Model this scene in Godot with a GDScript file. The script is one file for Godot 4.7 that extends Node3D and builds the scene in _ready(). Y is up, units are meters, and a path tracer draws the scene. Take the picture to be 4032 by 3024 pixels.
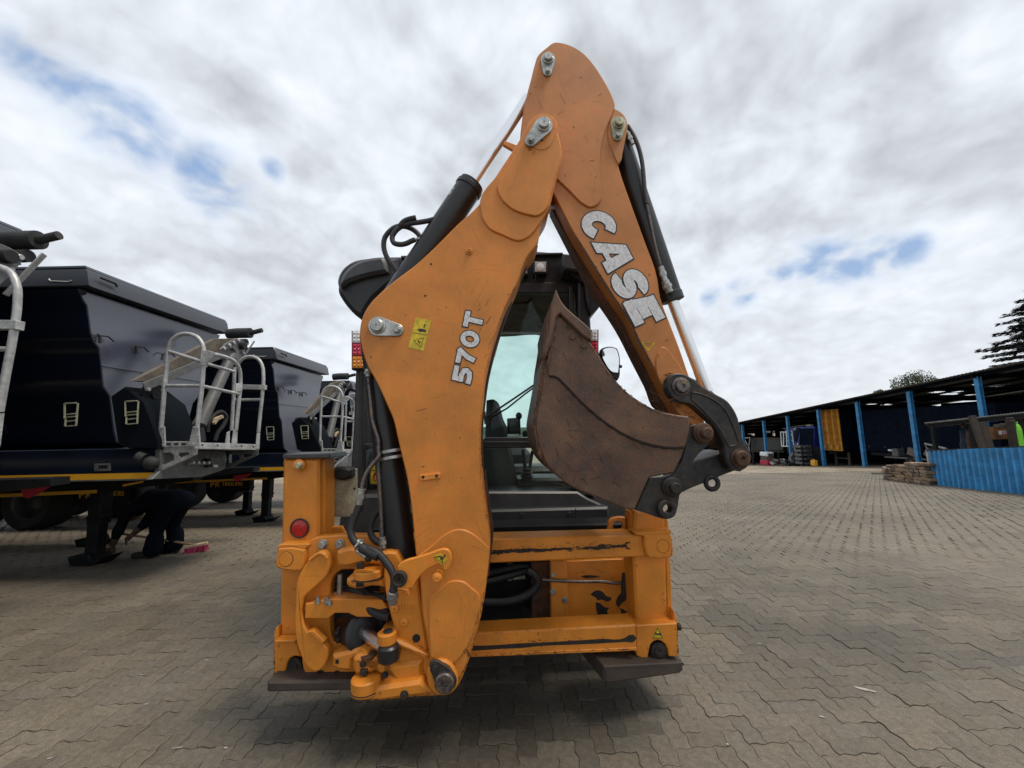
extends Node3D
# A paved yard: a backhoe loader seen from behind, side tippers on the left, an open shed on the right.

const FOCAL := 1560.0          # of a 4032 x 3024 picture
const TURN := 0.03             # the loader stands turned by this much
var eye := Vector3(0, 1.4, 0)
var look := Basis(Vector3.RIGHT, deg_to_rad(6.87)) * Basis(Vector3.BACK, -deg_to_rad(1.2))
var T := {}                    # textures
var MT := {}                   # materials
var cur: Node3D
var rng := RandomNumberGenerator.new()
# survey sheets: origin and scale of each measured drawing of the place
var REG := {
	"A": [1000, 1700, 0.66313], "B": [1800, 1700, 0.66313], "C": [1300, 800, 0.66313], "D": [1900, 100, 0.66313], "E": [2000, 900, 0.72358],
	"T": [0, 800, 0.54241], "G": [0, 1600, 0.5425], "H": [2800, 1000, 0.66308], "I": [0, 0, 1.82278], "J": [1050, 1300, 0.48232], "K": [1850, 1000, 0.66298],
	"L": [3450, 1500, 0.3014], "M": [2850, 1550, 0.29385], "N": [400, 1600, 0.39185], "O": [560, 1600, 0.30136], "Q": [1350, 950, 0.33146], "R": [0, 800, 0.36176], "S": [2032, 0, 0.90416],
	"V": [2600, 2200, 0.64738], "U": [0, 2200, 0.5425]}


# ---------------------------------------------------------------- survey
func ray(q: Vector2) -> Vector3:
	return look * Vector3((q.x - 2016.0) / FOCAL, -(q.y - 1512.0) / FOCAL, -1.0)

func q(reg: String, x: float, y: float) -> Vector2:
	var r = REG[reg]
	return Vector2(r[0] + x * r[2], r[1] + y * r[2])

func mz(v: Vector2, z: float) -> Vector3:         # on an upright plane across the loader
	var d := ray(v)
	return eye + d * (-z / (d.z + TURN * d.x))

func wz(v: Vector2, z: float) -> Vector3:         # on the upright plane at that distance
	var d := ray(v)
	return eye + d * (-z / d.z)

func wx(v: Vector2, x: float) -> Vector3:         # on the upright plane that far to the right
	var d := ray(v)
	return eye + d * (x / d.x)

func wg(v: Vector2, lift := 0.0) -> Vector3:       # on the ground
	var d := ray(v)
	var t := 0.5
	for i in 60:
		var y := eye.y + d.y * t
		t += (y - ground_y(d.z * t) - lift) / maxf(0.12, -d.y) * 0.7
	return eye + d * t

func many(how: int, reg: String, a: Array, z: float) -> Array:
	var out := []
	for i in range(0, a.size(), 2):
		var v := q(reg, a[i], a[i + 1])
		out.append(mz(v, z) if how == 0 else wz(v, z) if how == 1 else wx(v, z))
	return out

func M(reg: String, a: Array, z: float) -> Array: return many(0, reg, a, z)
func W(reg: String, a: Array, z: float) -> Array: return many(1, reg, a, z)
func X(reg: String, a: Array, x: float) -> Array: return many(2, reg, a, x)
func m1(reg: String, x: float, y: float, z: float) -> Vector3: return mz(q(reg, x, y), z)
func w1(reg: String, x: float, y: float, z: float) -> Vector3: return wz(q(reg, x, y), z)
func x1(reg: String, x: float, y: float, at: float) -> Vector3: return wx(q(reg, x, y), at)
func len_at(reg: String, n: float, z: float) -> float: return n * REG[reg][2] * z / FOCAL

func ground_y(z: float) -> float:
	var t := clampf(-z - 4.2, 0.0, 68.0)
	return -0.072 * t * t / (t + 0.8)


# ---------------------------------------------------------------- meshes
class MB:
	var v := PackedVector3Array()
	var n := PackedVector3Array()
	var c := PackedColorArray()
	var tint := Color.WHITE
	var tinted := false

	func tri(a: Vector3, b: Vector3, d: Vector3, na: Vector3, nb: Vector3, nd: Vector3) -> void:
		if (b - a).cross(d - a).dot(na + nb + nd) > 0.0:
			v.append_array([a, d, b])
			n.append_array([na, nd, nb])
		else:
			v.append_array([a, b, d])
			n.append_array([na, nb, nd])
		if tinted:
			c.append_array([tint, tint, tint])

	func quad(a: Vector3, b: Vector3, d: Vector3, e: Vector3, na: Vector3, nb: Vector3, nd: Vector3, ne: Vector3) -> void:
		tri(a, b, d, na, nb, nd)
		tri(a, d, e, na, nd, ne)

	func flat(a: Vector3, b: Vector3, d: Vector3, e: Vector3, out: Vector3) -> void:
		var m := (b - a).cross(e - a)
		if m.length_squared() < 1e-14:
			m = (d - b).cross(e - b)
		m = m.normalized()
		if m.dot(out) < 0: m = -m
		quad(a, b, d, e, m, m, m, m)

	func prism(pts: Array, off: Vector3, bev := 0.004, corner := 42.0, back := true) -> MB:
		var f := -off.normalized()
		var ref := Vector3.UP if absf(f.y) < 0.9 else Vector3.RIGHT
		var u := ref.cross(f).normalized()
		var w := f.cross(u)
		var p2 := PackedVector2Array()
		for a in pts: p2.append(Vector2(u.dot(a), w.dot(a)))
		var area := 0.0
		for i in p2.size():
			area += p2[i].cross(p2[(i + 1) % p2.size()])
		if area < 0:
			pts = pts.duplicate()
			pts.reverse()
			p2.reverse()
		var k := p2.size()
		var idx := Geometry2D.triangulate_polygon(p2)
		if idx.is_empty():
			push_warning("no triangles for a shape of %d points near %s" % [k, pts[0]])
			print("bad polygon near ", pts[0], " n=", k)
			return self
		var e := []
		for i in k:
			var d := (p2[(i + 1) % k] - p2[i]).normalized()
			e.append(Vector2(d.y, -d.x))
		var n0 := []
		var n1 := []
		var inn := []
		var cc := cos(deg_to_rad(corner))
		for i in k:
			var a: Vector2 = e[(i + k - 1) % k]
			var b: Vector2 = e[i]
			var mit := (a + b) / maxf(0.35, 1.0 + a.dot(b))
			inn.append(pts[i] - (u * mit.x + w * mit.y) * bev)
			if a.dot(b) > cc:
				var s := (a + b).normalized()
				a = s
				b = s
			n0.append(u * a.x + w * a.y)
			n1.append(u * b.x + w * b.y)
		for i in range(0, idx.size(), 3):
			tri(inn[idx[i]], inn[idx[i + 1]], inn[idx[i + 2]], f, f, f)
			if back: tri(pts[idx[i]] + off, pts[idx[i + 1]] + off, pts[idx[i + 2]] + off, -f, -f, -f)
		var dn := f * bev
		for i in k:
			var j := (i + 1) % k
			var a: Vector3 = n1[i]
			var b: Vector3 = n0[j]
			if bev > 0.0:
				var ca := (a + f).normalized()
				var cb := (b + f).normalized()
				quad(inn[i], inn[j], pts[j] - dn, pts[i] - dn, ca, cb, cb, ca)
			quad(pts[i] - dn, pts[j] - dn, pts[j] + off, pts[i] + off, a, b, b, a)
		return self

	func box(at: Vector3, size: Vector3, b := Basis(), bev := 0.004) -> MB:
		var h := size / 2.0
		bev = minf(bev, minf(h.x, minf(h.y, h.z)) * 0.45)
		# a box with all twelve edges chamfered
		for ax in 3:
			var a1 := (ax + 1) % 3
			var a2 := (ax + 2) % 3
			for s in [-1.0, 1.0]:
				var o := Vector3.ZERO
				o[ax] = s * h[ax]
				var p := []
				for k in [[-1, -1], [1, -1], [1, 1], [-1, 1]]:
					var w := o
					w[a1] = k[0] * (h[a1] - bev)
					w[a2] = k[1] * (h[a2] - bev)
					p.append(at + b * w)
				flat(p[0], p[1], p[2], p[3], b * o)
			if bev <= 0.0: continue
			for s in [-1.0, 1.0]:
				for t in [-1.0, 1.0]:
					var o := Vector3.ZERO
					o[a1] = s
					o[a2] = t
					var p := []
					for k in [[-1, 0], [1, 0], [1, 1], [-1, 1]]:
						var w := Vector3.ZERO
						w[ax] = k[0] * (h[ax] - bev)
						w[a1] = s * (h[a1] - (bev if k[1] else 0.0))
						w[a2] = t * (h[a2] - (0.0 if k[1] else bev))
						p.append(at + b * w)
					flat(p[0], p[1], p[2], p[3], b * o)
		if bev > 0.0:
			for s in [-1.0, 1.0]:
				for t in [-1.0, 1.0]:
					for r in [-1.0, 1.0]:
						var o := Vector3(s, t, r)
						var x := at + b * (o * Vector3(h.x, h.y - bev, h.z - bev))
						var y := at + b * (o * Vector3(h.x - bev, h.y, h.z - bev))
						var z := at + b * (o * Vector3(h.x - bev, h.y - bev, h.z))
						var m := (b * o).normalized()
						tri(x, y, z, m, m, m)
		return self

	func bar(a: Vector3, b: Vector3, wide: float, high: float, up := Vector3.UP, bev := 0.003) -> MB:
		var x := (b - a).normalized()
		var y := (up - x * up.dot(x)).normalized()
		return box((a + b) / 2.0, Vector3(a.distance_to(b), high, wide), Basis(x, y, x.cross(y)), bev)

	func tube(path: Array, r, sides := 10, closed := false, caps := true) -> MB:
		var k := path.size()
		var rings := []
		var norms := []
		var t0: Vector3 = (path[1] - path[0]).normalized()
		var u := (Vector3.UP if absf(t0.y) < 0.9 else Vector3.RIGHT).cross(t0).normalized()
		for i in k:
			var a: Vector3 = path[(i + k - 1) % k] if closed or i > 0 else path[0]
			var b: Vector3 = path[(i + 1) % k] if closed or i < k - 1 else path[k - 1]
			var t := (b - a).normalized()
			u = (u - t * u.dot(t)).normalized()
			var w := t.cross(u)
			var rr: float = r[i] if r is Array else r
			var ring := []
			var nn := []
			for s in sides:
				var g := TAU * s / sides
				var d := u * cos(g) + w * sin(g)
				ring.append(path[i] + d * rr)
				nn.append(d)
			rings.append(ring)
			norms.append(nn)
		for i in (k if closed else k - 1):
			var j := (i + 1) % k
			for s in sides:
				var s2 := (s + 1) % sides
				quad(rings[i][s], rings[i][s2], rings[j][s2], rings[j][s], norms[i][s], norms[i][s2], norms[j][s2], norms[j][s])
		if caps and not closed:
			for end in [0, k - 1]:
				var f: Vector3 = (path[0] - path[1]).normalized() if end == 0 else (path[k - 1] - path[k - 2]).normalized()
				for s in range(1, sides - 1):
					tri(rings[end][0], rings[end][s], rings[end][s + 1], f, f, f)
		return self

	func lathe(o: Vector3, axis: Vector3, prof: Array, seg := 20, turn := 0.0) -> MB:
		axis = axis.normalized()
		var u := (Vector3.UP if absf(axis.y) < 0.9 else Vector3.RIGHT).cross(axis).normalized()
		var w := axis.cross(u)
		var flat_sides := seg <= 6
		for i in prof.size() - 1:
			var a: Vector2 = prof[i]
			var b: Vector2 = prof[i + 1]
			var d := (b - a).normalized()
			var nr := d.y
			var nh := -d.x
			for s in seg:
				var g0 := turn + TAU * s / seg
				var g1 := turn + TAU * (s + 1) / seg
				var r0 := u * cos(g0) + w * sin(g0)
				var r1 := u * cos(g1) + w * sin(g1)
				var m0 := r0 * nr + axis * nh
				var m1 := r1 * nr + axis * nh
				if flat_sides:
					m0 = ((m0 + m1) / 2.0).normalized()
					m1 = m0
				if b.x > 1e-6: tri(o + r0 * a.x + axis * a.y, o + r0 * b.x + axis * b.y, o + r1 * b.x + axis * b.y, m0, m0, m1)
				if a.x > 1e-6: tri(o + r0 * a.x + axis * a.y, o + r1 * b.x + axis * b.y, o + r1 * a.x + axis * a.y, m0, m1, m1)
		return self

	func cyl(a: Vector3, b: Vector3, r: float, seg := 20, bev := 0.003) -> MB:
		var h := a.distance_to(b)
		bev = minf(bev, minf(r, h) * 0.4)
		return lathe(a, b - a, [Vector2(0, 0), Vector2(r - bev, 0), Vector2(r, bev), Vector2(r, h - bev), Vector2(r - bev, h), Vector2(0, h)], seg)

	func ball(o: Vector3, r: Vector3, seg := 14) -> MB:
		var rows := seg / 2
		for i in rows:
			for s in seg:
				var p := []
				for k in [[i, s], [i + 1, s], [i + 1, s + 1], [i, s + 1]]:
					var a: float = PI * k[0] / rows - PI / 2
					var g: float = TAU * k[1] / seg
					p.append(Vector3(cos(a) * cos(g), sin(a), cos(a) * sin(g)))
				quad(o + p[0] * r, o + p[1] * r, o + p[2] * r, o + p[3] * r, p[0], p[1], p[2], p[3])
		return self

	func ribbon(pts: Array, half: float, f: Vector3, lift := 0.0) -> MB:    # a flat stroke
		var k := pts.size()
		var l := []
		var r := []
		for i in k:
			var a: Vector3 = (pts[i] - pts[i - 1]).normalized() if i > 0 else (pts[1] - pts[0]).normalized()
			var b: Vector3 = (pts[i + 1] - pts[i]).normalized() if i < k - 1 else a
			var s := (f.cross(a) + f.cross(b)) / maxf(0.4, 1.0 + a.dot(b))
			l.append(pts[i] + s * half + f * lift)
			r.append(pts[i] - s * half + f * lift)
		for i in k - 1:
			quad(l[i], l[i + 1], r[i + 1], r[i], f, f, f, f)
		return self

	func sheet(pts: Array, f: Vector3) -> MB:       # a flat outline without thickness, for print and paint
		var u := (Vector3.UP if absf(f.y) < 0.9 else Vector3.RIGHT).cross(f).normalized()
		var w := f.cross(u)
		var p2 := PackedVector2Array()
		for a in pts: p2.append(Vector2(u.dot(a), w.dot(a)))
		var idx := Geometry2D.triangulate_polygon(p2)
		for i in range(0, idx.size(), 3):
			tri(pts[idx[i]], pts[idx[i + 1]], pts[idx[i + 2]], f, f, f)
		return self

	func mesh() -> ArrayMesh:
		var a := []
		a.resize(Mesh.ARRAY_MAX)
		a[Mesh.ARRAY_VERTEX] = v
		a[Mesh.ARRAY_NORMAL] = n
		if tinted: a[Mesh.ARRAY_COLOR] = c
		var m := ArrayMesh.new()
		m.add_surface_from_arrays(Mesh.PRIMITIVE_TRIANGLES, a)
		return m


func soft(pts: Array, sub := 4, keep := 48.0, closed := true) -> Array:     # a smoother outline; sharp corners stay
	var k := pts.size()
	var tan := []
	for i in k:
		var a: Vector3 = pts[(i + k - 1) % k] if closed or i > 0 else pts[0]
		var b: Vector3 = pts[(i + 1) % k] if closed or i < k - 1 else pts[k - 1]
		var d0: Vector3 = pts[i] - a
		var d1: Vector3 = b - pts[i]
		if d0.length() < 1e-6: d0 = d1
		if d1.length() < 1e-6: d1 = d0
		if rad_to_deg(d0.angle_to(d1)) > keep: tan.append(null)
		else:
			var l0 := d0.length()
			var l1 := d1.length()
			tan.append((d0 / l0 * l1 + d1 / l1 * l0) / (l0 + l1))
	var out := []
	for i in (k if closed else k - 1):
		var j := (i + 1) % k
		var p0: Vector3 = pts[i]
		var p1: Vector3 = pts[j]
		var l := p0.distance_to(p1)
		if l < 1e-5: continue
		var straight := (p1 - p0) / l
		var t0: Vector3 = (straight if tan[i] == null else tan[i]) * l
		var t1: Vector3 = (straight if tan[j] == null else tan[j]) * l
		var steps := 1 if tan[i] == null and tan[j] == null else sub
		for s in steps:
			var t := float(s) / steps
			out.append(p0 * (2 * t * t * t - 3 * t * t + 1) + t0 * (t * t * t - 2 * t * t + t) + p1 * (3 * t * t - 2 * t * t * t) + t1 * (t * t * t - t * t))
	if not closed: out.append(pts[k - 1])
	return out

func bend(pts: Array, sub := 5) -> Array: return soft(pts, sub, 179.0, false)

func circle(o: Vector3, u: Vector3, w: Vector3, r: float, k := 20) -> Array:
	var out := []
	for i in k: out.append(o + u * r * cos(TAU * i / k) + w * r * sin(TAU * i / k))
	return out


# ---------------------------------------------------------------- nodes
func thing(called: String, label: String, category: String, at: Vector3, group := "") -> Node3D:
	var o := Node3D.new()
	o.name = called
	add_child(o, true)
	o.position = at
	o.set_meta("label", label)
	o.set_meta("category", category)
	if group: o.set_meta("group", group)
	cur = o
	return o

func part(called: String, b: MB, m: Material, parent: Node3D = null, label := "") -> MeshInstance3D:
	var o := MeshInstance3D.new()
	o.name = called
	o.mesh = b.mesh()
	o.material_override = m
	if parent == null: parent = cur
	parent.add_child(o, true)
	if parent.get_parent() == self and not parent is MeshInstance3D: o.position = -parent.position
	if label: o.set_meta("label", label)
	return o

func alone(called: String, b: MB, m: Material, label: String, category: String, group := "") -> MeshInstance3D:   # a thing that is one mesh
	var o := MeshInstance3D.new()
	o.name = called
	o.mesh = b.mesh()
	o.material_override = m
	add_child(o, true)
	o.set_meta("label", label)
	o.set_meta("category", category)
	if group: o.set_meta("group", group)
	return o


# ---------------------------------------------------------------- materials
func mat(key: String, r: float, g: float, b: float, rough := 0.6, metal := 0.0, tex := "", scale := 1.0, bump := 0.0) -> StandardMaterial3D:
	if MT.has(key): return MT[key]
	var m := StandardMaterial3D.new()
	m.resource_name = key
	m.albedo_color = Color(r, g, b).linear_to_srgb()
	m.roughness = rough
	m.metallic = metal
	if tex:
		m.albedo_texture = T[tex]
		m.uv1_triplanar = true
		m.uv1_world_triplanar = true
		m.uv1_scale = Vector3.ONE * scale
		if bump > 0.0:
			m.heightmap_enabled = true
			m.heightmap_texture = T[tex]
			m.heightmap_scale = bump
	MT[key] = m
	return m

func fbm(s: int, f: float, oct := 4) -> FastNoiseLite:
	var z := FastNoiseLite.new()
	z.seed = s
	z.frequency = f
	z.noise_type = FastNoiseLite.TYPE_SIMPLEX_SMOOTH
	z.fractal_type = FastNoiseLite.FRACTAL_FBM
	z.fractal_octaves = oct
	return z

func tile(s: int, f: float, oct := 4, k := 512) -> Image:
	return fbm(s, f, oct).get_seamless_image(k, k)

func scribble(im: Image, count: int, long: float, to: Color, a: float, thick := 1) -> void:
	var k := im.get_width()
	for i in count:
		var at := Vector2(rng.randf() * k, rng.randf() * k)
		var g := rng.randf() * TAU
		var d := rng.randf_range(0.2, 1.0) * long
		var turn := rng.randf_range(-0.012, 0.012)
		var deep := a * rng.randf_range(0.3, 1.0)
		for s in int(d):
			g += turn
			at += Vector2(cos(g), sin(g))
			for w in thick:
				var x := posmod(int(at.x) + w, k)
				var y := posmod(int(at.y), k)
				im.set_pixel(x, y, im.get_pixel(x, y).lerp(to, deep))

func blots(im: Image, count: int, most: float, to: Color, a: float) -> void:
	var k := im.get_width()
	for i in count:
		var at := Vector2(rng.randf() * k, rng.randf() * k)
		var r := most * pow(rng.randf(), 2.5) + 0.8
		var sx := rng.randf_range(0.5, 1.6)
		for y in range(-int(r * 2) - 1, int(r * 2) + 2):
			for x in range(-int(r * 2) - 1, int(r * 2) + 2):
				if Vector2(x * sx, y / sx).length() < r * rng.randf_range(0.75, 1.1):
					var px := posmod(int(at.x) + x, k)
					var py := posmod(int(at.y) + y, k)
					im.set_pixel(px, py, im.get_pixel(px, py).lerp(to, a))

func textures() -> void:
	rng.seed = 11
	var low := tile(1, 0.006, 3)
	var mid := tile(2, 0.03, 4)
	var fine := tile(3, 0.2, 2)
	var paint := Image.create(512, 512, false, Image.FORMAT_RGB8)
	var rust := Image.create(512, 512, false, Image.FORMAT_RGB8)
	var grime := Image.create(512, 512, false, Image.FORMAT_RGB8)
	var grit := Image.create(512, 512, false, Image.FORMAT_RGB8)
	for y in 512:
		for x in 512:
			var a := low.get_pixel(x, y).r - 0.5
			var b := mid.get_pixel(x, y).r - 0.5
			var c := fine.get_pixel(x, y).r - 0.5
			var run := mid.get_pixel((x * 5) % 512, y).r - 0.5
			var p := 0.9 + 0.16 * a + 0.07 * b + 0.05 * c + 0.035 * run
			var d := smoothstep(0.12, 0.4, b + 0.5 * a) * 0.08
			paint.set_pixel(x, y, Color(p, p - d * 0.6, p - d * 0.2))
			var t := 0.72 + 0.35 * a + 0.5 * b + 0.3 * c
			var warm := smoothstep(-0.1, 0.3, a + b)
			rust.set_pixel(x, y, Color(t, t * lerpf(0.97, 0.86, warm), t * lerpf(0.97, 0.72, warm)))
			var g := 0.85 + 0.25 * a + 0.22 * b + 0.1 * c
			grime.set_pixel(x, y, Color(g, g * 0.99, g * 0.97))
			var s := 0.8 + 0.2 * b + 0.5 * c
			grit.set_pixel(x, y, Color(s, s, s))
	scribble(paint, 90, 60, Color(0.55, 0.5, 0.5), 0.35)
	scribble(paint, 60, 25, Color(1, 0.97, 0.95), 0.4)
	blots(paint, 70, 2.6, Color(0.4, 0.32, 0.3), 0.5)
	scribble(rust, 160, 70, Color(1, 0.93, 0.86), 0.22)
	scribble(rust, 120, 50, Color(0.35, 0.3, 0.28), 0.3)
	blots(rust, 120, 5, Color(0.45, 0.38, 0.34), 0.35)
	blots(grit, 260, 1.6, Color(0.4, 0.38, 0.36), 0.5)
	blots(grit, 120, 1.2, Color(1, 1, 1), 0.5)
	blots(grime, 60, 5, Color(0.5, 0.47, 0.45), 0.3)
	var decal := Image.create(512, 512, false, Image.FORMAT_RGB8)
	for y in 512:
		for x in 512:
			var g := 0.93 + 0.16 * (mid.get_pixel(x, y).r - 0.5)
			decal.set_pixel(x, y, Color(g, g, g * 1.01))
	scribble(decal, 240, 45, Color(0.35, 0.33, 0.32), 0.75, 2)
	scribble(decal, 50, 40, Color(0.72, 0.4, 0.16), 0.95, 3)
	var steel := Image.create(512, 512, false, Image.FORMAT_RGB8)
	for y in 512:
		for x in 512:
			var a := low.get_pixel(x, y).r - 0.5
			var b := mid.get_pixel(x, y).r - 0.5
			var c := fine.get_pixel(x, y).r - 0.5
			var t := 0.72 + 0.26 * a + 0.17 * b + 0.26 * c
			steel.set_pixel(x, y, Color(t, t * (0.97 - 0.14 * b), t * (0.95 - 0.3 * b - 0.1 * a)))
	scribble(steel, 320, 60, Color(1, 0.96, 0.92), 0.3)
	scribble(steel, 160, 40, Color(0.4, 0.35, 0.32), 0.25)
	blots(steel, 90, 3, Color(0.5, 0.42, 0.38), 0.3)
	T["steelrust"] = ImageTexture.create_from_image(steel)
	for e in {"paint": paint, "rust": rust, "grime": grime, "grit": grit, "decal": decal}.keys():
		T[e] = ImageTexture.create_from_image({"paint": paint, "rust": rust, "grime": grime, "grit": grit, "decal": decal}[e])

func materials() -> void:
	mat("orange", 0.75, 0.262, 0.024, 0.45, 0.0, "paint", 0.8)
	mat("orange_sky_toned", 0.585, 0.215, 0.047, 0.5, 0.0, "paint", 0.7)  # same orange, duller: sky sheen and tone mapping put into the colour
	mat("orange_boom", 0.71, 0.25, 0.032, 0.48, 0.0, "paint", 0.7)  # same orange, between the two: sky sheen partly put into the colour
	mat("worn_edge", 0.16, 0.07, 0.03, 0.7, 0.0, "rust", 1.2)
	mat("scuff", 0.035, 0.03, 0.027, 0.75, 0.0, "rust", 2.0)
	mat("rusty", 0.21, 0.122, 0.082, 0.62, 0.15, "steelrust", 1.1, 0.05)
	mat("pad_steel", 0.10, 0.078, 0.064, 0.7, 0.1, "steelrust", 1.3, 0.05)
	mat("rust_light", 0.17, 0.095, 0.055, 0.7, 0.2, "rust", 1.3)
	mat("link_grey", 0.052, 0.055, 0.06, 0.5, 0.2, "rust", 1.4)
	mat("cylinder_black", 0.012, 0.013, 0.016, 0.38, 0.0, "grime", 1.5)
	mat("rubber", 0.014, 0.014, 0.015, 0.62, 0.0, "grime", 2.0)
	mat("chrome", 0.82, 0.83, 0.85, 0.3, 1.0)
	mat("zinc", 0.55, 0.57, 0.56, 0.36, 0.85, "grime", 3.0)
	mat("yellow_zinc", 0.5, 0.5, 0.36, 0.4, 0.6, "grime", 3.0)
	mat("plate_zinc", 0.60, 0.57, 0.42, 0.5, 0.1, "grime", 3.0)
	mat("lamp_face", 0.5, 0.46, 0.43, 0.2)
	mat("steel", 0.3, 0.3, 0.31, 0.4, 0.8, "rust", 3.0)
	mat("cab_black", 0.022, 0.024, 0.028, 0.5, 0.0, "grime", 1.0)
	mat("roof_grey", 0.05, 0.055, 0.062, 0.5, 0.0, "grime", 1.0)
	mat("cab_grey", 0.045, 0.047, 0.052, 0.45, 0.0, "grime", 1.0)
	mat("dark", 0.008, 0.008, 0.009, 0.8)
	mat("headliner", 0.10, 0.085, 0.075, 0.9, 0.0, "grime", 1.0)
	mat("fender", 0.45, 0.46, 0.47, 0.5, 0.0, "grime", 1.0)
	mat("white_decal", 0.72, 0.72, 0.72, 0.55, 0.0, "decal", 2.6)
	mat("black_decal", 0.02, 0.018, 0.018, 0.6)
	mat("sticker", 0.75, 0.56, 0.02, 0.4, 0.0, "grime", 3.0)
	mat("red_lens", 0.35, 0.012, 0.012, 0.15)
	mat("red_glass", 0.55, 0.02, 0.06, 0.15)
	mat("amber_lens", 0.75, 0.27, 0.02, 0.15)
	mat("clear_lens", 0.75, 0.75, 0.75, 0.12)
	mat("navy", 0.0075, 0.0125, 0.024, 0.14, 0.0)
	mat("navy_front_lit", 0.055, 0.062, 0.09, 0.2, 0.0)  # lighter copy of navy: sky reflected in the front wall put into the colour
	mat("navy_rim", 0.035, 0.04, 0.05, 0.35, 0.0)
	mat("chassis", 0.016, 0.018, 0.021, 0.5, 0.0, "grime", 1.0)
	mat("chassis_grey", 0.15, 0.158, 0.165, 0.5, 0.1, "grime", 1.0)
	mat("dusty", 0.15, 0.13, 0.108, 0.9, 0.0, "grime", 1.0)
	mat("skirt", 0.006, 0.008, 0.011, 0.6)
	mat("galvanised", 0.56, 0.58, 0.6, 0.45, 0.35, "grime", 1.6)
	mat("tape_yellow", 0.72, 0.36, 0.02, 0.45)
	mat("tape_red", 0.45, 0.02, 0.05, 0.6)
	mat("tarp", 0.03, 0.033, 0.036, 0.75, 0.0, "grime", 1.5)
	mat("tyre", 0.013, 0.013, 0.013, 0.85, 0.0, "grime", 1.5)
	mat("teal", 0.06, 0.10, 0.105, 0.4)
	mat("cloth", 0.006, 0.0075, 0.012, 0.95)
	mat("skin", 0.075, 0.04, 0.026, 0.6)
	mat("boot", 0.02, 0.017, 0.014, 0.8)
	mat("wood", 0.4, 0.3, 0.19, 0.7, 0.0, "rust", 2.0)
	mat("pale_wood", 0.62, 0.48, 0.33, 0.7, 0.0, "grime", 2.0)
	mat("bristle", 0.36, 0.03, 0.085, 0.8)
	mat("shed_blue", 0.045, 0.30, 0.66, 0.5, 0.0, "grime", 0.7)
	mat("fence_blue", 0.045, 0.34, 0.74, 0.38, 0.0, "grime", 0.6)
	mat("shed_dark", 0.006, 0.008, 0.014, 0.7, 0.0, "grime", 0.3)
	mat("shed_roof", 0.30, 0.31, 0.32, 0.6, 0.0, "grime", 0.4)
	mat("roof_sheet", 0.55, 0.56, 0.56, 0.5, 0.2, "grime", 0.6)
	mat("container", 0.72, 0.33, 0.035, 0.6, 0.0, "grime", 0.5)
	mat("curtain", 0.006, 0.011, 0.026, 0.6, 0.0, "grime", 0.5)
	mat("tipper_blue", 0.02, 0.035, 0.22, 0.3)
	mat("tipper_green", 0.02, 0.026, 0.024, 0.5, 0.0, "grime", 0.5)
	mat("stone", 0.44, 0.35, 0.25, 0.9, 0.0, "rust", 0.9, 0.3)
	mat("stone_b", 0.31, 0.26, 0.2, 0.9, 0.0, "rust", 0.9, 0.3)
	mat("stone_c", 0.55, 0.45, 0.33, 0.9, 0.0, "rust", 0.9, 0.3)
	mat("white_paint", 0.7, 0.75, 0.75, 0.5)
	mat("brown_box", 0.4, 0.2, 0.06, 0.7, 0.0, "rust", 0.6)
	mat("green_vest", 0.2, 0.6, 0.05, 0.8)
	mat("pipe_brown", 0.07, 0.055, 0.045, 0.8, 0.0, "rust", 0.8)
	mat("leaf_dark", 0.022, 0.034, 0.028, 0.8)
	mat("leaf", 0.05, 0.065, 0.03, 0.8)
	mat("bark", 0.06, 0.045, 0.035, 0.9)
	mat("mirror", 0.85, 0.87, 0.88, 0.03, 1.0)
	mat("hoses", 0.02, 0.021, 0.023, 0.5)
	mat("kerb", 0.3, 0.28, 0.25, 0.9, 0.0, "grit", 1.0)
	mat("paint_spill", 0.36, 0.35, 0.33, 0.8)
	mat("glove", 0.02, 0.018, 0.016, 0.8)
	var g := StandardMaterial3D.new()
	g.resource_name = "tinted_glass"
	g.albedo_color = Color(0.90, 0.968, 0.948, 0.0)
	g.refraction_enabled = true
	g.refraction_scale = 0.02
	g.roughness = 0.0
	MT["glass"] = g
	MT["navy_front_lit"].metallic_specular = 0.8
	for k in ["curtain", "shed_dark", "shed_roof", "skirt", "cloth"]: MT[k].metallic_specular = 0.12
	MT["chassis"].metallic_specular = 0.25
	var d := StandardMaterial3D.new()
	d.resource_name = "skylight_sheet"
	d.albedo_color = Color(0.9, 0.92, 0.9)
	d.roughness = 0.8
	d.backlight_enabled = true
	d.backlight = Color(1, 1, 1)
	MT["skylight"] = d


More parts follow.
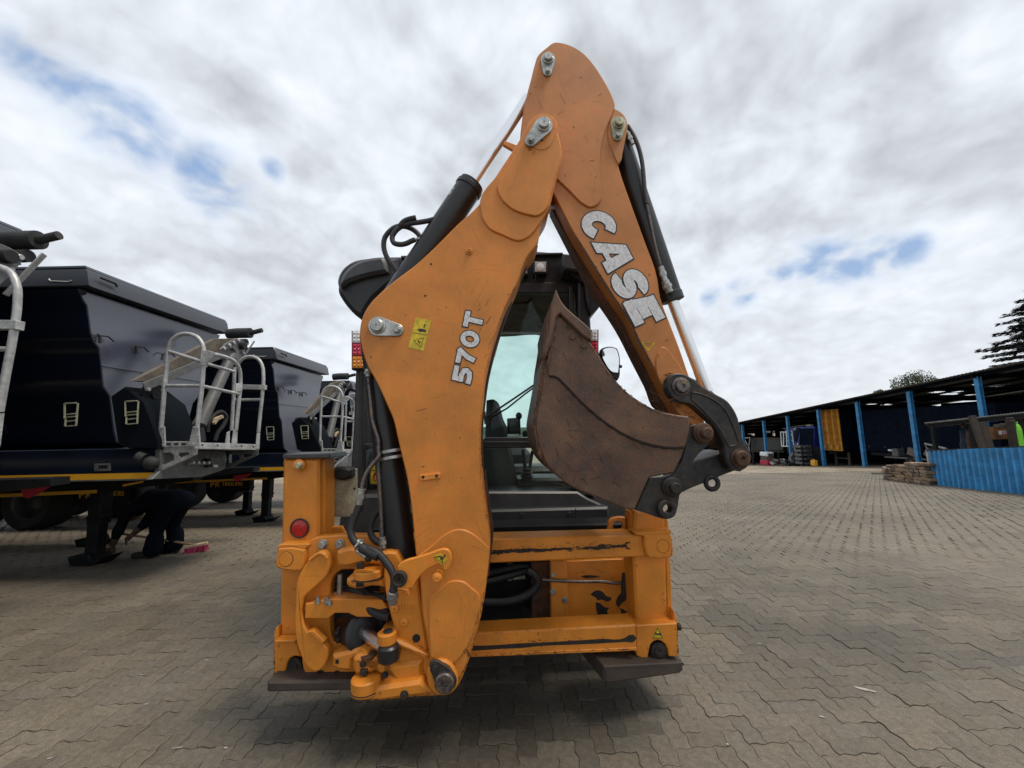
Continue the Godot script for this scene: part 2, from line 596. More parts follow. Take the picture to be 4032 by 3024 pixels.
# ---------------------------------------------------------------- sky and ground
func sky_image() -> Image:
	var w := 3072
	var h := 1536
	var im := Image.create(w, h, false, Image.FORMAT_RGBF)
	var big := fbm(21, 0.7, 6)
	var shade := fbm(33, 0.95, 6)
	var fine := fbm(47, 3.4, 6)
	var streak := fbm(58, 1.2, 4)
	var warp := fbm(60, 0.9, 3)
	# breaks in the cloud deck: two long ones that cross the view, others elsewhere
	var gaps := []
	for s in [[50, 125, 0.055], [110, 160, 0.06], [160, 190, 0.07], [215, 232, 0.08], [270, 275, 0.10], [310, 305, 0.095], [425, 360, 0.08], [470, 400, 0.10], [490, 425, 0.06], [590, 365, 0.04], [1540, 645, 0.045], [1600, 632, 0.055], [1690, 585, 0.05], [1760, 568, 0.075], [1830, 565, 0.08], [1900, 556, 0.07], [1960, 546, 0.055]]:
		gaps.append([ray(q("I", s[0], s[1])).normalized(), s[2]])
	for s in [[150, 30], [158, 33], [168, 35], [215, 20], [222, 18], [232, 16], [100, 45], [275, 28], [283, 30], [292, 33], [190, 60]]:
		var e := deg_to_rad(s[1])
		var a := deg_to_rad(s[0])
		gaps.append([Vector3(sin(a) * cos(e), sin(e), -cos(a) * cos(e)), 0.11])
	var rows := h / 2 + 30
	var gmap := PackedFloat32Array()
	gmap.resize(w * rows)
	for e in gaps:
		var c: Vector3 = e[0]
		var ce := asin(c.y)
		var ca := atan2(c.x, -c.z)
		var span: float = e[1] * 1.9
		var wide := mini(w / 2 - 1, int(span / maxf(0.2, cos(ce)) / TAU * w * 1.2) + 2)
		for y in range(maxi(0, int((0.5 - (ce + span) / PI) * h)), mini(rows, int((0.5 - (ce - span) / PI) * h))):
			var up := PI * (0.5 - (y + 0.5) / h)
			for dx in range(-wide, wide + 1):
				var x := posmod(int(ca / TAU * w) + dx, w)
				var a := TAU * (x + 0.5) / w
				var t := 1.0 - (c.x * sin(a) * cos(up) + c.y * sin(up) - c.z * cos(a) * cos(up))
				var val := exp(-t * 2.0 / (e[1] * e[1] * 0.5))
				if val > gmap[y * w + x]: gmap[y * w + x] = val
	var puff := fbm(64, 2.4, 6)
	puff.fractal_type = FastNoiseLite.FRACTAL_RIDGED
	for y in h:
		var up := PI * (0.5 - (y + 0.5) / h)
		if up < -0.02:
			for x in w: im.set_pixel(x, y, Color(0.16, 0.15, 0.14))
			continue
		var sy := sin(up)
		var cy := cos(up)
		for x in w:
			var a := TAU * (x + 0.5) / w
			var d := Vector3(sin(a) * cy, sy, -cos(a) * cy)
			var k := 2.3 / (maxf(sy, 0.0) + 0.42)
			var px := d.x * k
			var pz := d.z * k
			var wv := warp.get_noise_2d(px, pz) * 0.22
			var n := big.get_noise_2d(px + wv, pz - wv)
			var f := fine.get_noise_2d(px + wv * 0.6, pz + wv)
			# soft bands that run away from the viewer to the right
			var st := streak.get_noise_2d((px * 0.8 + pz * 0.6) * 1.6, (pz * 0.8 - px * 0.6) * 0.5)
			var g := gmap[y * w + x] if y < rows else 0.0
			var pf := puff.get_noise_2d(px - wv, pz + wv * 0.5)
			var hole := g * (0.86 + 0.75 * f - 0.35 * pf + 0.3 * n) + 0.9 * maxf(0.0, -n - 0.42)
			var m := 1.0 - smoothstep(0.12, 1.15, hole) * 0.82
			var s := shade.get_noise_2d(px * 0.9 + wv + 7.0, pz * 0.9)
			var thick := smoothstep(-0.30, 0.48, s * 0.85 + 0.5 * st)
			var bright := lerpf(0.86, 0.60, thick * smoothstep(0.04, 0.55, sy) * 0.85 + 0.15 * thick) + 0.11 * f + 0.05 * n - 0.075 * pf
			bright += 0.05 * smoothstep(0.1, 0.4, hole) * m
			bright = clampf(bright, 0.34, 1.05)
			var cloud := Vector3(bright * 0.915, bright * 0.97, bright * 1.045)
			var blue := Vector3(0.15, 0.30, 0.58).lerp(Vector3(0.33, 0.5, 0.72), exp(-sy * 5.0))
			var col := blue.lerp(cloud, m)
			var haze := exp(-maxf(sy, 0.0) * 11.0) * 0.6
			col = col.lerp(Vector3(0.74, 0.765, 0.785), haze)
			im.set_pixel(x, y, Color(col.x, col.y, col.z))
	return im

func paver_mesh(turned: bool, gap := 0.0009, edge := 0.0035, drop := 0.0024) -> ArrayMesh:
	# one interlocking paver, two units long, its edges waved so that all neighbours fit
	var u := 0.086
	var amp := 0.066 * u
	var out := []
	var wave := [0.0, 0.62, 1.0, 0.3, -0.3, -1.0, -0.62]
	for side in 4:
		var units := 2 if side % 2 == 0 else 1
		for k in units:
			for s in 7:
				var t := [0.0, 0.13, 0.27, 0.44, 0.56, 0.73, 0.87][s] as float
				var f: float = wave[s] * amp
				var p := Vector2.ZERO
				if side == 0: p = Vector2((k + t) * u, f)
				elif side == 1: p = Vector2(2 * u - f, t * u)
				elif side == 2: p = Vector2((2 - k - t) * u, u - f)
				else: p = Vector2(f, (1 - t) * u)
				if side == 2: p = Vector2((2 - k - t) * u, u - f)
				out.append(p - Vector2(u, u * 0.5))
	var k := out.size()
	var ins := func(d: float) -> Array:
		var r := []
		for i in k:
			var a: Vector2 = (out[i] - out[(i + k - 1) % k]).normalized()
			var b: Vector2 = (out[(i + 1) % k] - out[i]).normalized()
			var m := (Vector2(-a.y, a.x) + Vector2(-b.y, b.x))
			r.append(out[i] + m / maxf(0.5, 1.0 + a.dot(b)) * d)
		return r
	var outer: Array = ins.call(gap)
	var inner: Array = ins.call(gap + edge)
	var mb := MB.new()
	var to := func(p: Vector2, y: float) -> Vector3:
		return Vector3(-p.y, y, -p.x) if turned else Vector3(p.x, y, -p.y)
	var idx := Geometry2D.triangulate_polygon(PackedVector2Array(inner))
	for i in range(0, idx.size(), 3):
		mb.tri(to.call(inner[idx[i]], 0.0), to.call(inner[idx[i + 1]], 0.0), to.call(inner[idx[i + 2]], 0.0), Vector3.UP, Vector3.UP, Vector3.UP)
	for i in k:
		var j := (i + 1) % k
		var a: Vector3 = to.call(outer[i], -drop)
		var b: Vector3 = to.call(outer[j], -drop)
		var s: Vector3 = (b - a).cross(Vector3.UP).normalized()
		var o := (a + b) / 2.0
		if s.dot(o - Vector3(0, o.y, 0)) < 0: s = -s
		var m := (s * 0.6 + Vector3.UP).normalized()
		mb.quad(to.call(inner[i], 0.0), to.call(inner[j], 0.0), b, a, Vector3.UP, Vector3.UP, m, m)
		mb.quad(a, b, b + Vector3.DOWN * 0.022, a + Vector3.DOWN * 0.022, s, s, s, s)
	return mb.mesh()

func ground() -> void:
	var root := Node3D.new()
	root.name = "ground"
	root.set_meta("kind", "structure")
	root.set_meta("label", "brown grey paved yard of interlocking zigzag concrete pavers")
	add_child(root)
	var bed := mat("bed_sand", 0.15, 0.12, 0.085, 0.95, 0.0, "grit", 2.0)
	var far := StandardMaterial3D.new()
	far.resource_name = "distant_paving"
	far.albedo_color = Color(0.30, 0.258, 0.198).linear_to_srgb()
	far.roughness = 0.68
	far.albedo_texture = T["far"]
	far.uv1_triplanar = true
	far.uv1_world_triplanar = true
	far.uv1_scale = Vector3.ONE * 0.11
	MT["far"] = far
	var b := MB.new()
	var bz := [3.0]
	var z := 3.0
	while z > -24.0:
		z -= 0.4
		bz.append(z)
	for i in bz.size() - 1:
		var a0 := Vector3(-42, ground_y(bz[i]) - 0.012, bz[i])
		var a1 := Vector3(-42, ground_y(bz[i + 1]) - 0.012, bz[i + 1])
		var n := Vector3(0, 1, -(a1.y - a0.y) / (a1.z - a0.z)).normalized()
		b.quad(a0, a1, a1 + Vector3(84, 0, 0), a0 + Vector3(84, 0, 0), n, n, n, n)
	part("joint_sand", b, bed, root)
	var f := MB.new()
	z = bz[bz.size() - 1]
	var edge := z
	while z > -1000.0:
		var z2 := z - maxf(0.5, -z * 0.05)
		var a0 := Vector3(-500, ground_y(z) - 0.0005, z)
		var a1 := Vector3(-500, ground_y(z2) - 0.0005, z2)
		var n := Vector3(0, 1, 0.072).normalized()
		f.quad(a0, a1, a1 + Vector3(1000, 0, 0), a0 + Vector3(1000, 0, 0), n, n, n, n)
		z = z2
	for s in [-1.0, 1.0]:
		z = 3.0
		while z > edge + 0.01:
			var z2 := maxf(z - 0.4, edge)
			var y0 := ground_y(z) - 0.0005
			var y1 := ground_y(z2) - 0.0005
			f.quad(Vector3(s * 42, y0, z), Vector3(s * 42, y1, z2), Vector3(s * 500, y1, z2), Vector3(s * 500, y0, z), Vector3.UP, Vector3.UP, Vector3.UP, Vector3.UP)
			z = z2
	f.quad(Vector3(-500, -0.0005, 3), Vector3(500, -0.0005, 3), Vector3(500, -0.0005, 60), Vector3(-500, -0.0005, 60), Vector3.UP, Vector3.UP, Vector3.UP, Vector3.UP)
	part("distant_paving", f, far, root)
	# low wooded hills all round, far off
	var hb := MB.new()
	var hn := fbm(91, 0.9, 4)
	var n0 := 160
	for i in n0:
		var a0 := TAU * i / n0
		var a1 := TAU * (i + 1) / n0
		var d0 := Vector3(sin(a0), 0, -cos(a0))
		var d1 := Vector3(sin(a1), 0, -cos(a1))
		var h0 := 11.0 + 9.0 * hn.get_noise_2d(d0.x * 4, d0.z * 4)
		var h1 := 11.0 + 9.0 * hn.get_noise_2d(d1.x * 4, d1.z * 4)
		var b0 := ground_y(-80) - 0.5
		hb.quad(d0 * 420 + Vector3.UP * b0, d1 * 420 + Vector3.UP * b0, d1 * 480 + Vector3.UP * (b0 + h1), d0 * 480 + Vector3.UP * (b0 + h0), (-d0 + Vector3.UP).normalized(), (-d1 + Vector3.UP).normalized(), Vector3.UP, Vector3.UP)
		hb.quad(d0 * 480 + Vector3.UP * (b0 + h0), d1 * 480 + Vector3.UP * (b0 + h1), d1 * 600 + Vector3.UP * b0, d0 * 600 + Vector3.UP * b0, Vector3.UP, Vector3.UP, d1, d0)
	var ho := MeshInstance3D.new()
	ho.name = "hills"
	ho.mesh = hb.mesh()
	ho.material_override = mat("far_woods", 0.05, 0.065, 0.05, 0.95, 0.0, "grime", 0.02)
	ho.set_meta("kind", "structure")
	add_child(ho)
	# pavers in a herringbone bond
	var paving := StandardMaterial3D.new()
	paving.resource_name = "concrete_paver"
	paving.albedo_color = Color.WHITE
	paving.vertex_color_use_as_albedo = true
	paving.albedo_texture = T["grit"]
	paving.uv1_triplanar = true
	paving.uv1_world_triplanar = true
	paving.uv1_scale = Vector3.ONE * 1.7
	paving.roughness = 0.68
	paving.heightmap_enabled = true
	paving.heightmap_texture = T["grit"]
	paving.heightmap_scale = 0.12
	var stain := fbm(71, 0.35, 4)
	var hue := fbm(72, 0.9, 3)
	var dark := fbm(73, 1.3, 3)
	var u := 0.086
	var turn := Basis(Vector3.UP, 0.05)
	# old oily and rubber stains in set places, plus painted shade under the loader
	var stains_and_shade := []
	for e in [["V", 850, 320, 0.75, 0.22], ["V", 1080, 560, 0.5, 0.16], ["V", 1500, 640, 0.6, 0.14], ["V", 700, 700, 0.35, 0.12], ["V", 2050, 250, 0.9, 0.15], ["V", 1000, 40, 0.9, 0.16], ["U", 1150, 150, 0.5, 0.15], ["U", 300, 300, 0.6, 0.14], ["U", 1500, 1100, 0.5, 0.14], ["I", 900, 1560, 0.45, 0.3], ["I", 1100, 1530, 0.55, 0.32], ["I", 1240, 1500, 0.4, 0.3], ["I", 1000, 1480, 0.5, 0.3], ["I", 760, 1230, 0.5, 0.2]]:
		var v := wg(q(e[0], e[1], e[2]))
		stains_and_shade.append([v.x, v.z, e[3], e[4]])
	var spots := []
	for j in range(-30, 300):
		var reach := int((1.42 * maxf(j * u, 0) + 3.6) / u)
		for i in range(-reach, reach):
			var k := posmod(i - j, 4)
			if k != 0 and k != 3: continue
			var o := Vector3((i + 1.0) * u, 0, -(j + 0.5) * u) if k == 0 else Vector3((i + 0.5) * u, 0, -(j + 1.0) * u)
			o = turn * o
			var d := -o.z
			if d < -1.0 or d > 23.9 or absf(o.x) > 1.42 * maxf(d, 0) + 2.4: continue
			var s := (ground_y(o.z - 0.1) - ground_y(o.z + 0.1)) / 0.2
			var bs := Basis(Vector3.RIGHT, -atan(s)) if absf(s) > 1e-4 else Basis()
			bs = Basis(Vector3(1, 0, 0), rng.randfn(0, 0.012)) * Basis(Vector3.BACK, rng.randfn(0, 0.009)) * bs * turn
			o.y = ground_y(o.z) + rng.randf_range(-0.0035, 0.002) * (1.0 + smoothstep(4.0, 7.0, d) * 0.8)
			var t := stain.get_noise_2d(o.x, o.z) * 0.36 + dark.get_noise_2d(o.x * 0.5, o.z * 1.4) * 0.16 + rng.randfn(0, 0.06)
			var v := 0.2 * (1.0 + t)
			v *= 1.0 - 0.14 * smoothstep(0.22, 0.42, dark.get_noise_2d(o.x * 0.5 + 40.0, o.z * 0.5))
			for e in stains_and_shade:
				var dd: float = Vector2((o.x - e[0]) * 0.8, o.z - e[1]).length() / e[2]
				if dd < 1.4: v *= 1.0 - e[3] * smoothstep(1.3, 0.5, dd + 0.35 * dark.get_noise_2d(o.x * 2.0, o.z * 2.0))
			var w := hue.get_noise_2d(o.x, o.z) * 0.5 + rng.randfn(0, 0.22)
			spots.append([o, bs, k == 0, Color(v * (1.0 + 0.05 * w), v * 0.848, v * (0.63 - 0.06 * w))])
	var near := []
	for e in spots:
		var v: Vector3 = look.inverse() * (e[0] - eye)
		if v.z < -0.2 and absf(v.x / v.z) < 1.30 and absf(v.y / v.z) < 0.99: near.append([v.length(), e])
	near.sort_custom(func(a, b2): return a[0] < b2[0])
	near = near.slice(0, 300)
	var flat := paver_mesh(false)
	var upright := paver_mesh(true)
	var shades := []
	var taken := {}
	for e in near:
		var s = e[1]
		taken[s] = true
		var o := MeshInstance3D.new()
		o.name = "paver"
		o.mesh = flat if s[2] else upright
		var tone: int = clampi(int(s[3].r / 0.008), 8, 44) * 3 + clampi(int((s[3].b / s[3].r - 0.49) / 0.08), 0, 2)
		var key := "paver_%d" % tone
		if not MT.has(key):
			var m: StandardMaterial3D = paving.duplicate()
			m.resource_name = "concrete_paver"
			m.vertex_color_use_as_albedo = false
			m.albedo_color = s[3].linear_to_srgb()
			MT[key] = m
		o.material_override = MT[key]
		root.add_child(o, true)
		o.transform = Transform3D(s[1], s[0])
	# farther off the joints are filled flush and only tone and tilt tell the pavers apart
	var flat_far := paver_mesh(false, 0.0005, 0.003, 0.0014)
	var upright_far := paver_mesh(true, 0.0005, 0.003, 0.0014)
	for kind in [[true, false], [false, false], [true, true], [false, true]]:
		var some := []
		for e in spots:
			if e[2] == kind[0] and (e[0].z < -4.6) == kind[1] and not taken.has(e): some.append(e)
		var mm := MultiMesh.new()
		mm.transform_format = MultiMesh.TRANSFORM_3D
		mm.use_colors = true
		mm.mesh = (flat_far if kind[0] else upright_far) if kind[1] else (flat if kind[0] else upright)
		mm.instance_count = some.size()
		for i in some.size():
			mm.set_instance_transform(i, Transform3D(some[i][1], some[i][0]))
			mm.set_instance_color(i, some[i][3])
		var o := MultiMeshInstance3D.new()
		o.name = "paver_field"
		o.multimesh = mm
		o.material_override = paving
		o.set_meta("kind", "stuff")
		root.add_child(o, true)
	# flecks of spilt white paint
	var fl := MB.new()
	var r := RandomNumberGenerator.new()
	r.seed = 5
	for s in [["V", 1235, 795, 0.08, 0.024], ["V", 985, 965, 0.025, 0.012], ["V", 600, 518, 0.02, 0.01], ["V", 1000, 272, 0.04, 0.01], ["V", 410, 1132, 0.012, 0.012], ["U", 1500, 740, 0.03, 0.008], ["U", 1060, 1060, 0.04, 0.01], ["U", 1300, 1375, 0.05, 0.008], ["U", 1640, 1375, 0.02, 0.014], ["U", 360, 1453, 0.02, 0.01], ["U", 1030, 845, 0.03, 0.006]]:
		var o := wg(q(s[0], s[1], s[2]))
		var g := r.randf_range(-0.5, 0.5) if s[0] == "U" else 0.55
		for piece in 3:
			var c: Vector3 = o + Vector3(cos(g), 0, sin(g)) * s[3] * r.randf_range(-0.5, 0.5) * (1.0 if piece else 0.0)
			var sc: float = 1.0 if piece == 0 else 0.45
			var pts := []
			for i in 9:
				var a := TAU * i / 9
				var rr := r.randf_range(0.55, 1.1) * sc * 0.5
				var l: Vector3 = Vector3(cos(g) * cos(a) * s[3] - sin(g) * sin(a) * s[4], 0, sin(g) * cos(a) * s[3] + cos(g) * sin(a) * s[4]) * rr
				var w2: Vector3 = c + l
				w2.y = ground_y(w2.z) + 0.0035 + piece * 0.0004
				pts.append(w2)
			fl.sheet(pts, Vector3.UP)
	part("paint_flecks", fl, MT["paint_spill"], root).set_meta("kind", "stuff")

func far_texture() -> void:
	# herringbone paving too distant to pick apart, 9 m a side
	var im := Image.create(1024, 1024, false, Image.FORMAT_RGB8)
	var low := tile(81, 0.004, 4, 1024)
	var mid := tile(82, 0.02, 4, 1024)
	var tones := {}
	for y in 1024:
		for x in 1024:
			var u := x * 104.0 / 1024.0
			var w := y * 104.0 / 1024.0
			var i := int(u)
			var j := int(w)
			var k := posmod(i - j, 4)
			var id := Vector2i(i - (1 if k == 1 else 0), j - (1 if k == 2 else 0))
			if not tones.has(id): tones[id] = rng.randfn(0, 0.06)
			var v: float = 0.86 + tones[id] + (low.get_pixel(x, y).r - 0.5) * 0.4 + (mid.get_pixel(x, y).r - 0.5) * 0.3
			var fx := u - i
			var fy := w - j
			var line := (fx < 0.08 and k != 1) or (fy < 0.08 and k != 2)
			if line: v *= 0.72
			im.set_pixel(x, y, Color(v, v * 0.985, v * 0.96))
	T["far"] = ImageTexture.create_from_image(im)


# ---------------------------------------------------------------- the loader
var nm := Vector3(TURN, 0, 1).normalized()     # out of its back, towards the viewer

func plate(reg: String, a: Array, z: float, thick: float, bev := 0.004, sub := 0, into: MB = null) -> MB:
	var b := into if into else MB.new()
	var pts := M(reg, a, z)
	if sub > 0: pts = soft(pts, sub)
	return b.prism(pts, -nm * thick, bev)

func plates(runs: Array, z: float, thick: float, bev := 0.004, sub := 4) -> MB:    # an outline taken from several sheets
	var pts := []
	for r in runs: pts.append_array(M(r[0], r[1], z))
	return MB.new().prism(soft(pts, sub) if sub > 0 else pts, -nm * thick, bev)

func disc(reg: String, x: float, y: float, z: float, r: float, h: float, bev := 0.003, seg := 22, into: MB = null) -> MB:
	var b := into if into else MB.new()
	var o := m1(reg, x, y, z)
	return b.cyl(o - nm * 0.001, o + nm * h, len_at(reg, r, z), seg, bev)

func bolt(reg: String, x: float, y: float, z: float, r: float, parent: Node3D, called := "bolt", m: Material = null) -> void:
	var b := MB.new()
	var o := m1(reg, x, y, z)
	var rr := len_at(reg, r, z)
	b.cyl(o, o + nm * rr * 0.3, rr * 1.25, 18, 0.001)
	b.lathe(o + nm * rr * 0.3, nm, [Vector2(rr, 0), Vector2(rr, rr * 0.7), Vector2(rr * 0.85, rr * 0.85), Vector2(0, rr * 0.85)], 6, rng.randf())
	part(called, b, m if m else MT["zinc"], parent)

func teardrop(reg: String, x0: float, y0: float, r0: float, x1_: float, y1_: float, r1: float, z: float) -> Array:
	var a := Vector2(x0, y0)
	var b := Vector2(x1_, y1_)
	var g := (b - a).angle()
	var tilt := acos(clampf((r0 - r1) / a.distance_to(b), -1, 1))
	var out := []
	for i in 13:
		var t := g + tilt + (TAU - 2 * tilt) * i / 12.0
		out.append(m1(reg, x0 + r0 * cos(t), y0 + r0 * sin(t), z))
	for i in 8:
		var t := g - tilt + 2 * tilt * i / 7.0
		out.append(m1(reg, x1_ + r1 * cos(t), y1_ + r1 * sin(t), z))
	return out

func pin_plate(reg: String, x0: float, y0: float, r0: float, xb: float, yb: float, r1: float, z: float, parent: Node3D, m := "zinc") -> void:
	var p := part("pin_plate", MB.new().prism(teardrop(reg, x0, y0, r0, xb, yb, r1, z - 0.010), -nm * 0.010, 0.002), MT[m], parent)
	var o := m1(reg, x0, y0, z - 0.010)
	var r := len_at(reg, r0, z)
	var b := MB.new().lathe(o, nm, [Vector2(r * 0.82, 0), Vector2(r * 0.82, 0.006), Vector2(r * 0.72, 0.008), Vector2(r * 0.66, 0.008), Vector2(r * 0.66, 0.02), Vector2(r * 0.58, 0.024), Vector2(r * 0.08, 0.024), Vector2(r * 0.06, 0.016), Vector2(0, 0.016)], 26)
	part("pin", b, MT[m], p)
	bolt(reg, xb, yb, z - 0.010, r1 * 0.6, p)

func hose(reg: String, a: Array, z0: float, z1: float, r: float, called: String, m: String, parent: Node3D = null) -> MeshInstance3D:
	var pts := []
	var k := a.size() / 2
	for i in k: pts.append(m1(reg, a[i * 2], a[i * 2 + 1], lerpf(z0, z1, float(i) / (k - 1))))
	return part(called, MB.new().tube(bend(pts, 5), r, 10), MT[m], parent)

func fitting(a: Vector3, b: Vector3, r: float, parent: Node3D) -> void:
	var x := (b - a)
	var h := x.length()
	var mb := MB.new()
	mb.lathe(a, x, [Vector2(r, 0), Vector2(r * 1.3, 0.002), Vector2(r * 1.3, h * 0.35), Vector2(r * 1.1, h * 0.37), Vector2(r * 1.1, h * 0.6), Vector2(r * 1.25, h * 0.62), Vector2(r * 1.25, h), Vector2(0, h)], 12)
	mb.lathe(a + x * 0.36, x, [Vector2(r * 1.1, 0), Vector2(r * 1.6, 0.0), Vector2(r * 1.6, h * 0.26), Vector2(r * 1.1, h * 0.26)], 6)
	part("hose_fitting", mb, MT["zinc"], parent)

func stroke(b: MB, o: Vector2, along: Vector2, upward: Vector2, pts: Array, half: float, z: float, lift: float) -> void:
	# one stroke of a letter; o, along and upward are in survey units, the points in letter units
	var w := []
	for e in pts:
		var v: Vector2 = o + along * e[0] + upward * e[1]
		w.append(mz(v, z))
	var unit: float = (mz(o + upward, z) - mz(o, z)).length()
	b.ribbon(w, half * unit, nm, lift)

func arc(cx: float, cy: float, rx: float, ry: float, from: float, to: float, k := 14) -> Array:
	var out := []
	for i in k + 1:
		var t := deg_to_rad(lerpf(from, to, float(i) / k))
		out.append([cx + rx * cos(t), cy + ry * sin(t)])
	return out

func lettering(called: String, words: Array, o: Vector2, along: Vector2, upward: Vector2, weight: float, rim: float, z: float, parent: Node3D) -> void:
	# words: for each letter [advance, [strokes]]; a dark rim lies under the white
	for e in words:
		for layer in 2:
			var b := MB.new()
			var n := 0
			if e.size() > 2:      # a letter drawn as an outline with a counter
				var flat := PackedVector2Array()
				for v in e[2]: flat.append(Vector2(v[0], v[1]))
				var hole := PackedVector2Array()
				for v in e[3]: hole.append(Vector2(v[0], v[1]))
				if layer == 0:
					flat = Geometry2D.offset_polygon(flat, rim * 1.2)[0]
					hole = Geometry2D.offset_polygon(hole, -rim * 0.9)[0]
				var lift := func(v: Vector2) -> Vector3: return mz(o + along * (e[0] + v.x) + upward * v.y, z) + nm * (0.0008 + layer * 0.0022)
				var outer := []
				for v in flat: outer.append(lift.call(v))
				var inner := []
				for v in hole: inner.append(lift.call(v))
				b.sheet(window(outer, inner), nm)
			for s in e[1]:
				var pts: Array = s.duplicate(true)
				var ext := rim if layer == 0 else 0.0
				var k := pts.size()
				var a := Vector2(pts[0][0] - pts[1][0], pts[0][1] - pts[1][1]).normalized() * ext
				var c := Vector2(pts[k - 1][0] - pts[k - 2][0], pts[k - 1][1] - pts[k - 2][1]).normalized() * ext
				pts[0] = [pts[0][0] + a.x, pts[0][1] + a.y]
				pts[k - 1] = [pts[k - 1][0] + c.x, pts[k - 1][1] + c.y]
				stroke(b, o + along * e[0], along, upward, pts, weight + ext, z, 0.0008 + layer * 0.0022 + n * 0.0003)
				n += 1
			var p := part(called if layer else called + "_outline", b, MT["white_decal" if layer else "black_decal"], parent)

func wear(reg: String, a: Array, z: float, count: int, size: float, parent: Node3D, m := "scuff", spread := 1.0, called := "worn_paint") -> void:
	# paint rubbed off in flecks along an edge
	var line := M(reg, a, z - 0.0013)
	var b := MB.new()
	for i in count:
		var u := rng.randf() * (line.size() - 1.001)
		var k := int(u)
		var d: Vector3 = (line[k + 1] - line[k]).normalized()
		var s := nm.cross(d)
		var c: Vector3 = line[k].lerp(line[k + 1], u - k) + s * rng.randfn(0, 0.4) * size * spread + nm * 0.00002 * i
		var l := size * (0.2 + 1.5 * pow(rng.randf(), 2.0))
		var w := size * rng.randf_range(0.08, 0.28)
		var pts := []
		for j in 8:
			var g := TAU * j / 8
			var r := rng.randf_range(0.5, 1.1)
			pts.append(c + d * cos(g) * l * r + s * sin(g) * w * r)
		b.sheet(pts, nm)
	part(called, b, MT[m], parent).set_meta("kind", "stuff")

func scratches(reg: String, x0: float, y0: float, x1_: float, y1_: float, z: float, count: int, parent: Node3D, lean := 0.3, m := "worn_edge", mean := -PI / 3) -> void:
	var b := MB.new()
	for i in count:
		var c := Vector2(rng.randf_range(x0, x1_), rng.randf_range(y0, y1_))
		var g := mean + rng.randfn(0, lean)
		var l := rng.randf_range(15, 70)
		var pts := []
		for j in 4: pts.append(m1(reg, c.x + cos(g) * l * (j / 3.0 - 0.5) + rng.randf_range(-2, 2), c.y + sin(g) * l * (j / 3.0 - 0.5), z - 0.0012 - i * 0.00003))
		b.ribbon(pts, rng.randf_range(0.0004, 0.0011), nm)
	part("scratches", b, MT[m], parent).set_meta("kind", "stuff")

func loader() -> void:
	var base := m1("I", 1020, 1440, 2.3)
	thing("backhoe_loader", "orange backhoe loader seen from behind with folded digging arm and rusty bucket", "backhoe loader", Vector3(base.x, 0, base.z))
	cab()
	frame()
	carriage()
	arm()

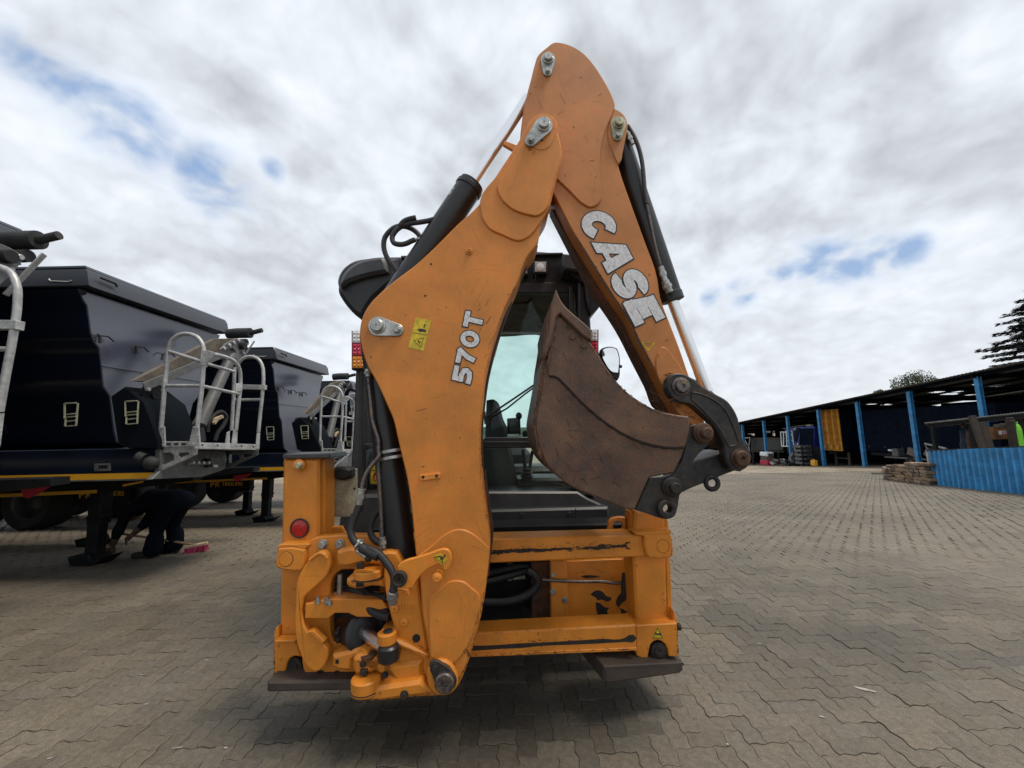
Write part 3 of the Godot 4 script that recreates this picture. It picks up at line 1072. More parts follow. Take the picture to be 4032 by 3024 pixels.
func arm() -> void:
	var om: Material = MT["orange_boom"]
	var of: Material = MT["orange_sky_toned"]
	# ---- crowd cylinder behind the boom
	var cz := 2.03
	var d0 := m1("I", 850, 652, cz)
	var d1 := m1("I", 1016, 402, cz)
	var rod1 := m1("I", 1140, 212, cz)
	var cr := len_at("I", 30, cz)
	var cc := part("crowd_cylinder", MB.new().cyl(d0, d1, cr, 30, 0.004), MT["cylinder_black"])
	var ax := (d1 - d0).normalized()
	part("gland", MB.new().lathe(d1 - ax * 0.03, ax, [Vector2(cr, 0), Vector2(cr * 1.08, 0.003), Vector2(cr * 1.08, 0.024), Vector2(cr * 0.98, 0.03), Vector2(cr * 0.98, 0.045), Vector2(cr * 0.5, 0.05), Vector2(0, 0.05)], 30), MT["cylinder_black"], cc)
	part("piston_rod", MB.new().cyl(d1, rod1, len_at("D", 34, cz), 24), MT["chrome"], cc)
	var h0 := m1("C", 690, 10, 1.99)
	fitting(m1("I", 985, 408, 1.99), m1("I", 968, 437, 1.99), 0.012, cc)
	hose("C", [664, 55, 640, 85, 600, 100, 540, 112, 470, 122, 420, 140, 385, 170, 368, 205, 378, 235, 410, 245, 450, 240, 480, 226, 505, 216], 1.99, 1.99, 0.0135, "hose", "hoses", cc)
	hose("C", [500, 218, 530, 212, 552, 226, 568, 246], 1.99, 1.99, 0.0085, "elbow_pipe", "zinc", cc)
	fitting(m1("C", 566, 240, 1.99), m1("C", 582, 278, 1.99), 0.009, cc)
	hose("C", [580, 270, 590, 290, 600, 305], 1.99, 2.0, 0.006, "grease_pipe", "zinc", cc)
	hose("C", [545, 225, 520, 180, 480, 150, 440, 138, 395, 140, 350, 170, 325, 205, 318, 255, 330, 305, 355, 350, 385, 390, 402, 425, 410, 450], 2.02, 2.06, 0.0135, "hose", "hoses", cc)
	hose("C", [415, 138, 440, 110, 480, 94, 510, 88], 1.985, 1.985, 0.0155, "hose_sleeve", "rubber", cc)
	# ---- boom
	var boom_z := 1.9
	var boom := part("boom", plates([
		["D", [300, 552, 345, 545, 392, 550, 425, 578, 448, 640, 472, 770, 455, 850, 435, 930, 415, 1010, 398, 1075, 345, 1175, 330, 1285]],
		["C", [1165, 325, 1110, 475, 1045, 605, 990, 760, 945, 920, 918, 1050, 903, 1200, 889, 1350, 890, 1500, 898, 1640]],
		["A", [1350, 220, 1362, 330, 1385, 500, 1402, 660, 1385, 860, 1355, 1060, 1310, 1240, 1260, 1400, 1222, 1490, 1180, 1545, 1120, 1555, 1075, 1510, 1048, 1400, 1030, 1250, 1000, 1080, 985, 900, 962, 740, 950, 600, 935, 450, 910, 280, 880, 150, 845, 0]],
		["C", [380, 1300, 330, 1180, 275, 1060, 220, 960, 188, 860, 175, 760, 190, 680, 230, 605, 300, 530, 400, 447, 500, 372, 620, 262, 760, 122, 880, 12]],
		["D", [88, 880, 175, 748, 242, 640, 270, 585]]], boom_z, 0.2, 0.005), om)
	# brown underside strip, worn to the metal
	part("worn_underside", plates([["C", [1235, 250, 1185, 340, 1140, 430, 1072, 600, 1015, 760, 968, 920, 938, 1050, 920, 1180, 905, 1330, 905, 1500, 912, 1655]],
		["A", [1372, 230, 1385, 330, 1412, 520, 1421, 620, 1405, 740, 1395, 860]],
		["A", [1375, 860, 1390, 660, 1373, 500, 1350, 330, 1336, 220]],
		["C", [880, 1640, 870, 1500, 869, 1350, 883, 1200, 898, 1050, 925, 920, 970, 760, 1025, 605, 1090, 475, 1150, 320]]], boom_z + 0.13, 0.085, 0.003), MT["worn_edge"], boom)
	part("nose_plate", plates([["D", [336, 1180, 275, 1252, 222, 1276, 120, 1243, 40, 1203, -2, 1138, -8, 1110, -14, 1035, 88, 884, 175, 752, 242, 644, 285, 568, 320, 549, 345, 546, 392, 551, 424, 578, 447, 640, 469, 771, 452, 850, 432, 930, 412, 1010, 396, 1074]]], boom_z - 0.011, 0.011, 0.004), om, boom)
	part("nose_plate", plates([["D", [325, 1128, 265, 1120, 165, 1080, 92, 986, 88, 952, 128, 880, 190, 770, 252, 652, 290, 568, 345, 548, 390, 553, 422, 580, 445, 640, 466, 771, 440, 880, 405, 1010, 385, 1080]]], boom_z - 0.023, 0.012, 0.004), om, boom)
	part("nose_boss", MB.new().prism(teardrop("D", 362, 605, 84, 345, 660, 80, boom_z - 0.026), -nm * 0.006, 0.003), om, boom)
	part("foot_plate", plates([["A", [975, 738, 1050, 680, 1130, 612, 1195, 582, 1250, 583, 1300, 606, 1350, 645, 1398, 690, 1383, 860, 1352, 1060, 1307, 1240, 1257, 1398, 1218, 1487, 1178, 1540, 1122, 1550, 1078, 1508, 1052, 1400, 1034, 1250, 1004, 1080, 989, 900]]], boom_z - 0.011, 0.011, 0.004), om, boom)
	part("foot_plate", plates([["A", [1036, 992, 1100, 936, 1168, 888, 1205, 884, 1242, 890, 1290, 925, 1338, 972, 1345, 1040, 1336, 1110, 1315, 1180, 1288, 1245, 1232, 1330, 1180, 1378, 1100, 1372, 1048, 1335, 1040, 1180]]], boom_z - 0.022, 0.011, 0.004), om, boom)
	pin_plate("D", 362, 592, 54, 287, 682, 34, boom_z - 0.030, boom)
	pin_plate("C", 282, 730, 58, 398, 752, 36, boom_z, boom)
	for e in [["C", 826, 288, 22]]:
		var b := MB.new()
		var o := m1(e[0], e[1], e[2], boom_z)
		var r := len_at(e[0], e[3], boom_z)
		b.lathe(o, nm, [Vector2(r, 0), Vector2(r, 0.006), Vector2(r * 0.6, 0.007), Vector2(r * 0.6, 0.016), Vector2(r * 0.5, 0.018), Vector2(r * 0.22, 0.018), Vector2(r * 0.2, 0.006), Vector2(0, 0.006)], 18)
		part("grease_boss", b, om, boom)
	for e in [["C", 599, 362], ["C", 565, 550]]:
		part("bolt_hole", MB.new().sheet(circle(m1(e[0], e[1], e[2], boom_z) + nm * 0.0015, Vector3.RIGHT, Vector3.UP, len_at("C", 6.5, boom_z), 14), nm), MT["dark"], boom)
	var tag := part("hose_tab", plate("A", [985, 258, 1098, 243, 1106, 250, 1106, 276, 992, 292, 983, 284], boom_z - 0.012, 0.012, 0.002), om, boom)
	for x in [1004.0, 1084.0]:
		part("bolt_hole", MB.new().sheet(circle(m1("A", x, 269 - (x - 1004) * 0.08, boom_z - 0.012) + nm * 0.0012, Vector3.RIGHT, Vector3.UP, len_at("A", 9, boom_z), 12), nm), MT["dark"], tag)
	part("stop_tab", plate("D", [130, 682, 210, 712, 185, 742, 122, 705], boom_z + 0.05, 0.02, 0.003), om, boom)
	part("stop_tab", plate("A", [850, 925, 910, 940, 922, 970, 898, 975], boom_z - 0.02, 0.03, 0.003), om, boom)
	wear("C", [1160, 335, 1105, 480, 1040, 610, 985, 765, 940, 925, 913, 1055, 898, 1200, 886, 1350, 886, 1500, 893, 1640], boom_z, 60, 0.006, boom, "worn_edge")
	wear("A", [1346, 60, 1358, 330, 1380, 500, 1396, 640], boom_z, 46, 0.006, boom)
	wear("A", [1380, 860, 1348, 1060, 1304, 1240, 1254, 1395, 1215, 1485], boom_z - 0.011, 60, 0.008, boom)
	wear("A", [1338, 1040, 1330, 1110, 1282, 1245, 1228, 1328], boom_z - 0.022, 30, 0.006, boom, "worn_edge")
	wear("A", [1200, 1290, 1260, 1300, 1275, 1340], boom_z - 0.011, 14, 0.008, boom, "scuff", 3.0)
	wear("D", [470, 770, 440, 890, 410, 1010], boom_z - 0.023, 16, 0.005, boom, "worn_edge", 2.0)
	scratches("C", 880, 560, 1000, 1000, boom_z, 12, boom)
	scratches("C", 500, 520, 900, 1500, boom_z, 6, boom, 1.5)
	wear("C", [660, 880, 640, 900], boom_z, 3, 0.006, boom, "worn_edge")
	wear("C", [800, 1340, 840, 1370], boom_z, 4, 0.004, boom, "worn_edge", 2.0)
	wear("C", [300, 800, 420, 800], boom_z, 16, 0.007, boom, "worn_edge", 1.6)
	wear("C", [225, 770, 232, 700, 280, 672], boom_z, 10, 0.006, boom, "worn_edge", 0.8)
	for e in [["D", 275, 735, 20], ["D", 330, 668, 14]]:
		wear(e[0], [e[1], e[2], e[1] + 40, e[2] + 14], boom_z - 0.026, 14, 0.007, boom, "scuff", 1.4)
	# warning label on the boom
	var lab := part("warning_label", MB.new().prism(M("Q", [866, 903, 1052, 942, 958, 1305, 778, 1262], boom_z - 0.0016), -nm * 0.0016, 0.0002), MT["sticker"], boom)
	var pic := MB.new()
	var zz := boom_z - 0.0021
	pic.ribbon(M("Q", [826, 1086, 1004, 1113], zz), 0.0012, nm)
	pic.sheet(M("Q", [905, 1042, 925, 1036, 985, 1050, 988, 1080, 935, 1072, 930, 1082, 905, 1070], zz), nm)
	pic.sheet(circle(m1("Q", 898, 1050, zz), Vector3.RIGHT, Vector3.UP, 0.0045, 10), nm)
	pic.ribbon(M("Q", [974, 992, 966, 1022], zz), 0.0018, nm)
	pic.sheet(M("Q", [976, 978, 990, 1000, 960, 996], zz), nm)
	pic.sheet(M("Q", [964, 1034, 978, 1016, 952, 1010], zz), nm)
	pic.ribbon(M("Q", [845, 1180, 957, 1146, 925, 1256, 845, 1180, 957, 1146], zz), 0.0013, nm)
	pic.sheet(M("Q", [885, 1180, 905, 1178, 915, 1192, 935, 1196, 912, 1204, 892, 1200], zz), nm)
	pic.ribbon(M("Q", [900, 1178, 918, 1214], zz), 0.0018, nm, 0.0002)
	part("pictogram", pic, MT["black_decal"], lab)
	# 570T
	var up5 := Vector2(-67, -16)
	var along5 := Vector2(13.6, -66) * 1.0
	var five := [[[0.72, 0.9], [0.14, 0.9], [0.14, 0.5]], [[0.02, 0.53], [0.34, 0.56], [0.56, 0.46], [0.6, 0.3], [0.5, 0.14], [0.28, 0.09], [0.0, 0.12]]]
	var seven := [[[0.0, 0.9], [0.66, 0.9]], [[0.66, 0.99], [0.5, 0.72], [0.36, 0.4], [0.28, 0.0]]]
	var zero := [arc(0.36, 0.5, 0.27, 0.39, 0, 366, 26)]
	var tee := [[[0.0, 0.9], [0.74, 0.9]], [[0.37, 0.86], [0.37, 0.0]]]
	lettering("model_number", [[0.0, five], [0.86, seven], [1.72, zero], [2.6, tee]], q("C", 829, 1076), along5 * 1.24, up5 * 1.03, 0.138, 0.06, boom_z, boom)
	# ---- dipper
	var dz := 1.985
	var dip := part("dipper", plates([
		["D", [428, 98, 470, 101, 530, 120, 600, 163, 655, 222, 702, 290, 742, 358, 772, 420, 787, 470, 784, 492, 768, 540, 800, 560, 812, 640, 795, 780, 812, 850, 880, 1050, 960, 1270, 1040, 1500]],
		["E", [830, 372, 880, 510, 930, 640, 985, 800, 1030, 930, 1075, 1065, 1040, 1090, 990, 1060, 930, 1008, 880, 930, 830, 830, 770, 712, 710, 600, 650, 472, 590, 390, 520, 282, 425, 130, 345, 0]],
		["D", [470, 1095, 410, 980, 330, 880, 232, 740, 224, 660, 230, 600, 247, 480, 266, 400, 290, 310, 310, 232, 330, 176, 380, 130]]], dz, 0.2, 0.005), of)
	part("head_plate", plates([
		["D", [428, 99, 470, 102, 530, 121, 600, 165, 654, 224, 700, 291, 740, 359, 770, 421, 785, 470, 782, 492, 748, 580, 722, 652, 704, 740, 698, 850, 705, 960, 706, 1030, 682, 1063, 640, 1078, 600, 1060, 520, 985, 440, 908, 330, 800, 234, 738, 226, 660, 232, 600, 249, 480, 268, 400, 292, 310, 312, 232, 332, 177, 381, 131]]], dz - 0.012, 0.012, 0.004), of, dip)
	part("cylinder_bracket", plates([["D", [783, 492, 800, 500, 835, 525, 856, 560, 862, 600, 852, 660, 832, 760, 822, 806, 805, 822, 775, 760, 742, 640, 755, 570]]], dz - 0.006, 0.03, 0.004, 3), of, dip)
	part("end_boss", plates([["E", [838, 642, 860, 648, 892, 684, 930, 735, 962, 790, 985, 850, 960, 930, 880, 900, 838, 850, 815, 800, 806, 745, 812, 685]]], dz - 0.008, 0.008, 0.004), of, dip)
	part("worn_underside", plates([["D", [408, 1085, 480, 1225, 560, 1380, 640, 1530]], ["E", [300, 0, 375, 150, 470, 335, 540, 432, 610, 540, 700, 715, 770, 850, 838, 985, 880, 1000, 900, 960, 838, 840, 775, 722, 715, 610, 656, 482, 596, 400, 526, 292, 432, 140, 352, 10]], ["D", [470, 1120]]], dz + 0.10, 0.085, 0.003), MT["worn_edge"], dip)
	part("grease_scuff", MB.new().sheet(soft(M("E", [345, 8, 432, 140, 526, 292, 596, 400, 656, 482, 715, 610, 775, 722, 838, 840, 890, 935, 870, 900, 825, 830, 800, 770, 760, 705, 735, 660, 705, 610, 690, 570, 660, 500, 615, 440, 590, 396, 540, 330, 510, 280, 470, 215, 425, 140], dz - 0.0012)), nm), MT["scuff"], dip)
	pin_plate("D", 389, 200, 44, 386, 272, 26, dz - 0.012, dip)
	pin_plate("D", 808, 582, 46, 803, 655, 27, dz - 0.006, dip, "yellow_zinc")
	wear("E", [352, 12, 432, 142, 526, 294, 596, 402, 656, 484, 716, 612, 776, 724, 838, 842, 890, 940], dz, 110, 0.008, dip, "scuff", 1.6)
	wear("E", [880, 900, 920, 980, 1000, 1020, 1050, 1050], dz, 30, 0.012, dip, "scuff", 2.0)
	wear("E", [850, 800, 880, 790, 910, 800], dz - 0.008, 14, 0.010, dip, "scuff")
	scratches("D", 260, 300, 740, 560, dz - 0.012, 8, dip, 1.2)
	scratches("D", 450, 560, 700, 1000, dz - 0.012, 5, dip, 1.2)
	wear("E", [860, 610, 870, 605], dz, 3, 0.007, dip, "worn_edge")
	# CASE, white with a dark rim
	var al := Vector2(57, 107)
	var upv := Vector2(117, -25)
	var o := Vector2(2357.6, 889) - (al + upv) * 0.5
	var ll := [
		[0.0, [arc(0.5, 0.5, 0.34, 0.37, 40, 320, 22)]],
		[1.07, [], [[-0.06, 0.0], [0.32, 0.0], [0.37, 0.17], [0.64, 0.17], [0.69, 0.0], [1.08, 0.0], [0.76, 1.0], [0.26, 1.0]], [[0.42, 0.34], [0.60, 0.34], [0.51, 0.68]]],
		[2.14, [arc(0.5, 0.70, 0.30, 0.20, 8, 262, 16) + arc(0.5, 0.30, 0.30, 0.20, 82, -172, 16)]],
		[3.20, [[[0.16, 0.0], [0.16, 1.0]], [[0.0, 0.86], [0.84, 0.86]], [[0.1, 0.5], [0.66, 0.5]], [[0.0, 0.14], [0.86, 0.14]]]]]
	lettering("brand_letter", ll, o, al, upv, 0.165, 0.04, dz, dip)
	var tri_label := MB.new().ribbon(M("E", [733, 622, 795, 624, 762, 662, 733, 622, 795, 624], dz - 0.0012), 0.003, nm)
	part("worn_label", tri_label, MT["sticker"], dip)
	# ---- bucket cylinder
	var bz := 2.07
	var b0 := m1("D", 796, 640, bz)
	var b1 := m1("D", 1128, 1636, bz)
	var br := len_at("D", 66, bz)
	var bc := part("bucket_cylinder", MB.new().cyl(b0, b1, br, 30, 0.004), MT["cylinder_black"])
	part("piston_rod", MB.new().cyl(b1, m1("E", 1085, 890, bz), len_at("E", 31, bz), 24), MT["chrome"], bc)
	var bx := (b1 - b0).normalized()
	part("gland", MB.new().lathe(b1 - bx * 0.045, bx, [Vector2(br, 0), Vector2(br * 1.07, 0.003), Vector2(br * 1.07, 0.045), Vector2(br * 0.6, 0.052), Vector2(0, 0.052)], 30), MT["cylinder_black"], bc)
	hose("D", [862, 596, 895, 650, 925, 720, 945, 800, 955, 880, 962, 970, 975, 1060], 2.0, 1.99, 0.0115, "hose", "hoses", bc)
	hose("D", [975, 1060, 1000, 1180, 1030, 1320, 1062, 1440], 1.99, 1.985, 0.006, "steel_pipe", "steel", bc)
	fitting(m1("D", 1058, 1432, 1.985), m1("D", 1085, 1520, 1.985), 0.0115, bc)
	fitting(m1("D", 1082, 1515, 1.985), m1("D", 1112, 1585, 1.99), 0.015, bc)
	fitting(m1("D", 862, 640, 2.0), m1("D", 892, 706, 2.0), 0.010, bc)
	# ---- links
	var lz := 1.9
	var lk := part("bent_link", plates([["E", [908, 789, 950, 789, 1000, 812, 1060, 858, 1130, 900, 1195, 938, 1240, 1000, 1265, 1080, 1280, 1145, 1305, 1190, 1328, 1240, 1312, 1290, 1267, 1323, 1212, 1306, 1186, 1262, 1176, 1185, 1150, 1120, 1110, 1062, 1050, 1002, 990, 956, 930, 944, 880, 902, 864, 850, 878, 808]]], lz, 0.05, 0.006), MT["link_grey"])
	part("stiffening_rib", MB.new().tube(soft(M("E", [1000, 890, 1060, 905, 1130, 940, 1180, 985, 1215, 1050, 1240, 1110, 1258, 1160, 1235, 1180, 1205, 1186, 1188, 1160, 1160, 1105, 1115, 1045, 1060, 985, 1000, 930], lz)), 0.005, 6, true), MT["link_grey"], lk)
	for e in [[940, 858, 40], [1262, 1250, 42]]:
		var r := len_at("E", e[2], lz)
		part("pin", MB.new().lathe(m1("E", e[0], e[1], lz), nm, [Vector2(r * 1.25, 0), Vector2(r * 1.25, 0.006), Vector2(r, 0.008), Vector2(r, 0.02), Vector2(r * 0.85, 0.028), Vector2(r * 0.3, 0.028), Vector2(r * 0.2, 0.02), Vector2(0, 0.02)], 24), MT["steel" if e[0] < 1000 else "rust_light"], lk)
	part("far_bent_link", plates([["E", [920, 800, 1000, 812, 1130, 900, 1240, 1000, 1280, 1145, 1328, 1240, 1267, 1323, 1186, 1262, 1150, 1120, 1050, 1002, 930, 944, 864, 850]]], lz + 0.3, 0.05, 0.006), MT["link_grey"])
	var gl := part("guide_link", plates([["E", [955, 1300, 1000, 1272, 1100, 1238, 1190, 1212, 1290, 1230, 1262, 1300, 1180, 1338, 1080, 1380, 1000, 1412, 930, 1445]]], 1.96, 0.20, 0.006, 3), MT["link_grey"])
	part("lifting_eye", MB.new().tube(circle(m1("E", 1110, 1385, 1.96), Vector3.RIGHT, Vector3.UP, len_at("E", 33, 1.96), 18), 0.012, 8, true), MT["link_grey"], gl)
	var br2 := MB.new()
	br2.tube([m1("E", 1085, 1105, 2.0), m1("E", 1120, 1180, 2.02)], 0.035, 14)
	part("pivot_tube", br2, MT["rust_light"], gl)
	# ---- bucket
	var kz := 1.78
	var wide := 0.62
	var outline := [262, 400, 300, 470, 352, 520, 400, 556, 432, 596, 480, 668, 520, 730, 560, 790, 605, 846, 650, 890, 695, 924, 740, 952, 795, 982, 850, 1000, 915, 1013, 985, 1022, 990, 1045, 966, 1190, 905, 1330, 770, 1355, 692, 1530, 640, 1525, 575, 1500, 500, 1468, 425, 1440, 350, 1408, 290, 1365, 240, 1318, 210, 1280, 190, 1238, 170, 1190, 158, 1130, 150, 1060, 158, 1000, 167, 950, 178, 890, 188, 830, 200, 760, 206, 690, 222, 590, 240, 480]
	var bk := part("bucket", MB.new().prism(soft(M("E", outline, kz), 3), -nm * 0.028, 0.006), MT["rusty"])
	part("far_side_plate", MB.new().prism(soft(M("E", outline, kz), 2).map(func(v): return v - nm * wide), -nm * 0.028, 0.004), MT["rusty"], bk)
	var shell := soft(M("E", [206, 690, 200, 760, 188, 830, 178, 890, 167, 950, 158, 1000, 150, 1060, 158, 1130, 170, 1190, 190, 1238, 210, 1280, 240, 1318, 290, 1365, 350, 1408, 425, 1440, 500, 1468, 575, 1500, 640, 1525, 692, 1530], kz), 3, 179.0, false)
	var skin := MB.new()
	var inside := m1("E", 560, 1050, kz)
	for i in shell.size() - 1:
		var a: Vector3 = shell[i] - nm * 0.028
		var c: Vector3 = shell[i + 1] - nm * 0.028
		var out := ((a + c) / 2 - inside)
		var f := (c - a).cross(nm).normalized()
		if f.dot(out) < 0: f = -f
		skin.flat(a, c, c - nm * (wide - 0.03), a - nm * (wide - 0.03), f)
		skin.flat(a - f * 0.015, c - f * 0.015, c - f * 0.015 - nm * (wide - 0.03), a - f * 0.015 - nm * (wide - 0.03), -f)
	part("shell", skin, MT["rusty"], bk)
	# thicker upper side plate above the weld
	part("wear_plate", plates([["E", [222, 800, 262, 806, 300, 838, 350, 890, 420, 960, 500, 1030, 600, 1100, 700, 1150, 800, 1180, 900, 1192, 966, 1188, 988, 1045, 983, 1024, 915, 1015, 850, 1002, 795, 984, 740, 954, 695, 926, 650, 892, 605, 848, 560, 792, 520, 732, 480, 670, 432, 598, 400, 570, 352, 530, 300, 490, 268, 470, 246, 520, 228, 620, 212, 720]]], kz - 0.010, 0.010, 0.004, 3), MT["rusty"], bk)
	var weld := MB.new()
	var wp := bend(M("E", [226, 802, 262, 808, 300, 840, 350, 892, 420, 962, 500, 1032, 600, 1102, 700, 1152, 800, 1182, 900, 1194, 962, 1190], kz - 0.002), 5)
	var wr := []
	for i in wp.size(): wr.append(0.0065 + 0.002 * sin(i * 2.1))
	weld.tube(wp, wr, 6)
	part("weld_seam", weld, MT["scuff"], bk)
	var ct := part("side_cutter", plates([["E", [262, 328, 278, 368, 300, 408, 350, 458, 400, 500, 455, 560, 452, 608, 420, 590, 360, 535, 285, 462, 268, 478, 258, 520, 240, 600, 205, 705, 196, 690, 222, 560, 232, 470, 240, 404]]], kz - 0.03, 0.035, 0.006, 3), MT["rusty"], bk)
	for k in 5:
		var zt := kz + 0.03 + k * 0.135
		var t := MB.new()
		t.prism(M("E", [262, 330, 300, 420, 262, 520, 236, 600, 228, 470, 244, 404], kz).map(func(v): return v - nm * (zt - kz)), -nm * 0.06, 0.006)
		part("tooth", t, MT["rusty"], bk)
	for e in [[352, 590, 17], [412, 638, 17]]:
		disc_part("E", e[0], e[1], kz - 0.010, e[2], 0.008, "rivet", "rusty", bk)
	# jagged worn rim of the shell on the left
	var jag := MB.new()
	for i in 16:
		var t := float(i) / 15
		var v: Vector3 = shell[int(2 + t * (shell.size() * 0.45))]
		jag.box(v - nm * 0.012 + Vector3(-0.004, 0, 0), Vector3(0.012, 0.05, 0.022), Basis(Vector3.BACK, 0.12 * sin(i * 1.7)), 0.004)
	part("wear_strip", jag, MT["rust_light"], bk)
	wear("E", [450, 640, 520, 740, 605, 858, 695, 936, 795, 992, 915, 1024], kz - 0.010, 70, 0.012, bk, "rust_light", 0.8, "bright_wear")
	wear("E", [270, 480, 240, 620, 215, 740, 195, 860, 180, 960], kz - 0.010, 50, 0.012, bk, "rust_light", 1.5, "bright_wear")
	wear("E", [300, 500, 340, 540, 400, 600], kz - 0.010, 40, 0.012, bk, "rust_light", 1.6, "bright_wear")
	wear("E", [650, 1515, 500, 1460, 350, 1395, 240, 1300], kz, 30, 0.010, bk, "rust_light", 0.8, "bright_wear")
	scratches("E", 260, 620, 560, 1000, kz - 0.010, 26, bk, 0.35, "rust_light", 0.9)
	scratches("E", 220, 900, 820, 1400, kz, 46, bk, 0.4, "rust_light", 0.6)
	scratches("E", 500, 900, 950, 1150, kz - 0.010, 22, bk, 0.4, "rust_light", 0.4)
	scratches("E", 220, 900, 820, 1400, kz, 30, bk, 0.6, "scuff", 0.7)
	var ear_line := soft(M("E", [770, 1357, 850, 1353, 905, 1330, 966, 1190, 988, 1080, 1000, 1070, 1060, 1064, 1105, 1108, 1095, 1170, 1040, 1225, 1000, 1280, 965, 1365, 938, 1430, 925, 1515, 908, 1565, 868, 1582, 815, 1572, 760, 1552, 692, 1532, 720, 1470], kz + 0.012), 2)
	var ear := part("bucket_ear", MB.new().prism(keyhole(ear_line, m1("E", 863, 1524, kz + 0.012), Vector3(1, 0, -TURN).normalized(), Vector3.UP, len_at("E", 24, kz)), -nm * 0.035, 0.003), MT["link_grey"], bk)
	for e in [[1055, 1112, 50], [888, 1405, 48]]:
		var r := len_at("E", e[2], kz)
		part("pin", MB.new().lathe(m1("E", e[0], e[1], kz + 0.012), nm, [Vector2(r * 1.12, 0), Vector2(r * 1.12, 0.016), Vector2(r * 0.95, 0.02), Vector2(r * 0.95, 0.03), Vector2(r * 0.62, 0.032), Vector2(r * 0.62, 0.052), Vector2(r * 0.5, 0.058), Vector2(0, 0.058)], 26), MT["scuff" if e[0] < 1000 else "rust_light"], ear)
	var ey := m1("E", 863, 1524, kz - 0.004)
	var er := len_at("E", 50, kz)
	part("hook_eye", MB.new().lathe(ey, nm, [Vector2(er, -0.03), Vector2(er, 0.01), Vector2(er * 0.88, 0.016), Vector2(er * 0.6, 0.016), Vector2(er * 0.48, 0.01), Vector2(er * 0.47, -0.03)], 26), MT["link_grey"], ear)


func disc_part(reg: String, x: float, y: float, z: float, r: float, h: float, called: String, m: String, parent: Node3D = null) -> MeshInstance3D:
	return part(called, disc(reg, x, y, z, r, h), MT[m], parent)


func prism_m(reg: String, a: Array, z: float, thick: float, called: String, m: String, parent: Node3D = null, bev := 0.004, sub := 0) -> MeshInstance3D:
	return part(called, plate(reg, a, z, thick, bev, sub), MT[m], parent)

func keyhole(pts: Array, o: Vector3, u: Vector3, w: Vector3, r: float, k := 18) -> Array:
	# an outline with a round hole in it, joined by a hair-wide slit
	var best := 0
	for i in pts.size():
		if pts[i].distance_to(o) < pts[best].distance_to(o): best = i
	var area := 0.0
	for i in pts.size():
		var a: Vector3 = pts[i] - o
		var b: Vector3 = pts[(i + 1) % pts.size()] - o
		area += a.dot(u) * b.dot(w) - a.dot(w) * b.dot(u)
	var g: float = atan2((pts[best] - o).dot(w), (pts[best] - o).dot(u))
	var s := -1.0 if area > 0 else 1.0
	var out := []
	for i in best + 1: out.append(pts[i])
	for i in k + 1:
		var t := g + s * (0.004 + (TAU - 0.008) * i / k)
		out.append(o + u * r * cos(t) + w * r * sin(t))
	var nxt: Vector3 = pts[(best + 1) % pts.size()]
	out.append(pts[best] + (nxt - pts[best]).normalized() * 0.0006)
	for i in range(best + 1, pts.size()): out.append(pts[i])
	return out

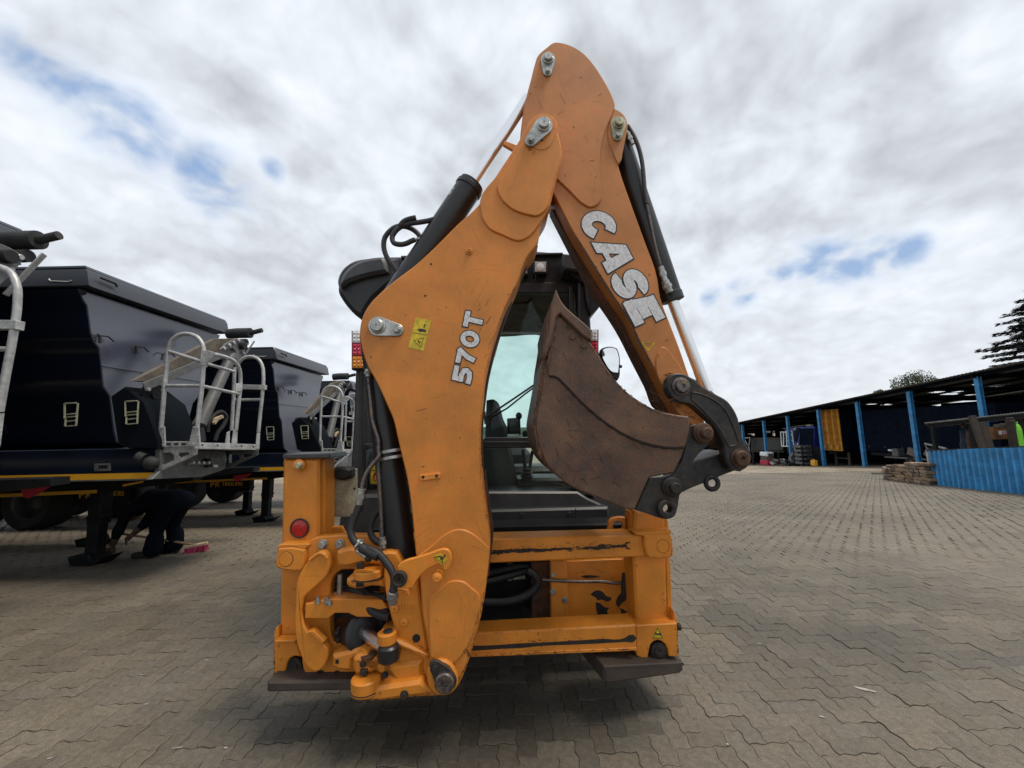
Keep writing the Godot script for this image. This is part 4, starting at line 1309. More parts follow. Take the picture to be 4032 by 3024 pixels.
func frame() -> void:
	var o: Material = MT["orange"]
	# ---- left stabiliser leg
	var lg := part("stabiliser_leg", plate("A", [172, 158, 386, 158, 386, 625, 388, 1240, 150, 1242, 160, 665], 2.12, 0.16, 0.012), o)
	part("leg_side", plate("A", [386, 160, 422, 160, 420, 640, 388, 660], 2.16, 0.12, 0.006), o, lg)
	part("leg_cap", plate("A", [166, 146, 172, 133, 445, 128, 452, 138, 452, 158, 168, 162], 2.10, 0.22, 0.005), MT["cab_grey"], lg)
	var bo := m1("A", 274, 197, 2.12)
	part("guide_boss", MB.new().lathe(bo, nm, [Vector2(0.031, 0), Vector2(0.031, 0.014), Vector2(0.022, 0.017), Vector2(0.022, 0.034), Vector2(0.012, 0.036), Vector2(0, 0.036)], 20), o, lg)
	bolt("A", 268, 200, 2.085, 17, lg, "adjusting_bolt", MT["yellow_zinc"])
	part("reflector", MB.new().lathe(m1("A", 270, 573, 2.12), nm, [Vector2(0.046, 0), Vector2(0.046, 0.006), Vector2(0.04, 0.009), Vector2(0.0395, 0.006), Vector2(0.02, 0.010), Vector2(0, 0.011)], 28), MT["red_lens"], lg)
	part("reflector_rim", MB.new().tube(circle(m1("A", 270, 573, 2.113), Vector3.RIGHT, Vector3.UP, 0.045, 28), 0.004, 6, true), MT["rubber"], lg)
	var er := part("lock_block", plate("A", [142, 690, 230, 686, 305, 700, 302, 800, 280, 828, 160, 820, 122, 800, 125, 770], 2.04, 0.08, 0.008, 2), o, lg)
	part("block_lid", plate("A", [140, 676, 160, 668, 318, 664, 330, 672, 300, 700, 235, 684, 142, 690], 2.045, 0.10, 0.004), o, lg)
	disc_part("A", 190, 756, 2.04, 38, 0.0025, "plug", "orange", er)
	part("plug_seam", MB.new().tube(circle(m1("A", 190, 756, 2.04), Vector3.RIGHT, Vector3.UP, len_at("A", 39, 2.04), 26), 0.0016, 5, true), MT["scuff"], er)
	var ft := part("foot_bracket", plate("A", [122, 1252, 246, 1240, 262, 1290, 276, 1340, 262, 1334, 236, 1334, 214, 1346, 198, 1370, 190, 1400, 182, 1446, 114, 1448, 116, 1340], 2.07, 0.10, 0.005), o, lg)
	part("foot_flange", plate("A", [126, 1240, 246, 1236, 246, 1252, 122, 1256], 2.055, 0.05, 0.003), o, ft)
	part("side_flange", plate("A", [116, 1448, 118, 1200, 128, 1165, 146, 1155, 148, 1240, 124, 1254], 2.10, 0.05, 0.004), o, ft)
	part("stabiliser_ram", MB.new().lathe(m1("A", 240, 1384, 2.11), nm, [Vector2(0.045, -0.03), Vector2(0.045, 0.02), Vector2(0.03, 0.024), Vector2(0.026, 0.03), Vector2(0.012, 0.03), Vector2(0, 0.026)], 22), MT["scuff"], lg)
	prism_m("A", [192, 1462, 200, 1380, 232, 1338, 262, 1340, 288, 1380, 290, 1462], 2.125, 0.06, "ram_end", "scuff", lg, 0.004, 2)
	var pd := part("stabiliser_pad", plate("A", [74, 1492, 82, 1482, 590, 1478, 600, 1540, 78, 1550, 72, 1540], 1.99, 0.34, 0.010), MT["pad_steel"])
	prism_m("A", [120, 1462, 560, 1455, 575, 1482, 90, 1486], 2.07, 0.2, "pad_rib", "pad_steel", pd, 0.006)
	# ---- right leg
	var rg := part("stabiliser_leg", plate("B", [1058, 470, 1236, 470, 1250, 1140, 1066, 1142, 1044, 745], 2.19, 0.16, 0.012), o)
	part("leg_side", plate("B", [1030, 476, 1058, 474, 1060, 608, 1032, 612], 2.24, 0.1, 0.004), o, rg)
	part("leg_side", plate("B", [1234, 472, 1256, 540, 1284, 1138, 1248, 1142], 2.21, 0.16, 0.006), o, rg)
	var eb := part("lock_block", plate("B", [1112, 618, 1190, 612, 1268, 606, 1280, 650, 1284, 735, 1270, 746, 1140, 750, 1124, 728], 2.11, 0.08, 0.008, 2), o, rg)
	part("block_lid", plate("B", [1055, 600, 1270, 586, 1276, 606, 1190, 612, 1112, 622, 1060, 612], 2.12, 0.1, 0.004), o, rg)
	disc_part("B", 1222, 680, 2.11, 36, 0.0025, "plug", "orange", eb)
	part("plug_seam", MB.new().tube(circle(m1("B", 1222, 680, 2.11), Vector3.RIGHT, Vector3.UP, len_at("B", 36, 2.11), 26), 0.0014, 5, true), MT["scuff"], eb)
	var fb := part("foot_bracket", plate("B", [1062, 1150, 1306, 1136, 1314, 1240, 1316, 1338, 1258, 1336, 1250, 1290, 1236, 1262, 1214, 1244, 1190, 1238, 1168, 1246, 1150, 1264, 1140, 1300, 1132, 1344, 1098, 1346, 1068, 1332, 1060, 1300], 2.13, 0.12, 0.005), o, rg)
	part("side_flange", plate("B", [1282, 1140, 1284, 1062, 1298, 1080, 1308, 1136], 2.16, 0.06, 0.003), o, fb)
	part("side_pin", MB.new().cyl(m1("B", 1304, 1158, 2.2), m1("B", 1326, 1156, 2.2), 0.018, 14), MT["scuff"], fb)
	var wl := part("warning_label", MB.new().prism(M("B", [1190, 1158, 1230, 1228, 1156, 1230], 2.1285), -nm * 0.0012, 0.0002), MT["sticker"], fb)
	var wp := MB.new()
	wp.ribbon(M("B", [1190, 1166, 1222, 1224, 1163, 1226, 1190, 1166, 1222, 1224], 2.128), 0.0016, nm, 0.0004)
	wp.ribbon(M("B", [1174, 1194, 1192, 1204, 1206, 1198, 1212, 1214], 2.128), 0.004, nm, 0.0006)
	part("pictogram", wp, MT["black_decal"], wl)
	prism_m("B", [1148, 1345, 1160, 1270, 1190, 1246, 1222, 1258, 1240, 1290, 1248, 1345], 2.15, 0.06, "ram_end", "scuff", rg, 0.004, 2)
	part("stabiliser_ram", MB.new().lathe(m1("B", 1192, 1292, 2.15), nm, [Vector2(0.040, -0.03), Vector2(0.040, 0.015), Vector2(0.026, 0.018), Vector2(0.024, 0.026), Vector2(0.010, 0.026), Vector2(0, 0.022)], 22), MT["scuff"], rg)
	# the pad is a bevelled block that lies a little askew
	var p0 := m1("B", 872, 1420, 2.02)
	var p1 := m1("B", 1346, 1384, 2.12)
	var pb := MB.new()
	var up := Vector3.UP
	var along := (p1 - p0).normalized()
	var backw := along.cross(up).normalized() * -1.0
	if backw.z > 0: backw = -backw
	pb.prism([p0 + up * 0.02, p1 + up * 0.012, p1 - up * 0.03, p1 - up * 0.042 - along * 0.02, p0 - up * 0.062 + along * 0.015, p0 - up * 0.05], backw * 0.34, 0.012)
	var rp := part("stabiliser_pad", pb, MT["pad_steel"])
	part("pad_top", MB.new().prism([p0 + up * 0.021, p1 + up * 0.013, p1 + up * 0.013 + backw * 0.34 - along * 0.03, p0 + up * 0.021 + backw * 0.34 + along * 0.02], up * -0.015, 0.004), MT["pad_steel"], rp)
	# ---- the rails between the legs
	var ur := part("upper_rail", plate("B", [-560, 640, 215, 636, 1100, 612, 1122, 728, 1118, 742, 195, 781, -560, 800], 2.14, 0.14, 0.007), o)
	wear("B", [215, 714, 350, 706, 480, 704, 640, 696, 800, 690, 900, 684, 1006, 678], 2.1388, 230, 0.017, ur, "scuff", 0.6, "scuff_line")
	wear("B", [215, 714, 350, 706, 480, 704, 640, 696], 2.1384, 90, 0.02, ur, "scuff", 0.5, "scuff_line")
	part("rail_notch", MB.new().tube(bend(M("B", [1026, 658, 1006, 660, 1000, 676, 1006, 690, 1026, 694], 2.139)), 0.004, 6), MT["scuff"], ur)
	var lr := part("lower_rail", plate("B", [-560, 1230, 130, 1196, 1060, 1146, 1066, 1300, 78, 1338, -560, 1365], 2.10, 0.10, 0.007), o)
	var ledge := M("B", [-560, 1230, 130, 1196, 1060, 1146], 2.102)
	part("rail_ledge", MB.new().prism([ledge[0], ledge[1], ledge[2], ledge[2] + Vector3(0, 0.0, -0.13), ledge[0] + Vector3(0, 0.0, -0.13)], Vector3.DOWN * 0.015, 0.003), o, lr)
	part("scuff_line", MB.new().sheet(soft(M("B", [40, 1272, 250, 1266, 350, 1258, 500, 1252, 700, 1240, 860, 1230, 1000, 1222, 1020, 1208, 1050, 1206, 1066, 1226, 1050, 1246, 1000, 1248, 860, 1256, 700, 1264, 500, 1272, 380, 1284, 250, 1290, 100, 1300, 40, 1302], 2.0985)), nm), MT["scuff"], lr)
	part("rail_lip", plate("B", [78, 1322, 1066, 1282, 1066, 1302, 78, 1340], 2.092, 0.05, 0.003), o, lr)
	wear("B", [1304, 1150, 1312, 1240, 1314, 1330], 2.13, 36, 0.008, fb)
	wear("B", [200, 1196, 500, 1180, 800, 1162, 1050, 1150], 2.10, 30, 0.006, lr, "worn_edge")
	wear("B", [100, 1330, 400, 1316, 700, 1300, 1060, 1290], 2.092, 60, 0.009, lr, "worn_edge")
	wear("B", [220, 690, 500, 680, 800, 672, 1000, 668], 2.1385, 60, 0.009, ur, "worn_edge", 2.2)
	wear("B", [350, 1250, 600, 1240, 900, 1225], 2.0985, 30, 0.008, lr, "worn_edge", 2.0)
	wear("B", [1125, 740, 1268, 742, 1280, 690], 2.11, 22, 0.005, eb, "scuff", 0.6)
	wear("B", [1220, 960, 1226, 1080], 2.19, 14, 0.008, rg, "worn_edge", 3.0)
	wear("B", [700, 850, 880, 850], 2.4585, 16, 0.012, ur, "worn_edge", 3.0)
	wear("A", [126, 770, 142, 800, 160, 818, 290, 820], 2.04, 22, 0.005, er, "scuff", 0.6)
	wear("A", [118, 1300, 120, 1440], 2.07, 26, 0.007, ft)
	wear("A", [120, 1440, 182, 1442], 2.07, 12, 0.006, ft)
	# ---- rear panel of the chassis with flaked paint
	var pn := part("rear_panel", plate("B", [640, 770, 1042, 752, 1046, 1122, 640, 1118], 2.46, 0.03, 0.003), o)
	part("panel_frame", plate("B", [556, 772, 652, 768, 660, 1120, 560, 1118], 2.40, 0.06, 0.004), o, pn)
	part("panel_frame", plate("B", [440, 776, 556, 772, 560, 1118, 444, 1118], 2.52, 0.06, 0.004), MT["worn_edge"], pn)
	part("corner_gusset", plate("B", [960, 752, 1040, 748, 1046, 830, 1030, 850, 1024, 790, 1010, 762], 2.36, 0.03, 0.004, 2), o, pn)
	part("corner_gusset", plate("B", [1034, 1000, 1054, 1040, 1058, 1110, 1040, 1136, 960, 1138, 920, 1104, 1010, 1094, 1030, 1070], 2.34, 0.03, 0.004, 2), o, pn)
	for e in [[[792, 966, 812, 948, 846, 942, 870, 956, 886, 976, 916, 984, 912, 1002, 886, 1008, 858, 996, 836, 1002, 822, 984, 804, 974]], [[822, 1012, 850, 1018, 872, 1040, 906, 1046, 890, 1062, 896, 1088, 838, 1090, 828, 1060]], [[946, 998, 972, 958, 1000, 950, 1004, 1000, 978, 1016, 962, 1042, 944, 1026]], [[962, 1046, 990, 1056, 1008, 1068, 1008, 1084, 968, 1088, 976, 1066]], [[820, 1086, 900, 1088, 892, 1094, 800, 1094]], [[734, 860, 760, 852, 832, 856, 836, 864, 760, 868]]]:
		part("flaked_paint", MB.new().sheet(soft(M("B", e[0], 2.4585), 2), nm), MT["scuff"], pn)
	for e in [[568, 950, 14, 2.40], [640, 998, 14, 2.40], [570, 850, 10, 2.40]]:
		bolt("B", e[0], e[1], e[3], e[2], pn)
	hose("B", [505, 878, 600, 884, 740, 890, 870, 890, 930, 898, 985, 896], 2.38, 2.38, 0.009, "steel_pipe", "steel", pn)
	part("manifold", MB.new().tube(M("B", [996, 842, 992, 900, 990, 980], 2.37), 0.017, 12), MT["scuff"], pn)
	# hydraulic hoses behind the rails
	var hs := hose("B", [60, 870, 200, 838, 330, 810, 420, 800, 480, 812, 520, 850], 2.55, 2.6, 0.024, "hydraulic_hose", "rubber")
	hose("B", [100, 905, 230, 880, 330, 850, 400, 830, 460, 825, 510, 870], 2.5, 2.55, 0.018, "hydraulic_hose", "rubber", hs)
	hose("B", [60, 1000, 180, 1012, 290, 1010, 390, 985, 450, 945, 480, 895, 455, 850, 420, 830], 2.45, 2.5, 0.022, "hydraulic_hose", "rubber", hs)
	hose("B", [60, 1020, 200, 1016, 310, 1000, 410, 960, 470, 920, 500, 880], 2.5, 2.55, 0.022, "hydraulic_hose", "rubber", hs)
	prism_m("B", [300, 780, 330, 780, 322, 888, 300, 888], 2.6, 0.03, "hose_clip", "zinc", hs)
	prism_m("B", [330, 862, 400, 850, 406, 876, 330, 884], 2.6, 0.03, "hose_clip", "zinc", hs)
	# towing lug
	var lug := soft(M("B", [896, 612, 898, 560, 906, 530, 925, 514, 1000, 508, 1004, 612], 2.30), 2)
	part("tow_lug", MB.new().prism(keyhole(lug, m1("B", 956, 562, 2.30), Vector3(1, 0, -TURN).normalized(), Vector3.UP, len_at("B", 30, 2.3)), -nm * 0.03, 0.003), o)
	# dark insides: gearbox, axle and wheels
	var dk := MB.new()
	dk.box(m1("B", 300, 560, 2.75), Vector3(1.7, 0.12, 0.5), Basis(), 0.01)
	dk.box(m1("B", 150, 920, 3.3) + Vector3(-0.05, 0, 0), Vector3(0.8, 0.34, 1.2), Basis(), 0.05)
	dk.box(m1("B", 180, 760, 3.2) + Vector3(-0.05, 0, 0), Vector3(1.4, 0.35, 1.0), Basis(), 0.05)
	dk.box(Vector3(-0.2, 0.5, -4.7), Vector3(1.3, 0.3, 3.0), Basis(), 0.03)  # this box and the next: unseen underbody, added to deepen the shade below
	dk.box(Vector3(-0.2, 0.72, -3.3), Vector3(1.9, 0.1, 0.9), Basis(), 0.02)
	var ch := part("chassis", dk, MT["chassis"])
	part("rear_axle", MB.new().cyl(Vector3(-1.05, 0.62, -3.35), Vector3(0.75, 0.62, -3.40), 0.13, 20), MT["chassis"], ch)
	for e in [[-0.98, -3.35, 0.66, 0.42], [0.66, -3.4, 0.66, 0.42], [-0.95, -5.55, 0.45, 0.32], [0.55, -5.6, 0.45, 0.32]]:
		wheel("wheel", Vector3(e[0], ground_y(e[1]) + e[2], e[1]), Vector3.RIGHT, e[2], e[3], "orange", ch if false else null)
	# engine hood ahead of the cab
	part("hood", MB.new().box(Vector3(-0.28, 0.9, -5.2), Vector3(0.95, 0.7, 1.7), Basis(), 0.1), MT["cab_black"])
	part("front_axle", MB.new().bar(Vector3(-0.95, 0.45, -5.55), Vector3(0.55, 0.45, -5.6), 0.2, 0.2), MT["chassis"])

func wheel(called: String, o: Vector3, axis: Vector3, r: float, w: float, rim: String, parent: Node3D) -> void:
	var t := part(called, MB.new().lathe(o, axis, [Vector2(r * 0.56, -w / 2), Vector2(r * 0.62, -w / 2), Vector2(r * 0.86, -w * 0.52), Vector2(r * 0.96, -w * 0.45), Vector2(r, -w * 0.32), Vector2(r, w * 0.32), Vector2(r * 0.96, w * 0.45), Vector2(r * 0.86, w * 0.52), Vector2(r * 0.62, w / 2), Vector2(r * 0.56, w / 2)], 36), MT["tyre"], parent)
	var d := MB.new()
	d.lathe(o, axis, [Vector2(r * 0.6, w / 2), Vector2(r * 0.58, w * 0.46), Vector2(r * 0.54, w * 0.42), Vector2(r * 0.5, w * 0.1), Vector2(r * 0.3, w * 0.06), Vector2(r * 0.26, w * 0.2), Vector2(r * 0.15, w * 0.24), Vector2(0, w * 0.24)], 30)
	d.lathe(o, -axis, [Vector2(r * 0.6, w / 2), Vector2(r * 0.58, w * 0.46), Vector2(r * 0.54, w * 0.42), Vector2(r * 0.5, w * 0.1), Vector2(r * 0.3, w * 0.06), Vector2(r * 0.26, w * 0.2), Vector2(r * 0.15, w * 0.24), Vector2(0, w * 0.24)], 30)
	part("rim", d, MT[rim], t)

func carriage() -> void:
	var o: Material = MT["orange"]
	# sliding carriage plate with its two windows left open between separate bars
	var cz := 2.06
	var c := part("swing_carriage", plate("A", [300, 700, 312, 668, 345, 636, 410, 622, 600, 614, 770, 620, 770, 700, 640, 830, 520, 820, 470, 860, 452, 930, 452, 990, 300, 1010], cz, 0.05, 0.006, 2), o)
	part("carriage_side", plate("A", [296, 1000, 452, 985, 452, 1090, 452, 1200, 470, 1250, 560, 1275, 600, 1300, 600, 1462, 350, 1462, 300, 1430, 284, 1370, 290, 1200], cz, 0.05, 0.006, 2), o, c)
	part("carriage_shelf", MB.new().prism(M("A", [305, 1022, 480, 992, 760, 1000, 790, 1040, 800, 1100, 610, 1102, 560, 1078, 480, 1078, 440, 1110, 300, 1110], 1.99), -nm * 0.10, 0.004), o, c)
	var sh := M("A", [305, 1020, 480, 990, 760, 998], 1.99)
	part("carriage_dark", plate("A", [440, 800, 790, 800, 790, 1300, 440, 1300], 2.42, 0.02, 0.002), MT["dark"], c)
	part("carriage_post", plate("A", [745, 930, 790, 930, 800, 1060, 770, 1060], 2.16, 0.06, 0.004), o, c)
	var cl := part("clamp_plate", plate("A", [438, 738, 436, 850, 410, 880, 318, 962, 297, 985, 296, 1150, 316, 1186, 352, 1180, 408, 1240, 412, 1262, 434, 1290, 432, 1362, 400, 1412, 372, 1426, 345, 1422, 300, 1378, 270, 1310, 247, 1236, 246, 1000, 252, 900, 275, 836, 322, 768, 358, 730, 390, 712, 420, 716], 1.985, 0.035, 0.006, 2), o, c)
	part("clamp_flange", plate("A", [320, 1186, 350, 1180, 420, 1242, 404, 1264], 1.975, 0.03, 0.003), o, cl)
	part("clamp_rim", MB.new().tube(bend(M("A", [332, 762, 360, 738, 392, 722, 418, 730, 436, 752], 1.984)), 0.008, 7), o, cl)
	for e in [[410, 668, 22], [512, 666, 22]]: bolt("A", e[0], e[1], cz, e[2], c)
	for e in [[392, 1442, 20], [492, 1442, 18]]: bolt("A", e[0], e[1], cz, e[2], c, "bolt", MT["scuff"])
	for e in [[378, 1002], [432, 1000], [446, 1014]]:
		var b := MB.new()
		var s := m1("A", e[0], e[1] + 16, 1.99 - 0.01)
		var r := 0.012
		b.lathe(s, Vector3.UP, [Vector2(r * 1.25, 0), Vector2(r * 1.25, 0.006), Vector2(r, 0.006), Vector2(r, 0.017), Vector2(r * 0.6, 0.018), Vector2(r * 0.55, 0.03), Vector2(0, 0.03)], 6)
		part("shelf_bolt", b, MT["zinc"], c)
	part("threaded_rod", MB.new().tube(M("A", [512, 845, 508, 985], 2.05), 0.013, 10), MT["zinc"], c)
	hose("A", [470, 820, 520, 802, 600, 812], 2.1, 2.2, 0.012, "inner_hose", "rubber", c)
	hose("A", [470, 950, 560, 940, 640, 960, 690, 1010, 760, 1060, 800, 1080], 2.12, 1.98, 0.02, "inner_hose", "rubber", c)
	hose("A", [640, 940, 700, 980, 760, 985, 800, 975], 2.08, 2.0, 0.022, "inner_hose", "rubber", c)
	hose("A", [660, 1010, 700, 1060, 760, 1090, 810, 1100], 2.02, 1.96, 0.02, "inner_hose", "rubber", c)
	# swing cylinder lying across the carriage
	var a0 := m1("A", 560, 1175, 2.22)
	var a1 := m1("A", 660, 1190, 2.02)
	var sc := part("swing_cylinder", MB.new().cyl(a0, a1, 0.083, 30, 0.006), MT["cylinder_black"])
	var ax := (a1 - a0).normalized()
	part("gland", MB.new().lathe(a1, ax, [Vector2(0.083, -0.03), Vector2(0.089, -0.028), Vector2(0.089, -0.004), Vector2(0.07, 0.004), Vector2(0.045, 0.006)], 30), MT["cylinder_black"], sc)
	part("piston_rod", MB.new().cyl(m1("A", 655, 1188, 2.03), m1("A", 775, 1278, 1.9), 0.028, 22), MT["chrome"], sc)
	hose("A", [490, 1210, 500, 1180, 530, 1170], 2.06, 2.1, 0.014, "steel_pipe", "steel", sc)
	hose("A", [490, 1240, 520, 1225, 560, 1225], 2.06, 2.1, 0.014, "steel_pipe", "steel", sc)
	part("rod_eye", MB.new().cyl(m1("A", 800, 1360, 1.86), m1("A", 800, 1262, 1.86), len_at("A", 56, 1.86), 24, 0.008), MT["cylinder_black"], sc)
	# ---- the swing casting that carries the boom
	var kz := 1.92
	var k := part("swing_casting", plate("A", [770, 770, 740, 735, 760, 718, 848, 716, 862, 742, 890, 800, 925, 930, 975, 890, 986, 990, 1004, 1100, 1024, 1230, 1048, 1338, 1100, 1352, 1150, 1358, 1190, 1388, 1212, 1426, 1214, 1482, 1196, 1524, 1160, 1556, 1080, 1574, 1000, 1578, 860, 1590, 760, 1600, 740, 1560, 748, 1400, 800, 1392, 850, 1362, 862, 1284, 828, 1255, 742, 1204, 756, 1180, 800, 1192, 832, 1168, 812, 1100, 790, 1010, 776, 930, 768, 850], kz, 0.12, 0.010, 2), o)
	for e in [[[490, 712, 560, 690, 660, 696, 740, 720, 770, 745, 768, 800, 640, 785, 600, 792, 540, 808, 495, 800, 486, 750], 1.98], [[548, 876, 600, 860, 700, 874, 768, 866, 770, 926, 690, 918, 640, 932, 560, 926, 545, 905], 1.93]]:
		part("yoke", plate("A", e[0], e[1], 0.14, 0.014, 2), o, k)
	part("pivot_pin", MB.new().cyl(m1("A", 684, 868, 1.96), m1("A", 684, 812, 1.96), len_at("A", 82, 1.96), 28, 0.006), o, k)
	part("grease_stain", MB.new().cyl(m1("A", 686, 864, 1.955), m1("A", 686, 856, 1.955), len_at("A", 84, 1.955), 28, 0.002), MT["scuff"], k)
	prism_m("A", [606, 888, 648, 884, 650, 922, 604, 926], 1.926, 0.02, "grease_patch", "scuff", k, 0.002)
	prism_m("A", [606, 782, 640, 778, 650, 818, 612, 820], 1.955, 0.02, "grease_patch", "scuff", k, 0.002)
	# lower yoke
	part("lower_yoke", plate("A", [584, 1352, 612, 1330, 660, 1338, 720, 1350, 760, 1402, 850, 1380, 1000, 1362, 1000, 1480, 870, 1490, 850, 1560, 760, 1580, 752, 1402, 690, 1440, 600, 1450, 582, 1420], 1.90, 0.16, 0.016, 2), o, k)
	part("lower_yoke", plate("A", [580, 1530, 600, 1514, 660, 1535, 750, 1516, 850, 1500, 990, 1480, 1060, 1560, 1000, 1572, 870, 1586, 760, 1604, 690, 1606, 600, 1590, 578, 1566], 1.86, 0.09, 0.014, 2), o, k)
	part("lug", plate("A", [462, 1330, 560, 1305, 640, 1290, 720, 1300, 740, 1330, 700, 1352, 612, 1340, 586, 1360, 580, 1424, 500, 1420, 462, 1400], 1.96, 0.12, 0.014, 2), o, k)
	part("lug_cap", MB.new().lathe(m1("A", 680, 1316, 1.93) - Vector3.UP * 0.006, Vector3.UP, [Vector2(0.036, -0.01), Vector2(0.036, 0.004), Vector2(0.03, 0.006), Vector2(0.0, 0.006)], 26), MT["worn_edge"], k)
	part("lower_pin", MB.new().cyl(m1("A", 668, 1540, 1.9), m1("A", 668, 1450, 1.9), len_at("A", 80, 1.9), 30, 0.006), o, k)
	part("pin_groove", MB.new().cyl(m1("A", 668, 1524, 1.9), m1("A", 668, 1517, 1.9), len_at("A", 82, 1.9), 30, 0.001), MT["scuff"], k)
	part("rod_boss", MB.new().lathe(m1("A", 790, 1204, 1.88), Vector3.UP, [Vector2(0.041, -0.03), Vector2(0.041, 0.008), Vector2(0.034, 0.012), Vector2(0, 0.012)], 26), o, k)
	part("boss_cap", MB.new().cyl(m1("A", 796, 1196, 1.88), m1("A", 796, 1176, 1.88), 0.021, 20), MT["scuff"], k)
	prism_m("A", [628, 1418, 668, 1416, 668, 1452, 626, 1452], 1.885, 0.03, "stop", "scuff", k, 0.004)
	prism_m("A", [480, 1352, 504, 1352, 504, 1382, 480, 1382], 1.957, 0.02, "hole", "scuff", k, 0.004)
	for e in [[648, 1378, 18, 1.90], [780, 1442, 18, 1.90], [893, 1560, 22, 1.86]]: bolt("A", e[0], e[1], e[3], e[2] * 0.8, k, "bolt", MT["scuff"])
	for e in [[838, 1048], [893, 1130]]:
		part("grease_boss", MB.new().lathe(m1("A", e[0], e[1], kz), nm, [Vector2(0.017, 0), Vector2(0.017, 0.01), Vector2(0.011, 0.013), Vector2(0.004, 0.013), Vector2(0.003, 0.006), Vector2(0, 0.006)], 16), o, k)
	part("drain_hole", MB.new().sheet(circle(m1("A", 964, 1226, kz) + nm * 0.0015, Vector3.RIGHT, Vector3.UP, 0.018, 18), nm), MT["dark"], k)
	# cast lettering blurred under the paint
	var cast := MB.new()
	for i in 5:
		cast.prism(M("A", [862 + i * 18.0, 1024, 874 + i * 18.0, 1023, 876 + i * 18.0, 1052, 864 + i * 18.0, 1053], kz - 0.003), -nm * 0.003, 0.001)
	for i in 4:
		cast.prism(M("A", [874 + i * 20.0, 1062, 888 + i * 20.0, 1061, 889 + i * 20.0, 1076, 876 + i * 20.0, 1077], kz - 0.003), -nm * 0.003, 0.001)
	part("cast_mark", cast, o, k)
	part("strut", plate("A", [742, 1205, 800, 1225, 870, 1245, 960, 1290, 1040, 1336, 1020, 1345, 930, 1310, 860, 1284, 745, 1240], kz - 0.035, 0.05, 0.010, 2), o, k)
	wear("A", [600, 1580, 700, 1600, 860, 1586, 1000, 1574, 1080, 1570], 1.86, 60, 0.010, k, "scuff", 1.4)
	wear("A", [1040, 1340, 1150, 1358, 1200, 1400], kz, 14, 0.006, k, "worn_edge")
	wear("A", [950, 1240, 1040, 1300], kz, 12, 0.010, k, "worn_edge", 2.5)
	wear("A", [560, 880, 640, 880], 1.93, 10, 0.010, k, "scuff", 2.0)
	# transport lock lever
	var lv := part("lock_lever", plate("A", [852, 800, 884, 770, 960, 748, 1060, 715, 1115, 696, 1148, 698, 1168, 722, 1168, 790, 1152, 822, 1126, 824, 1116, 796, 1092, 786, 1030, 818, 982, 862, 940, 928, 900, 934, 856, 928], 1.835, 0.02, 0.004, 2), o)
	var lt := part("warning_label", MB.new().prism(M("A", [1066, 742, 1108, 722, 1148, 762, 1118, 792], 1.8335), -nm * 0.0012, 0.0002), MT["sticker"], lv)
	var pic := MB.new()
	pic.ribbon(M("A", [1072, 744, 1112, 740, 1122, 782, 1072, 744, 1112, 740], 1.833), 0.0022, nm, 0.0004)
	pic.ribbon(M("A", [1104, 756, 1126, 746, 1136, 730], 1.833), 0.003, nm, 0.0006)
	pic.ribbon(M("A", [1108, 748, 1122, 758], 1.833), 0.004, nm, 0.0008)
	part("pictogram", pic, MT["black_decal"], lt)
	part("pivot", MB.new().lathe(m1("A", 866, 868, 1.835), nm, [Vector2(0.034, 0), Vector2(0.034, 0.018), Vector2(0.028, 0.022), Vector2(0.024, 0.022), Vector2(0.02, 0.014), Vector2(0.008, 0.014), Vector2(0.007, 0.004), Vector2(0, 0.004)], 24), MT["scuff"], lv)
	part("stop_pin", MB.new().lathe(m1("A", 1092, 858, 1.86), nm, [Vector2(0.023, -0.02), Vector2(0.023, 0.02), Vector2(0.016, 0.024), Vector2(0.016, 0.034), Vector2(0.006, 0.036), Vector2(0, 0.03)], 20), o, lv)
	var pp := part("pin_plate", plate("A", [1040, 1392, 1048, 1364, 1075, 1356, 1104, 1368, 1188, 1442, 1203, 1480, 1192, 1518, 1160, 1540, 1118, 1542, 1084, 1512, 1058, 1450], 1.845, 0.012, 0.003, 2), MT["link_grey"], k)
	bolt("A", 1075, 1398, 1.845, 17, pp, "bolt", MT["scuff"])
	part("pin_head", MB.new().lathe(m1("A", 1134, 1482, 1.845), nm, [Vector2(0.042, 0), Vector2(0.042, 0.016), Vector2(0.036, 0.022), Vector2(0.014, 0.022), Vector2(0.012, 0.014), Vector2(0, 0.014)], 26), MT["steel"], pp)
	part("pin_ring", MB.new().prism(teardrop("A", 1120, 1480, 92, 1110, 1440, 86, 1.862), -nm * 0.03, 0.008), o, k)
	# ---- boom cylinder and its pipes
	var bz := 2.03
	var b0 := m1("A", 876, 752, bz)
	var b1 := m1("C", 258, 780, bz + 0.05)
	var bc := part("boom_cylinder", MB.new().cyl(b0, b1, 0.071, 32, 0.004), MT["cylinder_black"])
	for e in [[122.0], [160.0]]:
		var y: float = e[0]
		var cen := m1("A", 828 + (y - 122) * 0.12, y - 8, bz)
		part("clamp_band", MB.new().lathe(cen, (b1 - b0).normalized(), [Vector2(0.0725, -0.008), Vector2(0.0745, -0.007), Vector2(0.0745, 0.007), Vector2(0.0725, 0.008)], 30), MT["zinc"], bc)
	fitting(m1("J", 824, 318, 1.98), m1("J", 830, 380, 1.98), 0.012, bc)
	hose("J", [830, 375, 840, 480, 852, 600, 866, 740, 890, 820, 910, 880, 916, 930, 915, 980, 920, 1020, 905, 1050, 870, 1090, 825, 1150, 800, 1200, 785, 1250, 778, 1300], 1.985, 1.95, 0.0105, "steel_pipe", "steel", bc)
	fitting(m1("J", 778, 1292, 1.95), m1("J", 756, 1422, 1.95), 0.0145, bc)
